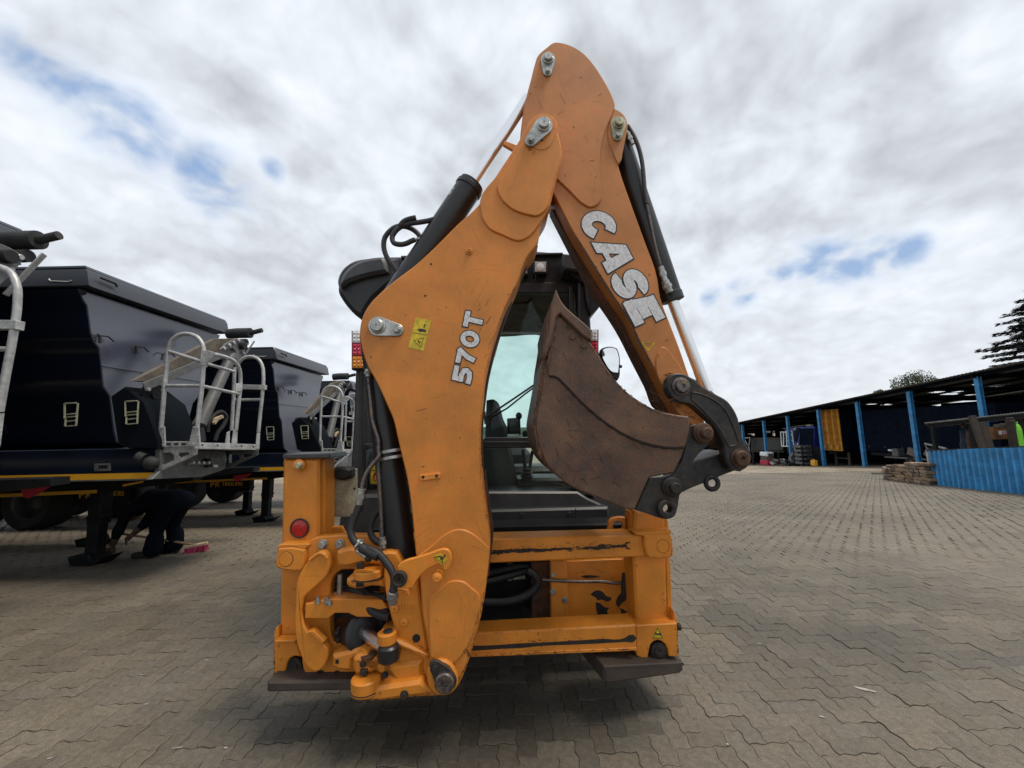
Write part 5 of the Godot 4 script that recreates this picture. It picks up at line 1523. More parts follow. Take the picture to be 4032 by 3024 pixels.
	hose("A", [628, 425, 605, 490, 582, 545, 574, 595, 590, 640, 622, 672, 660, 690, 700, 702, 745, 730, 785, 775, 815, 820, 832, 870, 830, 920, 826, 960], 1.95, 1.84, 0.0165, "hose", "rubber", bc)
	fitting(m1("A", 612, 660, 1.92), m1("A", 640, 684, 1.91), 0.0175, bc)
	fitting(m1("A", 826, 945, 1.84), m1("A", 824, 1015, 1.86), 0.017, bc)
	hose("A", [640, 690, 700, 722, 740, 740], 1.90, 1.88, 0.022, "hose_sleeve", "rubber", bc)
	part("lever_rod", MB.new().tube(M("A", [608, 706, 680, 752], 1.9), 0.008, 10), MT["zinc"], bc)
	part("lever_knob", MB.new().ball(m1("A", 680, 752, 1.9), Vector3.ONE * 0.017), MT["rubber"], bc)
	hose("A", [735, 175, 745, 300, 752, 420, 758, 540, 764, 660, 768, 700], 1.99, 1.98, 0.0115, "steel_pipe", "steel", bc)
	hose("A", [770, 385, 745, 455, 705, 515, 690, 570, 700, 620, 725, 650, 765, 664], 2.0, 1.98, 0.0155, "hose", "rubber", bc)
	fitting(m1("A", 764, 620, 1.98), m1("A", 768, 690, 1.98), 0.014, bc)

func cab() -> void:
	var z := 2.82
	var k: Material = MT["cab_black"]
	# ---- roof
	var roof := part("cab_roof", plates([["I", [728, 606, 736, 584, 756, 566, 800, 556, 866, 553, 1000, 549, 1216, 546, 1242, 551, 1284, 566, 1302, 588, 1306, 622, 1300, 646, 1284, 668, 1276, 664, 1262, 640, 1226, 624, 1100, 624, 990, 626, 880, 628, 838, 640, 800, 655, 782, 674, 768, 668, 748, 648, 734, 628]]], 2.86, 1.5, 0.02, 4), k)
	# the rear corners of the roof swell out towards the viewer
	part("roof_lobe_under", plates([["C", [40, 500, 46, 470, 60, 424, 86, 388, 132, 350, 202, 324, 310, 311, 400, 322, 400, 450, 300, 530, 230, 605, 192, 684, 166, 674, 100, 614, 62, 562, 44, 528]]], 2.66, 0.5, 0.03, 3), k, roof)
	part("roof_lobe", plates([["C", [54, 488, 64, 444, 90, 402, 136, 360, 204, 332, 310, 316, 322, 330, 342, 404, 240, 424, 150, 448, 92, 474, 62, 500]]], 2.61, 0.3, 0.02, 3), MT["roof_grey"], roof)
	part("roof_lobe", plates([["E", [300, 134, 330, 136, 380, 150, 440, 200, 500, 300, 530, 380, 500, 330, 470, 280, 440, 236, 400, 232, 310, 220, 300, 200]]], 2.66, 0.4, 0.012, 3), MT["roof_grey"], roof)
	part("roof_lobe_under", plates([["E", [300, 220, 400, 232, 440, 238, 500, 330, 520, 380, 510, 410, 455, 468, 440, 430, 420, 300]]], 2.72, 0.4, 0.012, 3), k, roof)
	part("roof_lip", plates([["I", [866, 552, 1216, 545, 1216, 549, 866, 557]]], 2.82, 0.1, 0.003, 0), MT["roof_grey"], roof)
	for e in [["K", 419, 77, 41, 37], ["K", 316, 92, 30, 28], ["I", 893, 575, 14, 12.6]]:
		var b := MB.new()
		var x: float = e[1]
		var y: float = e[2]
		var w: float = e[3]
		var h: float = e[4]
		b.prism(M(e[0], [x - w, y - h, x + w, y - h, x + w, y + h, x - w, y + h], 2.78), -nm * 0.09, 0.012)
		var lp := part("work_light", b, k, roof)
		w *= 0.76
		h *= 0.76
		part("lens", MB.new().prism(M(e[0], [x - w, y - h, x + w, y - h, x + w, y + h, x - w, y + h], 2.775), -nm * 0.006, 0.004), MT["lamp_face"], lp)
		part("reflector", MB.new().lathe(m1(e[0], x, y, 2.7735), nm, [Vector2(len_at(e[0], w * 0.75, z), 0), Vector2(len_at(e[0], w * 0.6, z), 0.002), Vector2(0, 0.004)], 18), MT["clear_lens"], lp)
	hose("K", [385, 118, 392, 140, 385, 158], 2.8, 2.8, 0.006, "cable", "rubber", roof)
	# ---- posts
	var lp2 := part("cab_post", plates([["J", [725, 318, 770, 322, 770, 900, 775, 1345, 680, 1348, 690, 1050, 706, 800]]], 2.74, 0.12, 0.012, 0), k)
	part("post_strip", plates([["J", [775, 330, 800, 330, 786, 930, 782, 1340, 770, 1340]]], 2.78, 0.06, 0.004, 0), MT["cab_grey"], lp2)
	var rp := part("cab_post", plates([["K", [645, 160, 704, 200, 720, 440, 735, 900, 745, 1440, 640, 1440, 650, 800]]], 2.76, 0.12, 0.012, 0), k)
	part("post_strip", plates([["K", [590, 190, 612, 190, 640, 800, 640, 1400, 612, 1400]]], 2.80, 0.06, 0.004, 0), MT["cab_grey"], rp)
	part("cab_post", MB.new().tube(M("I", [838, 640, 826, 900, 828, 1055], 2.9), 0.03, 8), k)
	# front posts and the header above the windscreen
	var fr := part("front_post", MB.new().bar(m1("I", 886, 690, 4.1), m1("I", 874, 1000, 4.1), 0.08, 0.08), k)
	part("front_post", MB.new().bar(m1("I", 1206, 690, 4.1), m1("I", 1218, 1000, 4.1), 0.08, 0.08), k)
	part("front_header", plates([["K", [-240, 395, 330, 400, 445, 460, 620, 470, 620, 330, -240, 330]]], 4.05, 0.1, 0.01, 0), MT["headliner"], fr)
	part("headliner", plates([["K", [100, 228, 640, 228, 640, 246, 100, 246]]], 2.92, 1.1, 0.005, 0), MT["headliner"], fr)
	part("sun_visor", plates([["K", [350, 392, 370, 392, 452, 446, 440, 462]]], 3.8, 0.04, 0.004, 0), MT["cab_black"], fr)
	hose("K", [240, 290, 300, 292, 350, 286, 362, 270, 368, 230], 3.0, 3.0, 0.012, "grab_handle", "rubber", fr)
	part("windscreen", MB.new().prism(M("K", [-130, 470, 600, 470, 610, 1075, -140, 1075], 4.1), -nm * 0.005, 0.001), MT["glass"], fr)
	part("dashboard", MB.new().box(Vector3(-0.3, 0.98, -3.9), Vector3(1.35, 0.2, 0.4), Basis(), 0.05), k, fr)
	# ---- rear windows
	var rw := part("rear_window_frame", plates([["K", [85, 1088, 640, 1088, 640, 1152, 85, 1152]]], z, 0.05, 0.006, 0), k)
	part("frame_strip", plates([["K", [85, 1112, 640, 1112, 640, 1124, 85, 1124]]], z - 0.004, 0.02, 0.002, 0), MT["cab_grey"], rw)
	part("frame_top", plates([["K", [100, 168, 640, 168, 640, 232, 100, 232]]], z, 0.05, 0.006, 0), k, rw)
	part("upper_pane", MB.new().prism(M("K", [-260, 232, 640, 232, 640, 1088, -270, 1088], z + 0.02), -nm * 0.005, 0.001), MT["glass"], rw)
	part("lower_pane", MB.new().prism(M("K", [-270, 1152, 640, 1152, 640, 1412, -270, 1412], z + 0.02), -nm * 0.005, 0.001), MT["glass"], rw)
	part("window_handle", MB.new().tube(bend(M("K", [444, 610, 424, 630, 422, 662, 440, 684], z - 0.02)), 0.009, 8), MT["rubber"], rw)
	prism_m("K", [420, 545, 446, 545, 446, 598, 420, 598], z + 0.012, 0.004, "label", "sticker", rw, 0.001)
	var wp := part("wiper", MB.new().tube(M("K", [88, 975, 260, 860, 430, 745], z - 0.03), 0.007, 7), MT["rubber"], rw)
	part("wiper_blade", MB.new().tube(M("K", [100, 985, 220, 918, 330, 830, 425, 760], z - 0.015), 0.006, 7), MT["rubber"], wp)
	part("wiper_arm", MB.new().tube(M("K", [88, 935, 92, 1010, 112, 985], z - 0.03), 0.008, 7), MT["rubber"], wp)
	# ---- inside
	var st := part("seat", plates([["K", [98, 868, 140, 862, 168, 882, 184, 925, 200, 985, 222, 1030, 222, 1110, 90, 1110]]], 3.25, 0.14, 0.03, 3), k)
	part("seat_base", plates([["K", [-60, 1100, 230, 1100, 262, 1230, 286, 1400, 270, 1412, -60, 1412]]], 3.12, 0.4, 0.03, 2), MT["cab_grey"], st)
	var cs := part("console", plates([["K", [222, 976, 280, 972, 300, 990, 302, 1068, 222, 1070]]], 3.3, 0.1, 0.02, 0), MT["roof_grey"])
	for e in [[291, 950, 296, 1075], [365, 985, 366, 1080], [330, 1058, 330, 1080], [380, 1040, 380, 1080]]:
		var b := MB.new().tube(M("K", [e[0], e[1], e[2], e[3]], 3.2), 0.010, 8)
		b.ball(m1("K", e[0], e[1] + 12, 3.2), Vector3(0.026, 0.03, 0.026))
		part("lever", b, MT["rubber"], cs)
	var bl := MB.new()
	for i in 6:
		bl.lathe(m1("K", 338, 1392 - i * 20, 3.05), Vector3.UP, [Vector2(0.02, 0), Vector2(0.085 - i * 0.009, 0.016), Vector2(0.02, 0.034)], 16)
	bl.tube(M("K", [330, 1290, 315, 1160], 3.05), 0.014, 8)
	bl.tube(M("K", [352, 1290, 372, 1170], 3.05), 0.012, 8)
	part("lever_bellows", bl, MT["rubber"], cs)
	part("cab_floor", MB.new().box(Vector3(-0.28, 0.82, -3.5), Vector3(1.5, 0.06, 1.3), Basis(), 0.01), k)
	part("floor_box", plates([["K", [285, 1340, 400, 1330, 620, 1330, 620, 1420, 285, 1420]]], 3.0, 0.3, 0.02, 0), k, cs)
	# ---- below the windows
	var lw := part("rear_bodywork", plates([["K", [-270, 1412, 640, 1412, 700, 1450, 820, 1505, 820, 1522, -270, 1532]]], 2.74, 0.3, 0.012, 0), MT["cab_grey"])
	part("rear_bumper", plates([["B", [-420, 470, 195, 465, 896, 446, 904, 458, 904, 520, 892, 600, 215, 628, -420, 640]]], 2.66, 0.3, 0.014, 0), k, lw)
	part("bumper_step", plates([["B", [-420, 540, 205, 545, 895, 520, 890, 600, 215, 626, -420, 640]]], 2.64, 0.1, 0.012, 0), MT["cab_grey"], lw)
	for e in [[382, 496], [666, 490], [700, 490]]: 
		if e[0] != 700: disc_part("B", e[0], e[1], 2.66, 13, 0.004, "screw", "rubber", lw)
	part("panel_seam", plates([["B", [703, 455, 707, 455, 708, 598, 704, 598]]], 2.637, 0.01, 0.001, 0), MT["dark"], lw)
	# left side: window corner, panel, label
	var sw := part("side_window_frame", plates([["J", [782, 940, 800, 950, 820, 975, 812, 1330, 775, 1330]]], 2.80, 0.05, 0.006, 0), k)
	part("side_frame_top", plates([["J", [782, 925, 930, 925, 935, 965, 800, 965]]], 2.80, 0.05, 0.006, 0), k, sw)
	part("side_pane", plates([["J", [818, 990, 960, 985, 970, 1325, 808, 1325]]], 2.83, 0.006, 0.001, 0), MT["glass"], sw)
	part("side_panel", plates([["J", [775, 1345, 990, 1340, 1010, 1640, 760, 1640]]], 2.76, 0.2, 0.02, 0), MT["cab_grey"], sw)
	part("inner_panel", plates([["J", [786, 330, 980, 330, 1000, 925, 790, 925]]], 3.0, 0.02, 0.004, 0), MT["cab_grey"], sw)
	var lb := part("warning_label", MB.new().prism(M("J", [852, 1100, 958, 1098, 958, 1255, 848, 1255], 2.822), -nm * 0.002, 0.0003), MT["sticker"], sw)
	part("pictogram", MB.new().tube(circle(m1("J", 908, 1192, 2.82), Vector3.RIGHT, Vector3.UP, len_at("J", 34, 2.82), 20), 0.006, 6, true), MT["red_lens"], lb)
	var mk := MB.new().ribbon(M("J", [855, 1146, 955, 1144], 2.8195), 0.003, nm)
	mk.ribbon(M("J", [890, 1170, 912, 1190, 900, 1212, 922, 1222], 2.8195), 0.008, nm)
	part("pictogram", mk, MT["black_decal"], lb)
	# fender
	var fd := part("fender", plates([["J", [530, 1125, 560, 1085, 610, 1045, 650, 1010, 690, 985, 690, 1130]]], 2.95, 0.9, 0.02, 3), MT["fender"])
	part("fender", plates([["K", [745, 1060, 850, 1090, 900, 1160, 900, 1260, 745, 1260]]], 2.95, 0.9, 0.02, 3), MT["fender"], fd)
	# plate holder with its lamp
	var pl := part("plate_holder", plates([["J", [492, 1132, 738, 1130, 738, 1300, 734, 1522, 484, 1526, 488, 1300]]], 2.36, 0.006, 0.002, 0), MT["plate_zinc"])
	part("plate_lamp", plates([["J", [540, 1130, 570, 1122, 660, 1122, 688, 1138, 690, 1200, 672, 1214, 550, 1214, 532, 1200]]], 2.30, 0.07, 0.014, 3), MT["rubber"], pl)
	part("plate", plates([["J", [505, 1232, 720, 1232, 722, 1510, 500, 1512]]], 2.356, 0.003, 0.001, 0), MT["plate_zinc"], pl)
	for e in [[510, 1300], [716, 1294], [506, 1506], [698, 1504]]: disc_part("J", e[0], e[1], 2.353, 9, 0.003, "screw", "scuff", pl)
	prism_m("A", [420, 566, 520, 562, 550, 620, 420, 622], 2.25, 0.02, "lug", "orange", pl, 0.004)
	# ---- tail lamps
	for e in [["J", 690, 2, 806, 322, [[4, 102, "clear_lens"], [108, 206, "red_glass"], [212, 308, "amber_lens"]]], ["K", 716, 448, 766, 660, [[452, 515, "clear_lens"], [521, 585, "red_glass"], [591, 655, "amber_lens"]]]]:
		var tl := part("tail_lamp", plates([[e[0], [e[1], e[2], e[3], e[2], e[3], e[4], e[1], e[4]]]], 2.66, 0.06, 0.008, 0), MT["rubber"])
		for l in e[5]:
			var lens := part("lens", plates([[e[0], [e[1] + 8, l[0], e[3] - 8, l[0], e[3] - 8, l[1], e[1] + 8, l[1]]]], 2.65, 0.02, 0.004, 0), MT[l[2]], tl)
			var dm := MB.new()
			var w: float = e[3] - e[1] - 20
			var h: float = l[1] - l[0] - 8
			var nx := 3 if e[0] == "J" else 2
			for i in nx:
				for j in 3:
					var x: float = e[1] + 10 + w * (i + 0.5) / nx
					var y: float = l[0] + 4 + h * (j + 0.5) / 3
					var r := w / nx * 0.42
					var s := M(e[0], [x, y - r * 1.1, x + r, y, x, y + r * 1.1, x - r, y], 2.6495)
					var apex := m1(e[0], x, y, 2.64)
					for v in 4:
						var f: Vector3 = (s[(v + 1) % 4] - s[v]).cross(apex - s[v]).normalized()
						if f.z < 0: f = -f
						dm.tri(s[v], s[(v + 1) % 4], apex, f, f, f)
			part("facets", dm, MT[l[2]], lens)
	# ---- mirror
	var mr := part("wing_mirror", plates([["K", [776, 580, 786, 560, 806, 552, 850, 550, 876, 560, 888, 590, 893, 680, 888, 735, 876, 752, 850, 735, 800, 660, 780, 610]]], 2.9, 0.05, 0.01, 3), MT["rubber"])
	part("mirror_glass", plates([["K", [784, 586, 794, 566, 810, 560, 848, 558, 868, 566, 880, 592, 884, 680, 880, 705, 846, 700, 806, 650, 788, 612]]], 2.893, 0.004, 0.001, 3), MT["mirror"], mr)
	part("mirror_arm", MB.new().tube(bend(M("K", [780, 600, 740, 590, 705, 560], 2.92)), 0.012, 8), MT["rubber"], mr)
	part("mirror_knob", MB.new().tube(M("K", [890, 668, 902, 668], 2.9), 0.012, 8), MT["rubber"], mr)


# ---------------------------------------------------------------- the side tippers
const PITCH := 3.04            # from one trailer of the row to the next
const BACK := Vector3(0, 0, -1)
const RIGHT := Vector3(1, 0, 0)

func side(pts: Array, deep: float, bev := 0.006) -> MB: return MB.new().prism(pts, BACK * deep, bev)
func face(pts: Array, deep: float, bev := 0.004) -> MB: return MB.new().prism(pts, -RIGHT * deep, bev)

func along_x(p: Vector3, x: float) -> Vector3: return Vector3(x, p.y, p.z)

func tipper() -> Node3D:
	var zn := 3.95
	var zf := 5.85
	var xe := -12.2
	var t := thing("side_tipper_trailer", "", "trailer", Vector3(-6.0, 0, -5.2), "side tipper trailers parked in a row")
	# ---- hopper: a long trough with a raked front
	var rim0 := w1("T", 640, 602, zn - 0.05)
	var fx0: float = rim0.x - 0.10
	var edge := X("T", [578, 622, 604, 700, 632, 742, 648, 840, 660, 940, 686, 1010, 722, 1052, 738, 1180, 752, 1330, 800, 1402, 830, 1655], fx0)
	edge.append(x1("G", 850, 262, fx0))
	edge.append(x1("G", 930, 300, fx0))
	var cross := edge.duplicate()
	for i in range(edge.size() - 1, -1, -1): cross.append(Vector3(fx0, edge[i].y, -zf - (edge[i].z + zn)))
	var hop := part("hopper", MB.new().prism(cross.map(func(v): return v - RIGHT * 0.02), -RIGHT * 8.0, 0.0), MT["navy"])
	part("front_wall", MB.new().prism(cross, -RIGHT * 0.018, 0.006), MT["navy_front_lit"], hop)
	var rim := W("T", [622, 470, 640, 602], zn - 0.05)
	var rl := [rim[0], rim[0] + RIGHT * 0.03 + Vector3.DOWN * 0.03, rim[1] + RIGHT * 0.02, along_x(rim[1], xe), along_x(rim[0], xe)]
	var rb := part("top_rim", side(rl, zf - zn + 0.1, 0.012), MT["navy_rim"], hop)
	part("rim_cap", side([rim[0] + Vector3.UP * 0.03 + RIGHT * -0.02, rim[0] + RIGHT * 0.01 + Vector3.DOWN * 0.004, along_x(rim[0], xe) + Vector3.DOWN * 0.004, along_x(rim[0], xe) + Vector3.UP * 0.03], zf - zn + 0.11, 0.008), MT["navy"], hop)
	part("rim_slot", MB.new().tube(bend(W("T", [355, 550, 362, 562, 400, 567, 470, 570, 505, 569, 516, 560], zn - 0.055)), 0.008, 6), MT["galvanised"], rb)
	var rx: float = rim[1].x + 0.03
	part("rim_slot", MB.new().tube(bend([x1("T", 732, 542, rx), x1("T", 790, 565, rx), x1("T", 846, 596, rx), x1("T", 848, 610, rx)]), 0.012, 6), MT["dark"], rb)
	# corner tab with a hole
	part("corner_tab", MB.new().cyl(x1("T", 600, 648, fx0), x1("T", 600, 648, fx0 + 0.008), 0.03, 16), MT["dark"], hop)
	# rope hooks on the front wall
	for e in [[708, 982, fx0], [976, 1060, fx0], [1192, 1110, fx0]]:
		var o := x1("T", e[0], e[1], e[2])
		var h := MB.new()
		h.bar(o + Vector3(0.03, -0.05, 0), o + Vector3(0.02, 0.03, 0), 0.02, 0.02)
		h.tube([o + Vector3(0.02, 0.03, 0), o + Vector3(0.05, 0.035, 0.05), o + Vector3(0.06, -0.01, 0.09)], 0.008, 6)
		h.tube([o + Vector3(0.02, 0.03, 0), o + Vector3(0.05, 0.035, -0.06), o + Vector3(0.06, -0.01, -0.12)], 0.008, 6)
		part("rope_hook", h, MT["dark"], hop)
	for k in 3:
		part("weld_seam", MB.new().tube([Vector3(-5.6 - k * 1.9, cross[0].y - 0.03, cross[0].z + 0.006), Vector3(-5.6 - k * 1.9, cross[10].y, cross[10].z + 0.004)], 0.006, 5), MT["navy"], hop)
	part("panel_fold", MB.new().bar(cross[7] + RIGHT * 0.004, Vector3(cross[7].x + 0.004, cross[7].y, -zf - (cross[7].z + zn)), 0.02, 0.015), MT["navy_front_lit"], hop)
	for k in 9:
		var v: Vector3 = Vector3(rim[0].x + 0.032, lerpf(rim[0].y, rim[1].y, 0.85), lerpf(-zn - 0.05, -zf - 0.0, k / 8.0))
		part("rivet", MB.new().cyl(v, v + RIGHT * 0.006, 0.012, 8, 0.002), MT["navy_rim"], rb)
	# ---- rolled tarpaulin on the far edge
	var r0 := w1("T", 1820, 942, 5.5)
	var tr := part("rolled_tarpaulin", MB.new().tube([Vector3(-4.02, r0.y - 0.01, r0.z), Vector3(-3.9, r0.y, r0.z), r0], 0.072, 18), MT["tarp"])
	part("roll_shaft", MB.new().tube([r0, w1("T", 1902, 922, 5.5)], 0.033, 12), MT["tarp"], tr)
	part("roll_flap", MB.new().tube([Vector3(-4.02, r0.y - 0.14, r0.z), r0 + Vector3(-0.04, -0.14, 0.02)], 0.05, 14), MT["tarp"], tr)
	part("roll_bracket", MB.new().bar(r0 + Vector3(0.06, -0.12, 0), x1("T", 1725, 1180, r0.x - 0.1), 0.06, 0.012), MT["galvanised"], tr)
	# ---- lifting frame in front of the hopper
	var fx := -3.78
	var b0 := x1("T", 1012, 1296, fx)
	var b1 := x1("T", 1745, 1004, fx)
	var fr := part("lifting_frame", face(X("T", [972, 1288, 1300, 1118, 1560, 984, 1725, 980, 1792, 1020, 1560, 1098, 1300, 1214, 1062, 1298], fx), 0.05), MT["dusty"])
	part("frame_web", MB.new().bar(b0 + Vector3(0.05, -0.055, 0), b1 + Vector3(0.05, -0.055, 0), 0.012, 0.09), MT["chassis_grey"], fr)
	part("head_plate", face(X("T", [1600, 1062, 1640, 1018, 1722, 980, 1760, 995, 1795, 1022, 1770, 1090, 1735, 1165, 1715, 1140, 1715, 1075, 1690, 1052, 1640, 1062], fx + 0.09), 0.02), MT["chassis_grey"], fr)
	for e in [[1622, 1054], [1660, 1030], [1692, 1012], [1726, 996], [1780, 1028], [1760, 1084]]:
		var o := x1("T", e[0], e[1], fx + 0.09)
		part("bolt", MB.new().cyl(o, o + RIGHT * 0.022, 0.022, 8, 0.004), MT["galvanised"], fr)
	var lo := x1("T", 1748, 1036, fx + 0.09)
	part("frame_pin", MB.new().cyl(lo, lo + RIGHT * 0.06, 0.05, 16), MT["dark"], fr)
	# hydraulic tipping ram
	var c0 := x1("T", 1690, 1085, fx + 0.02)
	var c1 := x1("T", 1452, 1610, fx + 0.06)
	part("tipping_ram", MB.new().tube([c0, c1], 0.065, 18), MT["chassis_grey"], fr)
	# tipping hinge with its three bolts
	var hg := x1("T", 1098, 1392, fx)
	var hb := part("tipping_hinge", MB.new().lathe(hg, RIGHT, [Vector2(0, -0.25), Vector2(0.075, -0.25), Vector2(0.075, 0.0), Vector2(0.13, 0.0), Vector2(0.13, 0.03), Vector2(0.05, 0.035), Vector2(0.05, 0.06), Vector2(0, 0.06)], 24), MT["chassis"])
	for k in 3:
		var a := TAU * k / 3.0 + 0.5
		var o := hg + RIGHT * 0.03 + Vector3(0, sin(a), cos(a)) * 0.10
		part("bolt", MB.new().cyl(o, o + RIGHT * 0.03, 0.02, 8, 0.004), MT["galvanised"], hb)
	part("grey_gusset", face(X("G", [1056, 2, 1158, 0, 1214, 12, 1342, 178, 1386, 226, 1470, 262, 1460, 310, 1150, 305, 1132, 230], fx + 0.02), 0.02), MT["chassis_grey"], fr)
	part("grey_gusset", face(X("G", [1386, 160, 1440, 60, 1520, -20, 1560, -20, 1480, 120, 1500, 250, 1440, 268, 1386, 230], fx + 0.0), 0.02), MT["chassis_grey"], fr)
	var ho := x1("G", 1176, 152, fx + 0.03)
	part("round_opening", MB.new().lathe(ho, RIGHT, [Vector2(0.0, 0.002), Vector2(0.085, 0.002), Vector2(0.085, 0.02), Vector2(0.1, 0.02), Vector2(0.1, 0.0)], 24), MT["chassis"], fr)
	var lw := w1("G", 810, 20, zn)
	part("hopper_skirt", side([w1("T", 800, 1402, zn - 0.01), w1("T", 905, 1330, zn - 0.01), w1("T", 1045, 1440, zn - 0.01), w1("G", 1150, 240, zn - 0.01), w1("G", 1150, 308, zn - 0.01), w1("G", 930, 305, zn - 0.01), w1("G", 850, 262, zn - 0.01)], 0.5, 0.01), MT["skirt"])
	# ---- chassis side and its yellow reflective tape
	var cs := W("G", [1145, 302, 1142, 470, 1066, 532], zn + 0.05)
	cs.append(along_x(w1("G", 0, 552, zn + 0.05), xe))
	cs.append(along_x(w1("G", 0, 312, zn + 0.05), xe))
	var ch := part("chassis_side", side(cs, 1.05, 0.006), MT["navy"])
	var tp := W("G", [1130, 480, 1066, 524], zn + 0.046)
	var tl := w1("G", 0, 503, zn + 0.046)
	var tl2 := w1("G", 0, 547, zn + 0.046)
	part("reflective_tape", MB.new().sheet([tp[0], tp[1], tl2 + (tl2 - tp[1]) * 3.5, tl + (tl - tp[0]) * 3.5], -BACK), MT["tape_yellow"], ch)
	part("tape_edge", side([w1("G", 1066, 526, zn + 0.04), w1("G", 1060, 536, zn + 0.04), along_x(w1("G", 0, 562, zn + 0.04), xe), along_x(w1("G", 0, 550, zn + 0.04), xe)], 0.12, 0.002), MT["chassis_grey"], ch)
	var np := part("maker_plate", side(W("G", [682, 418, 798, 414, 800, 468, 682, 472], zn + 0.04), 0.008, 0.002), MT["chassis_grey"], ch)
	var let := MB.new()
	for e in [[720, 0], [742, 0], [764, 1]]:
		var x: float = e[0]
		let.ribbon(W("G", [x, 456, x, 432, x + 14, 432, x + 14, 444, x, 444], zn + 0.0385), 0.006, -BACK)
	part("lettering", let, MT["chassis"], np)
	# strap ratchets hanging on the side
	for e in [["T", 470, 1455], ["T", 910, 1440]]:
		var rt := MB.new()
		var o := w1(e[0], e[1], e[2], zn - 0.03)
		var s := len_at("T", 1.0, zn)
		for bar in [[0, 0, 20, 110], [95, 0, 108, 160], [20, 110, 30, 165], [0, 0, 95, -2], [20, 80, 100, 75], [24, 100, 104, 95], [28, 130, 106, 124], [30, 165, 112, 160]]:
			rt.bar(o + Vector3(bar[0] * s, -bar[1] * s, 0), o + Vector3(bar[2] * s, -bar[3] * s, 0.01), 0.014, 0.014, Vector3(0.3, 0.5, 1))
		part("strap_ratchet", rt, MT["yellow_zinc"])
	# ---- nose below the platform
	var nx := -3.5
	var ns := part("nose_panel", face(X("G", [1165, 312, 1640, 322, 1640, 450, 1600, 470, 1470, 512, 1100, 530, 1160, 470], nx), 0.05, 0.006), MT["chassis_grey"], ch)
	for k in 4:
		var o := x1("G", 1368 + k * 38, 416, nx)
		part("air_coupling", MB.new().tube([o, o + RIGHT * 0.06 + Vector3.UP * 0.01], 0.018, 8), MT["galvanised"], ns)
	part("socket_label", face(X("G", [1552, 424, 1582, 424, 1582, 442, 1552, 442], nx + 0.004), 0.004, 0.001), MT["white_paint"], ns)
	part("socket", face(X("G", [1500, 380, 1530, 376, 1545, 440, 1510, 440], nx + 0.04), 0.04, 0.004), MT["chassis"], ns)
	var tk := MB.new().tube([w1("G", 1010, 365, zn + 0.02), w1("G", 1060, 385, zn + 0.02)], 0.06, 16)
	tk.ball(w1("G", 1100, 410, zn + 0.02), Vector3(0.08, 0.07, 0.06))
	part("filter_bowl", tk, MT["tarp"], ns)
	# ---- access platform
	var px := -3.2
	var deck := part("access_platform", MB.new().prism([w1("G", 1140, 296, 4.0), w1("G", 1412, 292, 4.0), x1("G", 1880, 304, px), x1("G", 1880, 304, px) - RIGHT * 0.38], Vector3.DOWN * 0.02, 0.003), MT["galvanised"])
	part("deck_rail", side(W("G", [1190, 254, 1370, 254, 1370, 292, 1190, 296], 3.99), 0.02, 0.003), MT["galvanised"], deck)
	for k in 3: part("deck_slot", side(W("G", [1206 + k * 55, 266, 1238 + k * 55, 266, 1238 + k * 55, 281, 1206 + k * 55, 281], 3.987), 0.004, 0.001), MT["dark"], deck)
	part("deck_edge", face(X("G", [1412, 262, 1680, 268, 1680, 298, 1412, 292], px), 0.02, 0.003), MT["galvanised"], deck)
	part("deck_edge", face(X("G", [1684, 270, 1880, 276, 1880, 308, 1684, 302], px + 0.002), 0.02, 0.003), MT["galvanised"], deck)
	for e in [[1472, 280], [1582, 282], [1757, 288], [1843, 292]]:
		part("deck_hole", face(X("G", [e[0] - 5, e[1] - 6, e[0] + 4, e[1] - 6, e[0] + 4, e[1] + 6, e[0] - 5, e[1] + 6], px + 0.006), 0.004, 0.001), MT["dark"], deck)
	for e in [[[1152, 146, 1192, 146, 1198, 296, 1142, 298]], [[1398, 146, 1440, 142, 1448, 230, 1450, 290, 1362, 294, 1376, 236]]]:
		part("post_foot", side(W("G", e[0], 3.98), 0.012, 0.003), MT["galvanised"], deck)
	for e in [[1168, 156], [1160, 216], [1152, 282], [1184, 282], [1412, 154], [1434, 154], [1408, 214], [1432, 214], [1374, 274], [1402, 274]]:
		var o := w1("G", e[0], e[1], 3.98)
		part("rivet", MB.new().cyl(o, o - BACK * 0.006, 0.009, 8, 0.002), MT["galvanised"], deck)
	part("post_foot", face(X("G", [1700, 170, 1726, 168, 1722, 280, 1684, 300, 1690, 240], px + 0.01), 0.012, 0.003), MT["galvanised"], deck)
	part("post_foot", face(X("G", [1870, 190, 1890, 190, 1884, 310, 1860, 306], px + 0.01), 0.012, 0.003), MT["galvanised"], deck)
	part("post_foot", face(X("G", [1650, 190, 1670, 180, 1668, 270, 1640, 268], px - 0.3), 0.012, 0.003), MT["galvanised"], deck)
	part("platform_bracket", bracket(W("G", [1146, 308, 1430, 304, 1426, 350, 1290, 412, 1165, 470, 1134, 476], 4.0), W("G", [1180, 340, 1230, 334, 1258, 346, 1266, 388, 1200, 420, 1168, 424, 1166, 380], 4.0), W("G", [1296, 338, 1368, 334, 1370, 350, 1310, 372, 1292, 362], 4.0), BACK), MT["galvanised"], deck)
	var zb: float = -x1("G", 1640, 400, px - 0.36).z
	part("platform_bracket", bracket(W("G", [1622, 322, 1874, 318, 1870, 354, 1760, 402, 1650, 456, 1616, 458], zb), W("G", [1664, 350, 1716, 342, 1734, 356, 1736, 386, 1690, 410, 1664, 412, 1660, 380], zb), W("G", [1762, 346, 1824, 344, 1826, 356, 1776, 374, 1758, 364], zb), BACK), MT["chassis_grey"], deck)
	# hoops and rails
	var rr := 0.021
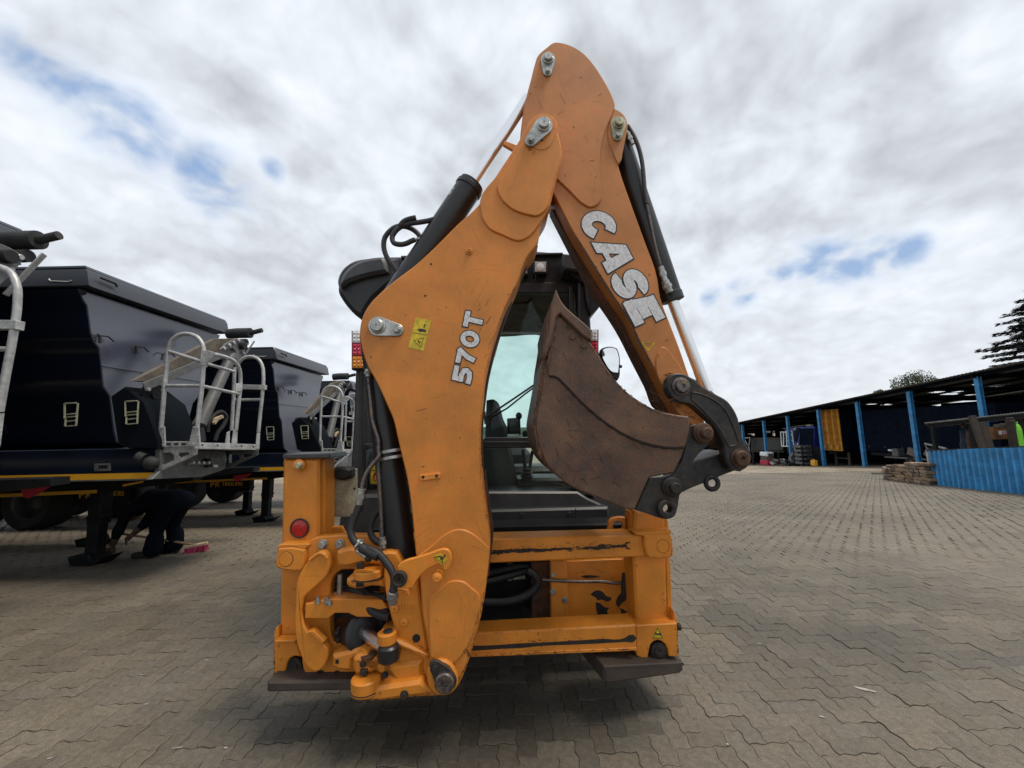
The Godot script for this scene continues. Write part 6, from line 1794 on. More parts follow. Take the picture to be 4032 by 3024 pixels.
	var hp := part("hand_rail", MB.new().tube(bend(W("T", [1168, 1650, 1195, 1330, 1212, 1150, 1225, 1050, 1250, 995, 1290, 962, 1335, 950, 1385, 953, 1430, 972, 1462, 1010, 1480, 1070, 1476, 1160, 1466, 1330, 1448, 1480, 1430, 1640], 4.0)), rr, 10), MT["galvanised"], deck)
	part("cross_rail", MB.new().tube(W("T", [1226, 1075, 1470, 1152], 4.0), rr * 0.85, 8), MT["galvanised"], hp)
	part("cross_rail", MB.new().tube(W("T", [1210, 1325, 1462, 1326], 4.0), rr * 0.85, 8), MT["galvanised"], hp)
	var h2 := part("hand_rail", MB.new().tube(bend([w1("T", 1485, 1086, 4.0), x1("T", 1560, 1098, px), x1("T", 1650, 1122, px), x1("T", 1705, 1152, px), x1("T", 1735, 1200, px), x1("T", 1745, 1290, px), x1("T", 1732, 1450, px), x1("T", 1712, 1650, px)]), rr, 10), MT["galvanised"], deck)
	part("cross_rail", MB.new().tube([w1("T", 1470, 1328, 4.0), x1("T", 1740, 1386, px)], rr * 0.85, 8), MT["galvanised"], h2)
	part("cross_rail", MB.new().tube([w1("T", 1480, 1160, 4.0), x1("T", 1700, 1222, px - 0.25)], rr * 0.85, 8), MT["galvanised"], h2)
	part("hand_rail", MB.new().tube([x1("T", 1702, 1190, px - 0.28), x1("T", 1696, 1400, px - 0.29), x1("T", 1680, 1650, px - 0.3)], rr, 10), MT["galvanised"], deck)
	var z3: float = -x1("T", 1892, 1400, px).z
	var h3 := part("hand_rail", MB.new().tube(bend(W("T", [1722, 1200, 1740, 1150, 1785, 1118, 1830, 1114, 1878, 1136, 1906, 1190, 1912, 1250, 1905, 1380, 1890, 1520, 1876, 1660], z3)), rr, 10), MT["galvanised"], deck)
	part("cross_rail", MB.new().bar(w1("T", 1755, 1334, z3), w1("T", 1930, 1338, z3), 0.05, 0.06), MT["galvanised"], h3)
	part("cross_rail", MB.new().tube(W("T", [1700, 1428, 1896, 1426], z3), rr * 0.85, 8), MT["galvanised"], h3)
	part("rail_clamp", side(W("T", [1458, 1068, 1508, 1068, 1556, 1082, 1552, 1110, 1490, 1178, 1452, 1176], 3.97), 0.012, 0.003), MT["galvanised"], hp)
	part("rail_clamp", face(X("T", [1716, 1308, 1760, 1306, 1756, 1366, 1712, 1370], px + 0.024), 0.012, 0.003), MT["galvanised"], h2)
	# coiled air hose hung on the frame
	var coil := []
	var cp := bend([x1("T", 1505, 1660, px - 0.5), x1("G", 1510, 130, px - 0.5), x1("G", 1560, 60, px - 0.5), x1("G", 1610, 42, px - 0.5), x1("G", 1640, 75, px - 0.5), x1("G", 1620, 140, px - 0.5), x1("G", 1580, 190, px - 0.5), x1("G", 1560, 250, px - 0.5)], 12)
	var cw := []
	for i in cp.size(): cw.append(0.028 if i % 2 else 0.021)
	part("coiled_hose", MB.new().tube(cp, cw, 8), MT["tarp"], fr)
	part("hose_plug", face(X("G", [1568, 84, 1620, 62, 1630, 82, 1590, 100, 1566, 132, 1556, 118], px - 0.44), 0.03, 0.004), MT["pale_wood"], fr)
	# ---- under the trailer
	var bz := 4.75
	var low := W("G", [1000, 560, 900, 600, 705, 606], bz)
	var bt := w1("G", 0, 640, bz)
	var bm := part("frame_beam", side([w1("G", 1400, 500, bz), w1("G", 1400, 540, bz), w1("G", 900, 606, bz), w1("G", 700, 632, bz), along_x(w1("G", 0, 662, bz), xe), along_x(w1("G", 0, 560, bz), xe)], 0.14, 0.006), MT["chassis"])
	part("reflective_tape", MB.new().sheet([w1("G", 704, 606, bz - 0.004), w1("G", 704, 630, bz - 0.004), w1("G", -600, 688, bz - 0.004), w1("G", -600, 662, bz - 0.004)], -BACK), MT["tape_yellow"], bm)
	part("reflective_tape", MB.new().sheet([w1("G", 1042, 540, bz - 0.004), w1("G", 1040, 552, bz - 0.004), w1("G", 890, 584, bz - 0.004), w1("G", 890, 566, bz - 0.004)], -BACK), MT["tape_yellow"], bm)
	part("far_frame_beam", side([w1("G", 1400, 500, bz) + BACK * 1.1, w1("G", 1400, 540, bz) + BACK * 1.1, w1("G", 900, 606, bz) + BACK * 1.1, along_x(w1("G", 0, 662, bz), xe) + BACK * 1.1, along_x(w1("G", 0, 560, bz), xe) + BACK * 1.1], 0.14, 0.006), MT["chassis"], bm)
	part("red_flag", MB.new().prism(W("G", [145, 596, 230, 586, 390, 562, 300, 622, 205, 668, 170, 660], 4.3), BACK * 0.01, 0.002), MT["tape_red"], bm)
	for k in 2:
		var zl := 4.84 + 1.04 * k
		var top := w1("G", 746, 560, zl)
		var x := top.x
		var gy := ground_y(-zl)
		var lg := part("landing_leg", MB.new().box(Vector3(x, (top.y + 0.25 + 0.42) / 2.0, -zl), Vector3(0.155, top.y + 0.25 - 0.42, 0.15), Basis(), 0.012), MT["chassis"])
		part("leg_collar", MB.new().box(Vector3(x, 0.50, -zl), Vector3(0.165, 0.05, 0.16), Basis(), 0.008), MT["chassis"], lg)
		part("leg_band", MB.new().box(Vector3(x, 0.44, -zl), Vector3(0.150, 0.035, 0.147), Basis(), 0.004), MT["galvanised" if k else "chassis"], lg)
		part("inner_leg", MB.new().box(Vector3(x - 0.01, (0.43 + gy + 0.12) / 2.0, -zl), Vector3(0.135, 0.43 - gy - 0.08, 0.13), Basis(), 0.01), MT["chassis"], lg)
		part("leg_foot", MB.new().prism([Vector3(x - 0.21, gy + 0.10, -zl + 0.12), Vector3(x - 0.17, gy + 0.01, -zl + 0.12), Vector3(x + 0.11, gy + 0.005, -zl + 0.12), Vector3(x + 0.22, gy + 0.09, -zl + 0.12), Vector3(x + 0.07, gy + 0.06, -zl + 0.12), Vector3(x + 0.03, gy + 0.13, -zl + 0.12), Vector3(x - 0.08, gy + 0.13, -zl + 0.12)], BACK * 0.24, 0.01), MT["chassis"], lg)
	# wheels at the rear, and the maker's board between them
	for e in [[-8.95, 4.55], [-10.25, 4.55], [-8.95, 6.15], [-10.25, 6.15]]:
		var gy := ground_y(-e[1])
		wheel("wheel", Vector3(e[0], gy + 0.5, -e[1]), -BACK, 0.5, 0.5, "chassis_grey", null)
	part("axle", MB.new().cyl(Vector3(-8.95, 0.42, -4.6), Vector3(-8.95, 0.42, -6.1), 0.08, 12), MT["chassis"], bm)
	part("axle", MB.new().cyl(Vector3(-10.25, 0.42, -4.6), Vector3(-10.25, 0.42, -6.1), 0.08, 12), MT["chassis"], bm)
	var bo := Vector3(-7.75, 0.62, -4.45)
	var bd := part("maker_board", MB.new().box(bo, Vector3(1.05, 0.42, 0.02), Basis(), 0.006), MT["chassis"])
	var tm := TextMesh.new()
	var sf := SystemFont.new()
	sf.font_names = PackedStringArray(["Droid Sans"])
	sf.font_weight = 700
	tm.font = sf
	tm.font_size = 40
	tm.pixel_size = 0.0052
	tm.depth = 0.004
	tm.text = "PR"
	var ti := MeshInstance3D.new()
	ti.name = "lettering"
	ti.mesh = tm
	ti.material_override = MT["tape_yellow"]
	bd.add_child(ti, true)
	ti.position = bo + Vector3(-0.30, 0, 0.0135)
	var tm2: TextMesh = tm.duplicate()
	tm2.text = "TRAILERS"
	tm2.pixel_size = 0.003
	var t2 := MeshInstance3D.new()
	t2.name = "lettering"
	t2.mesh = tm2
	t2.material_override = MT["tape_yellow"]
	bd.add_child(t2, true)
	t2.position = bo + Vector3(0.16, 0.0, 0.0135)
	return t

func bracket(out: Array, h1: Array, h2: Array, dir: Vector3) -> MB:
	var a := window(out, h2)
	return MB.new().prism(window(a, h1), dir * 0.012, 0.002)

func window(out: Array, hole: Array) -> Array:
	# an outline with an opening of any shape in it, joined by a hair-wide slit
	var bi := 0
	var bj := 0
	var best := 1e9
	for i in out.size():
		for j in hole.size():
			var d: float = out[i].distance_to(hole[j])
			if d < best:
				best = d
				bi = i
				bj = j
	var turn := func(p: Array) -> float:
		var s := 0.0
		for i in p.size():
			var a: Vector3 = p[i]
			var b: Vector3 = p[(i + 1) % p.size()]
			s += a.x * b.y - a.y * b.x
		return s
	var hs := hole.duplicate()
	if (turn.call(hs) > 0) == (turn.call(out) > 0):
		hs.reverse()
		bj = hs.size() - 1 - bj
	var res := []
	for i in bi + 1: res.append(out[i])
	for j in hs.size(): res.append(hs[(bj + j) % hs.size()])
	var last: Vector3 = hs[(bj + hs.size() - 1) % hs.size()]
	res.append(hs[bj] + (last - hs[bj]).normalized() * 0.0008)
	var nxt: Vector3 = out[(bi + 1) % out.size()]
	res.append(out[bi] + (nxt - out[bi]).normalized() * 0.0008)
	for i in range(bi + 1, out.size()): res.append(out[i])
	return res

func tippers() -> void:
	var first := tipper()
	var step := Vector3(0.044, 0, -1) * PITCH
	var at := first.position
	var said := {0: "large dark navy side tipper trailer with the person bending under its front platform", 1: "dark side tipper trailer second in the row, its ladder just left of the loader's cab", 2: "dark side tipper trailer third in the row, mostly hidden behind the cab's left post", -1: "side tipper trailer cut off by the left edge, only tarpaulin end and hand rail showing"}
	for k in [0, 1, 2, -1]:
		var t: Node3D = first
		if k != 0:
			t = first.duplicate()
			t.name = "side_tipper_trailer"
			add_child(t, true)
			t.position = at + (step * k if k > 0 else Vector3(-0.06, 0, 2.5))
			t.position.y = ground_y(t.position.z + 0.2) - ground_y(at.z + 0.2) + (0.10 if k < 0 else 0.0)
		t.set_meta("label", said[k])


# ---------------------------------------------------------------- people
func body(chains: Array, cell: float) -> MB:
	# one skin over tapered bones: [a, b, ra, rb], joined softly and meshed as surface nets
	var lo := Vector3.ONE * 1e9
	var hi := -lo
	for c in chains:
		for e in [[c[0], c[2]], [c[1], c[3]]]:
			lo = lo.min(e[0] - Vector3.ONE * (e[1] + cell * 2))
			hi = hi.max(e[0] + Vector3.ONE * (e[1] + cell * 2))
	var nx := int((hi.x - lo.x) / cell) + 2
	var ny := int((hi.y - lo.y) / cell) + 2
	var nz := int((hi.z - lo.z) / cell) + 2
	var f := PackedFloat32Array()
	f.resize(nx * ny * nz)
	f.fill(1.0)
	var soft_k := 1.0 / (cell * 0.7)
	var acc := PackedFloat32Array()
	acc.resize(nx * ny * nz)
	for c in chains:
		var a: Vector3 = c[0]
		var b: Vector3 = c[1]
		var ra: float = c[2]
		var rb: float = c[3]
		var m: float = maxf(ra, rb) + cell * 5
		var i0 := ((a.min(b) - Vector3.ONE * m - lo) / cell)
		var i1 := ((a.max(b) + Vector3.ONE * m - lo) / cell)
		var ab := b - a
		var l2 := maxf(ab.length_squared(), 1e-9)
		for z in range(maxi(0, int(i0.z)), mini(nz, int(i1.z) + 2)):
			for y in range(maxi(0, int(i0.y)), mini(ny, int(i1.y) + 2)):
				for x in range(maxi(0, int(i0.x)), mini(nx, int(i1.x) + 2)):
					var p := lo + Vector3(x, y, z) * cell
					var t := clampf((p - a).dot(ab) / l2, 0.0, 1.0)
					var d := p.distance_to(a + ab * t) - lerpf(ra, rb, t)
					acc[(z * ny + y) * nx + x] += exp(-d * soft_k)
	for i in f.size():
		f[i] = -log(acc[i]) / soft_k if acc[i] > 1e-12 else 1.0
	var vid := {}
	var pos := []
	var nor := []
	var at := func(x: int, y: int, z: int) -> float: return f[(z * ny + y) * nx + x]
	var mb := MB.new()
	for z in nz - 1:
		for y in ny - 1:
			for x in nx - 1:
				var base := (z * ny + y) * nx + x
				var neg := 0
				for k in 8:
					if f[base + (k & 1) + ((k >> 1) & 1) * nx + (k >> 2) * nx * ny] < 0: neg += 1
				if neg == 0 or neg == 8: continue
				var s := Vector3.ZERO
				var n := 0
				for k in 8:
					for ax in 3:
						if (k >> ax) & 1: continue
						var k2 := k | (1 << ax)
						var p := Vector3(k & 1, (k >> 1) & 1, k >> 2)
						var p2 := Vector3(k2 & 1, (k2 >> 1) & 1, k2 >> 2)
						var v0: float = f[base + int(p.x) + int(p.y) * nx + int(p.z) * nx * ny]
						var v1: float = f[base + int(p2.x) + int(p2.y) * nx + int(p2.z) * nx * ny]
						if (v0 < 0) != (v1 < 0):
							s += p.lerp(p2, v0 / (v0 - v1))
							n += 1
				vid[base] = pos.size()
				pos.append(lo + (Vector3(x, y, z) + s / n) * cell)
				var g := Vector3(f[base + 1] - f[base], f[base + nx] - f[base], f[base + nx * ny] - f[base])
				g += Vector3(f[base + 1 + nx + nx * ny] - f[base + nx + nx * ny], f[base + 1 + nx + nx * ny] - f[base + 1 + nx * ny], f[base + 1 + nx + nx * ny] - f[base + 1 + nx])
				nor.append(g.normalized())
	for base in vid.keys():
		for ax in 3:
			var st: int = [1, nx, nx * ny][ax]
			var v0: float = f[base]
			var v1: float = f[base + st]
			if (v0 < 0) == (v1 < 0): continue
			var s1: int = [nx, nx * ny, 1][ax]
			var s2: int = [nx * ny, 1, nx][ax]
			if not (vid.has(base - s1) and vid.has(base - s2) and vid.has(base - s1 - s2)): continue
			var q0: int = vid[base]
			var q1: int = vid[base - s1]
			var q2: int = vid[base - s1 - s2]
			var q3: int = vid[base - s2]
			mb.quad(pos[q0], pos[q1], pos[q2], pos[q3], nor[q0], nor[q1], nor[q2], nor[q3])
	return mb

func hand(o: Vector3, along: Vector3, out: Vector3) -> Array:
	# palm, four unequal bent fingers and a thumb as bones
	along = along.normalized()
	var acr := along.cross(out).normalized()
	var b := [[o, o + along * 0.075, 0.024, 0.03]]
	for k in 4:
		var s := o + along * 0.075 + acr * (k - 1.5) * 0.021
		var l: float = [0.036, 0.042, 0.040, 0.030][k]
		var d := (along * 0.8 - out * 0.5).normalized()
		b.append([s, s + d * l, 0.010, 0.009])
		b.append([s + d * l, s + d * l + (along * 0.2 - out).normalized() * l * 0.8, 0.009, 0.008])
	var th := o + along * 0.03 + acr * 0.03
	b.append([th, th + (along * 0.6 + acr * 0.7).normalized() * 0.04, 0.011, 0.010])
	b.append([th + (along * 0.6 + acr * 0.7).normalized() * 0.04, th + (along * 0.6 + acr * 0.7).normalized() * 0.04 + (along - out * 0.6).normalized() * 0.028, 0.010, 0.008])
	return b

func sweeper() -> void:
	var z := 5.15
	var gnd := ground_y(-z)
	var P := func(x: float, y: float, dz := 0.0) -> Vector3:
		var v := w1("N", x, y, z)
		return Vector3(v.x, v.y, v.z - dz)
	var foot: Vector3 = P.call(560, 1440)
	var lift := gnd + 0.02 - foot.y
	var o := Vector3(foot.x, gnd, foot.z)
	var t := thing("person", "person in dark work clothes bending low with a broom under the trailer", "person", o)
	var up := Vector3.UP * lift
	var hip: Vector3 = P.call(775, 905) + up
	var hipn: Vector3 = P.call(770, 915, -0.11) + up
	var hipf: Vector3 = P.call(770, 915, 0.11) + up
	var chest: Vector3 = P.call(520, 905) + up
	var neck: Vector3 = P.call(390, 950) + up
	var head: Vector3 = P.call(335, 1000) + up
	var shn: Vector3 = P.call(410, 975, -0.17) + up
	var shf: Vector3 = P.call(420, 970, 0.17) + up
	var kn: Vector3 = P.call(640, 1150, -0.10) + up
	var kf: Vector3 = P.call(650, 1150, 0.10) + up
	var an: Vector3 = P.call(585, 1400, -0.10) + up
	var af: Vector3 = P.call(655, 1385, 0.10) + up
	var en: Vector3 = P.call(330, 1170, -0.2) + up
	var wn: Vector3 = P.call(262, 1310, -0.18) + up
	var ef: Vector3 = P.call(490, 1120, -0.05) + up
	var wf: Vector3 = P.call(405, 1215, -0.1) + up
	var bones := [
		[hip, chest, 0.125, 0.135], [chest, neck, 0.125, 0.06], [chest, shn, 0.09, 0.062], [chest, shf, 0.09, 0.062], [hip, hipn, 0.105, 0.10], [hip, hipf, 0.105, 0.10],
		[hipn, kn, 0.098, 0.072], [kn, an, 0.072, 0.06], [hipf, kf, 0.098, 0.072], [kf, af, 0.072, 0.06], [shn, en, 0.062, 0.05], [en, en.lerp(wn, 0.45), 0.048, 0.044], [shf, ef, 0.06, 0.048], [ef, ef.lerp(wf, 0.5), 0.047, 0.043]]
	var suit := part("work_clothes", body(bones, 0.022), MT["cloth"], t)
	var sk := [[neck, head, 0.055, 0.06], [head, head + Vector3(-0.02, -0.06, 0.0), 0.095, 0.075], [head + Vector3(0.02, 0.03, 0), head, 0.095, 0.095], [head + Vector3(-0.05, -0.06, 0), head + Vector3(-0.105, -0.075, 0), 0.03, 0.016], [head + Vector3(-0.02, -0.04, 0.09), head + Vector3(-0.02, -0.06, 0.095), 0.02, 0.014],
		[en.lerp(wn, 0.5), wn, 0.042, 0.03], [ef.lerp(wf, 0.5), wf, 0.042, 0.03]]
	part("head_and_arms", body(sk, 0.012), MT["skin"], t)
	part("hair", body([[head + Vector3(0.035, 0.045, 0), head + Vector3(0.02, 0.06, 0), 0.088, 0.08], [head + Vector3(0.05, 0.0, 0), head + Vector3(0.05, 0.03, 0), 0.08, 0.08]], 0.014), MT["cloth"], t)
	part("cap_peak", MB.new().ball(head + Vector3(-0.08, 0.02, 0), Vector3(0.03, 0.07, 0.075), 12), MT["cloth"], t)
	part("hand", body(hand(wn, P.call(238, 1390, -0.16) + up - wn, Vector3(0.9, 0.1, 0.3)), 0.006), MT["skin"], t)
	part("hand", body(hand(wf, P.call(372, 1262, -0.14) + up - wf, Vector3(-0.3, 0.8, 0.2)), 0.006), MT["skin"], t)
	for e in [[an, 0.0], [af, 0.04]]:
		var a: Vector3 = e[0]
		a.y = gnd + 0.075
		part("boot", body([[a + Vector3(0.03, 0.0, 0), a + Vector3(0.03, -0.035, 0), 0.062, 0.05], [a + Vector3(0.0, -0.03, 0), a + Vector3(-0.19, -0.04, 0.02), 0.05, 0.04], [a + Vector3(0.02, 0.1, 0), a, 0.07, 0.062]], 0.014), MT["boot"], t)
		part("trouser_hem", body([[a + Vector3(0.02, 0.16, 0), a + Vector3(0.01, 0.03, 0), 0.085, 0.10]], 0.02), MT["cloth"], t)
	# the broom
	var b0: Vector3 = P.call(222, 1198, -0.14) + up
	var hd := wg(q("N", 948, 1470))
	hd.y = ground_y(hd.z) + 0.092
	var bt := thing("broom", "long handled broom with pink bristles held by the bending person", "broom", Vector3(hd.x, ground_y(hd.z), hd.z))
	part("handle", MB.new().tube([b0, hd], 0.014, 10), MT["wood"], bt)
	var dirn := Vector3(0.9, 0.10, -0.42).normalized()
	part("head", MB.new().bar(hd - dirn * 0.115, hd + dirn * 0.115, 0.05, 0.03, Vector3(-0.25, 1, 0.2)), MT["pale_wood"], bt)
	var bs := MB.new()
	var r := RandomNumberGenerator.new()
	r.seed = 8
	for i in 26:
		for j in 4:
			var s := hd + dirn * (-0.11 + 0.22 * i / 25.0) + Vector3(0, -0.015, 0) + Vector3(0.2, 0, 0.9).normalized() * (j - 1.5) * 0.014
			var e := s + Vector3(r.randf_range(-0.02, 0.02) - 0.012, -0.075, r.randf_range(-0.02, 0.02))
			bs.tube([s, e], 0.0058, 5)
	part("bristles", bs, MT["bristle"], bt).set_meta("kind", "stuff")


# ---------------------------------------------------------------- the open shed and what stands in and before it
const SX := 28.0

func post(x: float, y0: float, y1: float) -> void: pass

func shed() -> void:
	var base := x1("M", 495, 965, SX)
	var t := thing("open_shed", "long open-fronted workshop shed with blue steel posts and dark sheet roof", "shed", Vector3(SX + 5, ground_y(-34), -34))
	var roof_pts := [[-1.0, 2909, 1668], [0.0, 4032, 1426]]
	var ra := wx(Vector2(2900, 1668), SX)
	var rb := wx(Vector2(4032, 1430), SX)
	var dirv := (rb - ra) / (rb.z - ra.z)
	var eave := func(z: float) -> Vector3: return ra + dirv * (z - ra.z)
	var zs := [-65.5, -61.3, -57.1, -52.9, -48.7, -44.5, -40.6, -36.4, -32.2, -27.9, -23.7, -19.5]
	var b := MB.new()
	# roof sheet: rises a little to the back, corrugated at the eave
	var z0 := -66.0
	var z1 := -14.0
	var prof := []
	var n := int((z1 - z0) / 0.11)
	for i in n + 1:
		var z := z0 + (z1 - z0) * i / n
		prof.append(eave.call(z) + Vector3(-0.5, 0.03 + (0.03 if i % 2 else 0.0), 0))
	# daylight openings in the roof: where a sight line from the yard meets its slope
	var roof_y := func(x: float, z: float) -> float:
		var e: Vector3 = eave.call(z)
		return e.y + 0.05 - 0.10 * (x - SX + 0.5) / 11.5
	var lights := []
	for e in [["H", 1622, 762, 1708, 780], ["H", 1700, 776, 1838, 798], ["H", 1355, 810, 1432, 826], ["H", 1430, 822, 1484, 837], ["H", 1516, 830, 1550, 844], ["H", 1200, 858, 1310, 881], ["H", 958, 886, 1014, 897], ["H", 1022, 891, 1044, 899]]:
		var c0 := q(e[0], e[1], e[2])
		var c1 := q(e[0], e[3], e[4])
		var hit := []
		for c in [c0, c1]:
			var d := ray(c)
			var tt := 20.0
			while tt < 120.0:
				var p := eye + d * tt
				if p.y > roof_y.call(p.x, p.z) and p.x > SX - 0.4: break
				tt += 0.05
			hit.append(eye + d * tt)
		var zm: float = (hit[0].z + hit[1].z) / 2
		lights.append([minf(hit[0].x, hit[1].x), minf(maxf(hit[0].x, hit[1].x), SX + 10.4), zm - 0.26, zm + 0.26])
	var slope := Vector3(11.5, -0.10, 0)
	for i in n:
		var a: Vector3 = prof[i]
		var c: Vector3 = prof[i + 1]
		var cuts := [0.0, 1.0]
		for l in lights:
			if (a.z + c.z) / 2 > l[2] and (a.z + c.z) / 2 < l[3]:
				cuts.append(clampf((l[0] - a.x) / 11.5, 0, 1))
				cuts.append(clampf((l[1] - a.x) / 11.5, 0, 1))
		cuts.sort()
		for j in range(0, cuts.size(), 2):
			if cuts[j + 1] - cuts[j] > 0.001:
				b.flat(a + slope * cuts[j], c + slope * cuts[j], c + slope * cuts[j + 1], a + slope * cuts[j + 1], Vector3.UP)
	for l in lights:
		var yy: float = roof_y.call((l[0] + l[1]) / 2, (l[2] + l[3]) / 2) + 0.09
		part("roof_light", MB.new().box(Vector3((l[0] + l[1]) / 2, yy, (l[2] + l[3]) / 2), Vector3(l[1] - l[0] + 0.1, 0.004, l[3] - l[2] + 0.1), Basis(), 0.0), MT["skylight"], t)
	part("roof_sheet", b, MT["shed_roof"], t)
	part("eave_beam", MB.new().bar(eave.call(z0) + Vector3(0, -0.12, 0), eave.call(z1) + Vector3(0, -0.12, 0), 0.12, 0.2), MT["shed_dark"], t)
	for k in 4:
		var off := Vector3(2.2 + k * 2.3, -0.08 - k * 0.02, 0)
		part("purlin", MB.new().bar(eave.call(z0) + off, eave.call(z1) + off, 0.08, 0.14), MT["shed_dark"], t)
	for z in zs:
		var top: Vector3 = eave.call(z)
		var gy: float = ground_y(z)
		var xq := SX
		var ib := MB.new()
		var h := top.y - 0.2 - gy
		for s in [-0.1, 0.1]: ib.box(Vector3(xq + s, gy + h / 2 , z), Vector3(0.03, h, 0.24), Basis(), 0.004)
		ib.box(Vector3(xq, gy + h / 2, z), Vector3(0.18, h, 0.03), Basis(), 0.003)
		part("blue_post", ib, MT["shed_blue"], t)
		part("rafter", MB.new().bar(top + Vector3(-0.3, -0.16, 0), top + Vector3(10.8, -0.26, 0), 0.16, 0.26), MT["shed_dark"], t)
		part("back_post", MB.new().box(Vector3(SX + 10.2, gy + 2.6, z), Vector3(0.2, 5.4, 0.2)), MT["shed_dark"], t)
	# back and end walls, with window openings through which daylight shows
	var bw := MB.new()
	var wins := []
	for e in [[360, 418, 416, 562], [616, 372, 690, 454], [645, 484, 692, 566], [884, 320, 954, 412], [1156, 316, 1196, 364], [1166, 414, 1200, 432]]:
		var p0 := x1("M", e[0], e[1], SX + 10.5)
		var p1 := x1("M", e[2], e[3], SX + 10.5)
		wins.append([p0.z, p1.z, p1.y, p0.y])
	var zc := z0
	var xb := SX + 10.5
	var bands := [[0], [1, 2], [3], [4, 5]]
	for g in bands:
		var w0: float = wins[g[0]][0]
		var w1_: float = wins[g[0]][1]
		for k in g:
			w0 = minf(w0, wins[k][0])
			w1_ = maxf(w1_, wins[k][1])
		var yt: float = roof_y.call(xb, w0) - 0.03
		wall_run(bw, xb, zc, w0, -6.5, roof_y.call(xb, zc) - 0.03)
		for k in g:
			wall_run(bw, xb, w0, w1_, wins[k][3], yt)
			if wins[k][0] > w0 + 0.01: wall_run(bw, xb, w0, wins[k][0], wins[k][2], wins[k][3])
			if wins[k][1] < w1_ - 0.01: wall_run(bw, xb, wins[k][1], w1_, wins[k][2], wins[k][3])
			yt = wins[k][2]
		wall_run(bw, xb, w0, w1_, -6.5, yt)
		zc = w1_
	for i in 12: wall_run(bw, xb, lerpf(zc, z1, i / 12.0), lerpf(zc, z1, (i + 1) / 12.0), -6.5, roof_y.call(xb, lerpf(zc, z1, i / 12.0)) - 0.03)
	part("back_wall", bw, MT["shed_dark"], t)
	for w in wins:
		var wf := MB.new()
		wf.box(Vector3(xb - 0.05, (w[2] + w[3]) / 2, (w[0] + w[1]) / 2), Vector3(0.05, 0.05, absf(w[1] - w[0])))
		wf.box(Vector3(xb - 0.05, (w[2] + w[3]) / 2, lerpf(w[0], w[1], 0.4)), Vector3(0.05, w[3] - w[2], 0.05))
		part("window_bars", wf, MT["shed_dark"], t)
	var ew := MB.new()
	var et: Vector3 = eave.call(z0)
	ew.box(Vector3(SX + 5.2, (et.y - 4.5) / 2, z0 - 0.1), Vector3(10.6, et.y + 4.5, 0.1))
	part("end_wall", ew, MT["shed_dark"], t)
	# ---- trailers standing in the shed
	yellow_front()
	blue_tipper()
	green_tipper()
	clutter()
	fence()

func wall_run(b: MB, x: float, z0: float, z1: float, y0: float, y1: float) -> void:
	b.box(Vector3(x, (y0 + y1) / 2, (z0 + z1) / 2), Vector3(0.08, y1 - y0, absf(z1 - z0)), Basis(), 0.0)

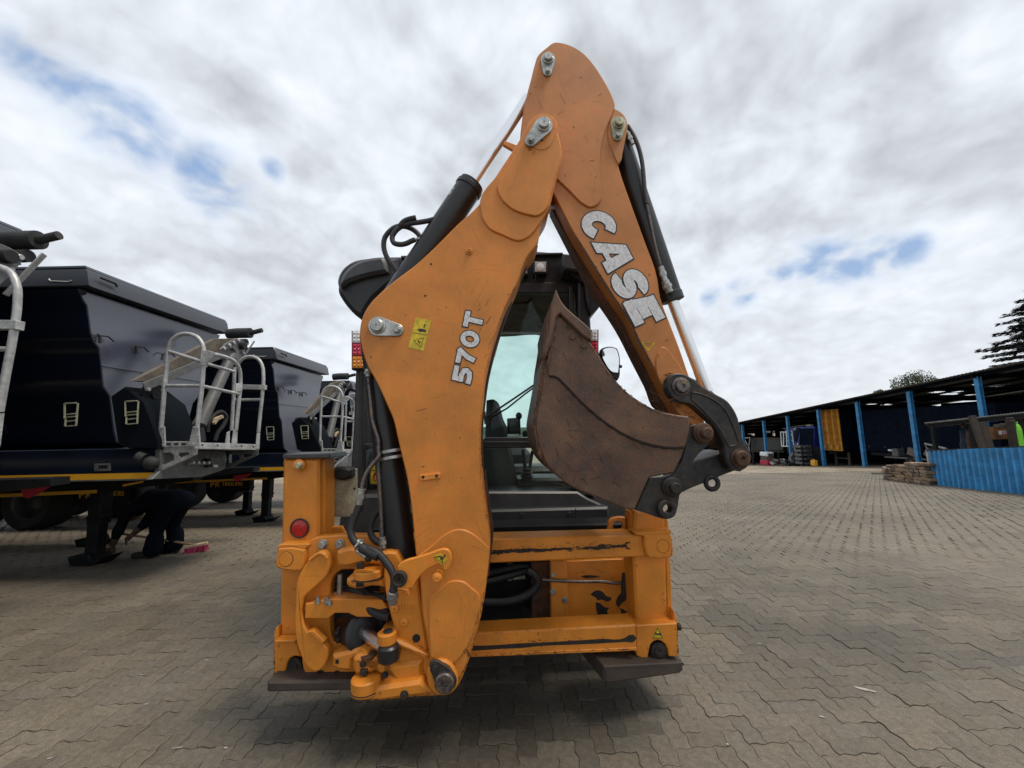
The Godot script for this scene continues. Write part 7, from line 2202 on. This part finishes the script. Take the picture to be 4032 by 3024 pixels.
func yellow_front() -> void:
	# a curtain-sided trailer, its yellow ribbed headboard towards the yard
	var x := SX + 1.0
	var a := X("M", [1256, 226, 1530, 200, 1594, 748, 1320, 752], x)
	var t := thing("curtain_trailer", "curtain sided trailer with yellow ribbed front standing in the shed", "trailer", Vector3(x + 0.5, ground_y(a[3].z), (a[0].z + a[1].z) / 2))
	var zl := a[3].z as float
	var zr := a[2].z as float
	var yb := (a[2].y + a[3].y) / 2.0 as float
	var yt := (a[0].y + a[1].y) / 2.0 as float
	var hb := part("headboard", MB.new().box(Vector3(x, (yb + yt) / 2, (zl + zr) / 2), Vector3(0.08, yt - yb, zr - zl), Basis(), 0.01), MT["container"], t)
	for k in 3:
		var z := lerpf(zl, zr, [0.24, 0.56, 0.86][k])
		part("rib", MB.new().prism([Vector3(x - 0.04, yb + 0.5, z - 0.16), Vector3(x - 0.34, yb + 0.5, z - 0.06), Vector3(x - 0.34, yb + 0.5, z + 0.06), Vector3(x - 0.04, yb + 0.5, z + 0.12)], Vector3.UP * (yt - yb - 0.6), 0.01), MT["container"], hb)
		part("rib_foot", MB.new().box(Vector3(x - 0.12, yb + 0.28, z), Vector3(0.16, 0.42, 0.34), Basis(), 0.02), MT["container"], hb)
	part("sill", MB.new().box(Vector3(x - 0.03, yb - 0.02, (zl + zr) / 2), Vector3(0.16, 0.1, zr - zl + 0.06), Basis(), 0.01), MT["container"], hb)
	part("curtain_side", MB.new().box(Vector3(x + 4.5, (yb + yt) / 2, (zl + zr) / 2), Vector3(8.8, yt - yb, zr - zl - 0.06), Basis(), 0.02), MT["curtain"], t)
	# its neighbour's long dark curtain runs on to the right
	var gy: float = ground_y(zl)
	part("under_frame", MB.new().box(Vector3(x + 4, yb - 0.25, (zl + zr) / 2), Vector3(8, 0.3, 0.9)), MT["chassis"], t)
	for s in [zl + 0.5, zr - 0.4]:
		part("landing_leg", MB.new().box(Vector3(x + 0.8, (yb + gy) / 2 - 0.1, s), Vector3(0.14, yb - gy - 0.2, 0.14)), MT["dusty"], t)
	part("leg_brace", MB.new().box(Vector3(x + 0.78, (yb + gy) / 2, (zl + zr) / 2), Vector3(0.06, 0.1, zr - zl - 0.9)), MT["dusty"], t)
	var x2 := SX + 1.6
	var c := thing("curtain_trailer", "long trailer with plain dark blue curtain side beside the yellow front", "trailer", Vector3(x2 + 1, ground_y(-31), -31))
	part("curtain_side", MB.new().box(Vector3(x2 + 1.3, (yb + yt) / 2 - 0.12, -29.2), Vector3(2.5, yt - yb - 0.25, 9.6), Basis(), 0.03), MT["curtain"], c)
	part("under_frame", MB.new().box(Vector3(x2 + 1.3, yb - 0.2, -29.2), Vector3(2.0, 0.25, 9.0)), MT["chassis"], c)
	part("tail_plate", MB.new().box(Vector3(x2 - 0.01, yb + 0.16, -31.6), Vector3(0.02, 0.14, 0.35)), MT["white_paint"], c)
	for k in 6: part("strap_buckle", MB.new().box(Vector3(x2, yb + 0.4, -33.4 + k * 1.4), Vector3(0.03, 0.12, 0.05)), MT["steel"], c)
	for z in [-27.0, -25.8]: wheel("wheel", Vector3(x2 + 0.5, ground_y(z) + 0.5, z), RIGHT, 0.5, 0.35, "chassis_grey", c)

func blue_tipper() -> void:
	var x := SX + 0.9
	var t := thing("blue_tipper_trailer", "small bright blue tipper trailer with white ladder rails in the shed", "trailer", x1("M", 1000, 950, x))
	var P := X("M", [818, 470, 1010, 440, 1210, 436, 1210, 735, 1010, 735, 960, 700, 880, 690, 830, 660], x)
	part("tub", MB.new().prism(P, RIGHT * 2.4, 0.03), MT["tipper_blue"], t)
	part("side_panel", face(X("M", [1022, 470, 1200, 462, 1200, 725, 1014, 725], x - 0.02), 0.02), MT["curtain"], t)
	part("top_bar", MB.new().tube(X("M", [820, 466, 1000, 432, 1085, 424], x - 0.05), 0.06, 8), MT["steel"], t)
	part("gusset", face(X("M", [950, 500, 990, 452, 1010, 470, 975, 610, 955, 650, 940, 600], x - 0.06), 0.03), MT["chassis"], t)
	for e in [[954, 476], [992, 676]]: part("lamp", MB.new().ball(x1("M", e[0], e[1], x - 0.08), Vector3.ONE * 0.10, 10), MT["white_paint"], t)
	part("reflective_tape", face(X("M", [850, 738, 1220, 742, 1220, 752, 850, 748], x - 0.04), 0.02, 0.002), MT["dusty"], t)
	part("under_frame", face(X("M", [850, 752, 1230, 752, 1230, 800, 850, 800], x + 0.1), -1.6), MT["chassis"], t)
	var rl := MB.new()
	for e in [[762, 514, 778, 706], [800, 516, 804, 700], [838, 506, 846, 700], [862, 510, 874, 700], [914, 500, 940, 706], [762, 514, 842, 516], [776, 706, 942, 706], [840, 506, 912, 502], [845, 556, 920, 552], [855, 630, 930, 628]]:
		rl.tube(X("M", e, x - 0.35), 0.055, 8)
	part("ladder_rail", rl, MT["white_paint"], t)
	part("platform_bracket", face(X("M", [884, 708, 948, 706, 958, 740, 940, 742], x - 0.35), 0.03), MT["white_paint"], t)

func green_tipper() -> void:
	var x := SX + 0.9
	var t := thing("dark_green_tipper_trailer", "dark green tipper trailer at the far end of the shed", "trailer", x1("M", 560, 950, x))
	part("tub", MB.new().prism(X("M", [366, 600, 770, 598, 800, 690, 790, 765, 360, 765], x), RIGHT * 2.4, 0.03), MT["tipper_green"], t)
	part("top_rim", face(X("M", [360, 590, 775, 590, 775, 612, 362, 612], x - 0.05), 0.05), MT["tipper_green"], t)
	part("reflective_tape", face(X("M", [360, 772, 810, 776, 810, 784, 360, 780], x - 0.04), 0.02, 0.002), MT["dusty"], t)
	var fr := MB.new()
	for e in [[262, 595, 355, 590], [275, 600, 320, 690], [352, 592, 340, 690], [330, 690, 345, 765]]: fr.tube(X("M", e, x - 0.3), 0.07, 8)
	part("ladder_rail", fr, MT["galvanised"], t)
	for e in [[390, 1.0], [650, 1.0], [730, 1.0]]:
		part("leg", face(X("M", [e[0] - 10, 780, e[0] + 10, 780, e[0] + 10, 950, e[0] - 10, 950], x + 0.2), -0.2), MT["chassis"], t)

func clutter() -> void:
	var x := SX - 0.7
	var g := func(reg: String, px: float, py: float, xx: float) -> Vector3:
		var v := x1(reg, px, py, xx)
		return Vector3(v.x, ground_y(v.z), v.z)
	# a stack of grey crates and a mesh bin
	var o: Vector3 = g.call("M", 1070, 960, x)
	var t := thing("pallet_crate", "grey slatted steel crate standing on the yard before the shed", "crate", o)
	for k in 5: part("slat", MB.new().box(o + Vector3(0, 0.3 + k * 0.38, 0), Vector3(0.9, 0.2, 1.15), Basis(), 0.02), MT["chassis_grey"], t)
	for s in [-0.55, 0.55]: part("corner_post", MB.new().box(o + Vector3(-0.42, 0.95, s), Vector3(0.1, 1.95, 0.1)), MT["chassis"], t)
	o = g.call("M", 1195, 960, x + 0.6)
	t = thing("mesh_bin", "dark mesh bin beside the slatted crate", "bin", o)
	for k in 6: part("bar", MB.new().box(o + Vector3(-0.6, 0.95, -0.9 + k * 0.36), Vector3(0.05, 1.9, 0.05)), MT["chassis"], t)
	for k in 4: part("rail", MB.new().box(o + Vector3(-0.6, 0.1 + k * 0.55, 0), Vector3(0.05, 0.06, 1.9)), MT["chassis"], t)
	part("back_panel", MB.new().box(o + Vector3(0.2, 0.9, 0), Vector3(0.05, 1.7, 1.9)), MT["chassis"], t)
	o = g.call("M", 1215, 968, x - 0.3)
	var can := MB.new().box(o + Vector3(0, 0.3, 0), Vector3(0.35, 0.5, 0.5), Basis(), 0.05)
	can.tube([o + Vector3(0, 0.56, -0.1), o + Vector3(0, 0.64, 0), o + Vector3(0, 0.56, 0.1)], 0.03, 6)
	alone("jerry_can", can, MT["tape_yellow"], "small yellow jerry can at the foot of the mesh bin", "can")
	o = g.call("M", 590, 965, x)
	t = thing("sack_bag", "white and red bulk bag by the far blue post", "bag", o)
	part("bag", MB.new().box(o + Vector3(0, 0.75, 0), Vector3(0.9, 1.4, 1.2), Basis(Vector3.UP, 0.1), 0.2), MT["dusty"], t)
	part("red_panel", MB.new().box(o + Vector3(-0.03, 0.32, 0.05), Vector3(0.92, 0.5, 1.15), Basis(Vector3.UP, 0.1), 0.05), MT["tape_red"], t)
	part("white_top", MB.new().box(o + Vector3(-0.03, 1.2, 0.02), Vector3(0.9, 0.5, 1.1), Basis(Vector3.UP, 0.1), 0.12), MT["white_paint"], t)
	# heap of scrap parts between the posts
	o = g.call("M", 820, 965, x - 0.2)
	t = thing("scrap_heap", "heap of tangled scrap parts and a wheel rim before the blue tipper", "scrap heap", o)
	var r := RandomNumberGenerator.new()
	r.seed = 14
	for k in 14:
		var c := o + Vector3(r.randf_range(-0.5, 0.5), r.randf_range(0.1, 0.5), r.randf_range(-1.6, 1.9))
		part("scrap_piece", MB.new().box(c, Vector3(r.randf_range(0.2, 0.5), r.randf_range(0.08, 0.3), r.randf_range(0.3, 0.9)), Basis.from_euler(Vector3(r.randf_range(-0.6, 0.6), r.randf() * 3, r.randf_range(-0.5, 0.5))), 0.02), [MT["chassis"], MT["galvanised"], MT["rust_light"], MT["chassis_grey"]][k % 4], t)
	part("wheel_rim", MB.new().lathe(o + Vector3(0.1, 0.8, 1.5), Vector3(-1, 0.2, 0.2), [Vector2(0.35, -0.2), Vector2(0.62, -0.2), Vector2(0.65, 0), Vector2(0.62, 0.2), Vector2(0.35, 0.2), Vector2(0.3, 0.0), Vector2(0, 0.0)], 20), MT["chassis_grey"], t)
	# small engine trolley behind the stone wall
	o = g.call("L", 560, 1020, SX + 1.2)
	t = thing("workshop_trolley", "low workshop trolley with machine parts behind the nearest blue post", "trolley", o)
	part("bed", MB.new().box(o + Vector3(0, 0.6, 0), Vector3(0.9, 0.1, 4.4)), MT["chassis_grey"], t)
	for k in 3: part("load", MB.new().box(o + Vector3(0, 0.95 + 0.1 * (k % 2), -1.5 + k * 1.3), Vector3(0.6, 0.6, 0.5 + 0.2 * k), Basis(Vector3.RIGHT, 0.3 * k), 0.05), MT["steel" if k == 1 else "chassis_grey"], t)
	for k in 2: wheel("wheel", o + Vector3(-0.4, 0.35, -0.2 + k * 1.9), RIGHT, 0.35, 0.2, "chassis_grey", t)
	part("mast", MB.new().box(o + Vector3(0.6, 1.7, -2.4), Vector3(0.12, 2.6, 0.12)), MT["pipe_brown"], t)
	part("pump", MB.new().tube([o + Vector3(-0.3, 0.8, 1.2), o + Vector3(-0.3, 1.7, 0.9), o + Vector3(-0.3, 1.4, 2.2)], 0.09, 8), MT["galvanised"], t)

func fence() -> void:
	# blue corrugated fence, the stone wall at its end and the lean-to behind it
	var c0 := wg(q("L", 742, 1357))
	var c1 := wg(q("L", 1905, 1482))
	var dir := (c1 - c0)
	dir.y = 0
	var span := dir.length()
	dir /= span
	var far_end := c0 + dir * span * 1.9
	var t := thing("corrugated_fence", "blue painted corrugated sheet fence along the right side of the yard", "fence", (c0 + c1) / 2)
	var top0 := wz(q("L", 692, 912), -c0.z)
	var top1 := wz(q("L", 1905, 866), -c1.z)
	var h0 := top0.y
	var out := dir.cross(Vector3.UP).normalized()
	if out.z < 0: out = -out
	var rib := 0.25
	var total := span * 1.9
	var per := 6
	var sheets := int(ceil(total / (rib * per)))
	for s in sheets:
		var b := MB.new()
		var k := per * 6
		var line := []
		for i in k + 1:
			var u := s * rib * per + i * rib / 6.0 - (0.03 if s > 0 else 0.0)
			var w := 0.045 * clampf(1.5 * cos(TAU * i / 6.0), -1, 1) + (0.003 if s % 2 else 0.0)
			var p := c0 + dir * u + out * w
			var ty := lerpf(top0.y, top1.y, u / span) + (0.008 if s % 2 else -0.006)
			line.append([Vector3(p.x, ground_y(p.z) - 0.03, p.z), Vector3(p.x, ty, p.z)])
		for i in k:
			var n: Vector3 = (line[i + 1][0] - line[i][0]).cross(Vector3.UP).normalized()
			b.flat(line[i][0], line[i + 1][0], line[i + 1][1], line[i][1], n if n.dot(out) > 0 else -n)
		part("sheet", b, MT["fence_blue"], t)
	part("top_rail", MB.new().bar(top0 - out * 0.05, top0.lerp(top1, 1.9) - out * 0.05, 0.05, 0.05), MT["chassis"], t)
	part("end_post", MB.new().box(c0 - dir * 0.04 + Vector3(0, (top0.y - c0.y) / 2, 0), Vector3(0.06, top0.y - c0.y, 0.06)), MT["galvanised"], t)
	# ---- dry stone wall
	var s0 := wg(q("L", 178, 1284))
	var s1 := c0 - dir * 0.05
	var wtop := wz(q("L", 560, 1070), -s1.z).y
	var wt := thing("stone_wall", "low rough stone retaining wall at the end of the blue fence", "wall", (s0 + s1) / 2)
	var sd := s1 - s0
	sd.y = 0
	var sl := sd.length()
	sd /= sl
	var so := sd.cross(Vector3.UP).normalized()
	if so.z < 0: so = -so
	var r := RandomNumberGenerator.new()
	r.seed = 77
	var rows := 6
	for row in rows:
		var u := r.randf_range(-0.1, 0.05)
		while u < sl:
			var l := r.randf_range(0.22, 0.6)
			var top_here := lerpf(0.62, 1.0, clampf(u / (sl * 0.75), 0, 1))
			if float(row) / rows < top_here + r.randf_range(-0.12, 0.1):
				var hgt: float = wtop - s1.y
				var rh := hgt / rows
				var p := s0 + sd * (u + l / 2)
				var y := ground_y(p.z) + rh * (row + 0.5)
				part("stone", MB.new().box(Vector3(p.x, y, p.z) - so * r.randf_range(0.0, 0.06), Vector3(l - 0.012, rh * r.randf_range(0.75, 1.1), 0.35), Basis(Vector3.UP, atan2(-sd.z, sd.x) + r.randf_range(-0.12, 0.12)) * Basis(Vector3.BACK, r.randf_range(-0.10, 0.10)), 0.022), [MT["stone"], MT["stone_b"], MT["stone_c"]][r.randi() % 3], wt)
			u += l
	part("coping", MB.new().bar(s0 + Vector3(0.2, (wtop - s1.y) * 0.68, 0.0) - so * 0.1, s0 + sd * sl * 0.42 + Vector3(0, (wtop - s1.y) * 0.98, 0) - so * 0.1, 0.3, 0.05), MT["stone_c"], wt)
	var kb := MB.new().bar(wg(q("L", -60, 1222)) + Vector3.UP * 0.05, wg(q("L", 170, 1224)) + Vector3.UP * 0.05, 0.15, 0.12)
	var ko := MeshInstance3D.new()
	ko.name = "kerb"
	ko.mesh = kb.mesh()
	ko.material_override = MT["kerb"]
	ko.set_meta("kind", "structure")
	add_child(ko)
	# ---- lean-to roof on dark posts behind the fence
	var zr := 21.5
	var lt := thing("lean_to", "small lean-to with pale corrugated roof edge behind the blue fence", "shelter", wz(q("L", 1240, 880), zr))
	var e0 := wz(q("L", 628, 552), zr)
	var e1 := wz(q("L", 1931, 412), zr - 3.5)
	var ext := e1 + (e1 - e0) * 0.6
	var rs := MB.new()
	var nn := 110
	for i in nn:
		var a := e0.lerp(ext, float(i) / nn) + Vector3.UP * (0.05 if i % 2 else 0.0)
		var c := e0.lerp(ext, float(i + 1) / nn) + Vector3.UP * (0.0 if i % 2 else 0.05)
		rs.flat(a, c, c + Vector3(3.7, -0.3, -3.4), a + Vector3(3.7, -0.3, -3.4), Vector3.UP)
		rs.flat(a, c, c + Vector3.DOWN * 0.03, a + Vector3.DOWN * 0.03, Vector3.BACK)
	part("roof_sheet", rs, MT["roof_sheet"], lt)
	part("beam", MB.new().bar(e0 + Vector3(0.25, -0.14, -0.1), ext + Vector3(0, -0.14, -0.1), 0.1, 0.16), MT["chassis"], lt)
	for e in [[735, 590], [1240, 560], [1870, 500]]:
		var pz := lerpf(zr, zr - 3.5, (e[0] - 628) / 1303.0)
		var p := wz(q("L", e[0], e[1]), pz + 0.15)
		var gy: float = ground_y(p.z)
		part("post", MB.new().box(Vector3(p.x, (p.y + gy) / 2, p.z), Vector3(0.16, p.y - gy, 0.16)), MT["chassis"], lt)
	# timbers leaning on it
	for e in [[1250, 455, 1440, 860, "nearest the middle post"], [1380, 540, 1540, 870, "beside the yellow box"]]:
		alone("leaning_beam", MB.new().bar(wz(q("L", e[0], e[1]), zr - 2.6), wz(q("L", e[2], e[3] + 150), zr - 3.0), 0.22, 0.16), MT["pipe_brown"], "rusty beam leaning against the lean-to roof " + e[4], "beam", "beams leaning on the lean-to")
	# wooden box of an abnormal-load sign
	var gz := zr + 1.2
	var bx := thing("sign_box", "weathered yellow brown box with white abnormal load sign in the lean-to", "sign", wz(q("L", 1700, 760), gz))
	part("box", MB.new().prism(W("L", [1530, 610, 2000, 580, 2000, 750, 1560, 766], gz), BACK * 1.0, 0.03), MT["brown_box"], bx)
	for e in [[1600, 590, 1740], [1680, 575, 1740]]:
		part("clasp", MB.new().box(wz(q("L", e[0], e[1]), gz), Vector3(0.3, 0.2, 0.3), Basis(), 0.03), MT["dusty"], bx)
	var sg := part("sign_board", MB.new().prism(W("L", [1598, 652, 2040, 626, 2040, 676, 1606, 702], gz - 0.01), BACK * 0.01, 0.002), MT["white_paint"], bx)
	var tm := TextMesh.new()
	var sf := SystemFont.new()
	sf.font_names = PackedStringArray(["Droid Sans"])
	sf.font_weight = 700
	tm.font = sf
	tm.text = "ABNORMAL"
	tm.font_size = 48
	tm.depth = 0.004
	var wdt: float = wz(q("L", 1612, 680), gz).distance_to(wz(q("L", 2030, 655), gz))
	tm.pixel_size = wdt / 300.0
	var ti := MeshInstance3D.new()
	ti.name = "lettering"
	ti.mesh = tm
	ti.material_override = MT["tape_red"]
	sg.add_child(ti, true)
	ti.position = (wz(q("L", 1612, 680), gz) + wz(q("L", 2030, 652), gz)) / 2.0 + Vector3(0, 0, 0.016)
	ti.rotation.z = 0.04
	var bn := wz(q("L", 1790, 760), zr - 3.3)
	var bin := MB.new().cyl(Vector3(bn.x, bn.y - 1.3, bn.z), bn + Vector3.UP * 0.85, 0.15, 20, 0.02)
	bin.cyl(bn + Vector3.UP * 0.85, bn + Vector3.UP * 0.98, 0.11, 20, 0.02)
	alone("drum", bin, MT["pipe_brown"], "tall brown drum in front of the abnormal load sign", "drum")
	var gb := wz(q("L", 1875, 800), zr - 3.4)
	var cyl := MB.new().lathe(gb - Vector3.UP * 1.2, Vector3.UP, [Vector2(0, 0), Vector2(0.12, 0.0), Vector2(0.13, 0.1), Vector2(0.13, 1.75), Vector2(0.09, 1.95), Vector2(0.04, 2.0), Vector2(0.04, 2.12), Vector2(0, 2.12)], 20)
	alone("gas_cylinder", cyl, MT["green_vest"], "bright green gas cylinder at the right edge above the fence", "gas cylinder")
	var rd := wz(q("L", 1232, 830), zr - 1.2)
	alone("red_cylinder", MB.new().lathe(Vector3(rd.x, rd.y - 1.0, rd.z), Vector3.UP, [Vector2(0, 0), Vector2(0.12, 0), Vector2(0.12, 1.5), Vector2(0.08, 1.68), Vector2(0, 1.7)], 18), MT["rust_light"], "rust red gas cylinder beside the standing worker", "gas cylinder")
	# the worker with his back to the yard
	var pz := zr - 0.6
	var P := func(x: float, y: float, dz := 0.0) -> Vector3:
		var v := w1("L", x, y, pz)
		return Vector3(v.x, v.y, v.z - dz)
	var hip: Vector3 = P.call(1160, 830)
	var gy2: float = ground_y(-pz)
	var w := thing("person", "worker in dark blue overalls standing under the lean-to roof", "person", Vector3(hip.x, gy2, hip.z))
	var ch: Vector3 = P.call(1170, 680)
	var bones := [[hip, ch, 0.17, 0.2], [ch, ch + Vector3(-0.06, 0.22, 0), 0.18, 0.08], [ch + Vector3(0.18, 0.1, 0), ch + Vector3(0.3, -0.25, 0.1), 0.085, 0.07], [ch + Vector3(0.3, -0.25, 0.1), ch + Vector3(0.2, -0.5, 0.25), 0.065, 0.05], [ch + Vector3(-0.2, 0.1, 0), ch + Vector3(-0.34, -0.2, 0.1), 0.085, 0.07], [ch + Vector3(-0.34, -0.2, 0.1), ch + Vector3(-0.3, -0.45, 0.3), 0.065, 0.05],
		[hip + Vector3(0.09, 0, 0), Vector3(hip.x + 0.11, (hip.y + gy2) / 2, hip.z), 0.13, 0.09], [Vector3(hip.x + 0.11, (hip.y + gy2) / 2, hip.z), Vector3(hip.x + 0.12, gy2 + 0.1, hip.z), 0.09, 0.07], [hip + Vector3(-0.09, 0, 0), Vector3(hip.x - 0.11, (hip.y + gy2) / 2, hip.z), 0.13, 0.09], [Vector3(hip.x - 0.11, (hip.y + gy2) / 2, hip.z), Vector3(hip.x - 0.12, gy2 + 0.1, hip.z), 0.09, 0.07]]
	MT["overalls"] = mat("overalls", 0.03, 0.045, 0.075, 0.9)
	part("overalls", body(bones, 0.03), MT["overalls"], w)
	part("head", body([[ch + Vector3(-0.07, 0.3, 0), ch + Vector3(-0.09, 0.42, 0.02), 0.075, 0.1]], 0.02), MT["skin"], w)


# ---------------------------------------------------------------- trees
func trees() -> void:
	conifer(wz(Vector2(4110, 1500), 62.0), 12.5)
	crown("round_tree", wz(q("H", 1200, 775), 75.0), 3.6, "rounded dark green tree showing above the shed roof", 900)
	crown("small_tree", wz(q("H", 1012, 828), 75.0), 0.9, "tip of a small tree just above the shed roof", 120)

func leaf(b: MB, o: Vector3, d: Vector3, w: Vector3, l: float, s: float) -> void:
	var n := d.cross(w).normalized()
	if n.y < 0: n = -n
	b.quad(o, o + d * l * 0.5 + w * s, o + d * l, o + d * l * 0.5 - w * s, n, n, n, n)

func conifer(at: Vector3, tall: float) -> void:
	var r := RandomNumberGenerator.new()
	r.seed = 31
	var foot := Vector3(at.x, ground_y(at.z) - 0.5, at.z)
	var t := thing("conifer_tree", "tall dark cedar with layered branches at the right edge behind the shed", "tree", foot)
	var apex := wz(Vector2(4115, 1080), 62.0)
	var trunk := MB.new()
	trunk.tube([foot, foot.lerp(apex, 0.5), apex], [0.5, 0.32, 0.05], 10)
	part("trunk", trunk, MT["bark"], t)
	var b := MB.new()
	var hgt := apex.y - foot.y
	var lv := 0.3
	while lv < 0.99:
		var c := foot.lerp(apex, lv)
		var reach := (1.0 - lv) * 18.0 + 0.8
		var k := 8
		for i in k:
			var a := TAU * (i + r.randf()) / k
			var dir := Vector3(cos(a), -0.10 + r.randf_range(-0.08, 0.1), sin(a)).normalized()
			var len2 := reach * r.randf_range(0.6, 1.08)
			var side2 := dir.cross(Vector3.UP).normalized()
			b.tube([c, c + dir * len2 * 0.9], [0.07, 0.015], 4)
			var m := int(len2 * 46)
			for j in m:
				var u := pow(r.randf(), 0.7)
				var wide := (1.05 - u) * len2 * 0.26 + 0.25
				var o := c + dir * len2 * u + side2 * r.randf_range(-wide, wide) + Vector3(0, r.randf_range(-0.38, 0.10), 0)
				var d2 := (dir + side2 * r.randf_range(-1.0, 1.0) + Vector3(0, r.randf_range(-0.5, 0.15), 0)).normalized()
				leaf(b, o, d2, d2.cross(Vector3(r.randf_range(-0.4, 0.4), 1, r.randf_range(-0.4, 0.4))).normalized(), r.randf_range(0.45, 0.9), 0.14)
		lv += 0.03
	part("crown", b, MT["leaf_dark"], t)

func crown(called: String, o: Vector3, rad: float, label: String, count: int) -> void:
	var r := RandomNumberGenerator.new()
	r.seed = 41 + count
	var foot := Vector3(o.x, ground_y(o.z) - 0.5, o.z)
	var t := thing(called, label, "tree", foot)
	part("trunk", MB.new().tube([foot, o], [0.3, 0.12], 8), MT["bark"], t)
	var b := MB.new()
	for k in 14:
		var c := o + Vector3(r.randfn(0, 0.5) * rad, r.randf_range(-0.5, 0.45) * rad, r.randfn(0, 0.4) * rad)
		for j in count * 6 / 14:
			var v := Vector3(r.randfn(), r.randfn() * 0.7, r.randfn()).normalized() * rad * 0.42 * pow(r.randf(), 0.35)
			var d2 := Vector3(r.randfn(), r.randfn(), r.randfn()).normalized()
			leaf(b, c + v, d2, d2.cross(Vector3(r.randfn(), r.randfn(), r.randfn())).normalized(), r.randf_range(0.2, 0.42), 0.09)
	part("crown", b, MT["leaf"], t)


func _ready() -> void:
	var cam := Camera3D.new()
	cam.name = "camera"
	cam.fov = rad_to_deg(2.0 * atan(1512.0 / FOCAL))
	cam.near = 0.05
	cam.far = 1500.0
	add_child(cam)
	cam.transform = Transform3D(look, eye)
	cam.current = true
	var sky := PanoramaSkyMaterial.new()
	sky.panorama = ImageTexture.create_from_image(sky_image())
	var env := Environment.new()
	env.background_mode = Environment.BG_SKY
	env.sky = Sky.new()
	env.sky.sky_material = sky
	env.background_energy_multiplier = 1.0
	env.tonemap_mode = Environment.TONE_MAPPER_LINEAR
	env.tonemap_exposure = 1.1
	env.sdfgi_enabled = true
	env.ssao_enabled = true
	env.ssil_enabled = true
	var we := WorldEnvironment.new()
	we.name = "surroundings"
	we.environment = env
	add_child(we)
	var sun := DirectionalLight3D.new()
	sun.name = "sun"
	sun.light_color = Color(1.0, 0.96, 0.9)
	sun.light_energy = 0.9
	sun.light_angular_distance = 20.0
	sun.shadow_enabled = true
	add_child(sun)
	sun.look_at_from_position(Vector3(4, 10, 1.2), Vector3.ZERO)
	textures()
	far_texture()
	materials()
	ground()
	loader()
	tippers()
	sweeper()
	shed()
	trees()
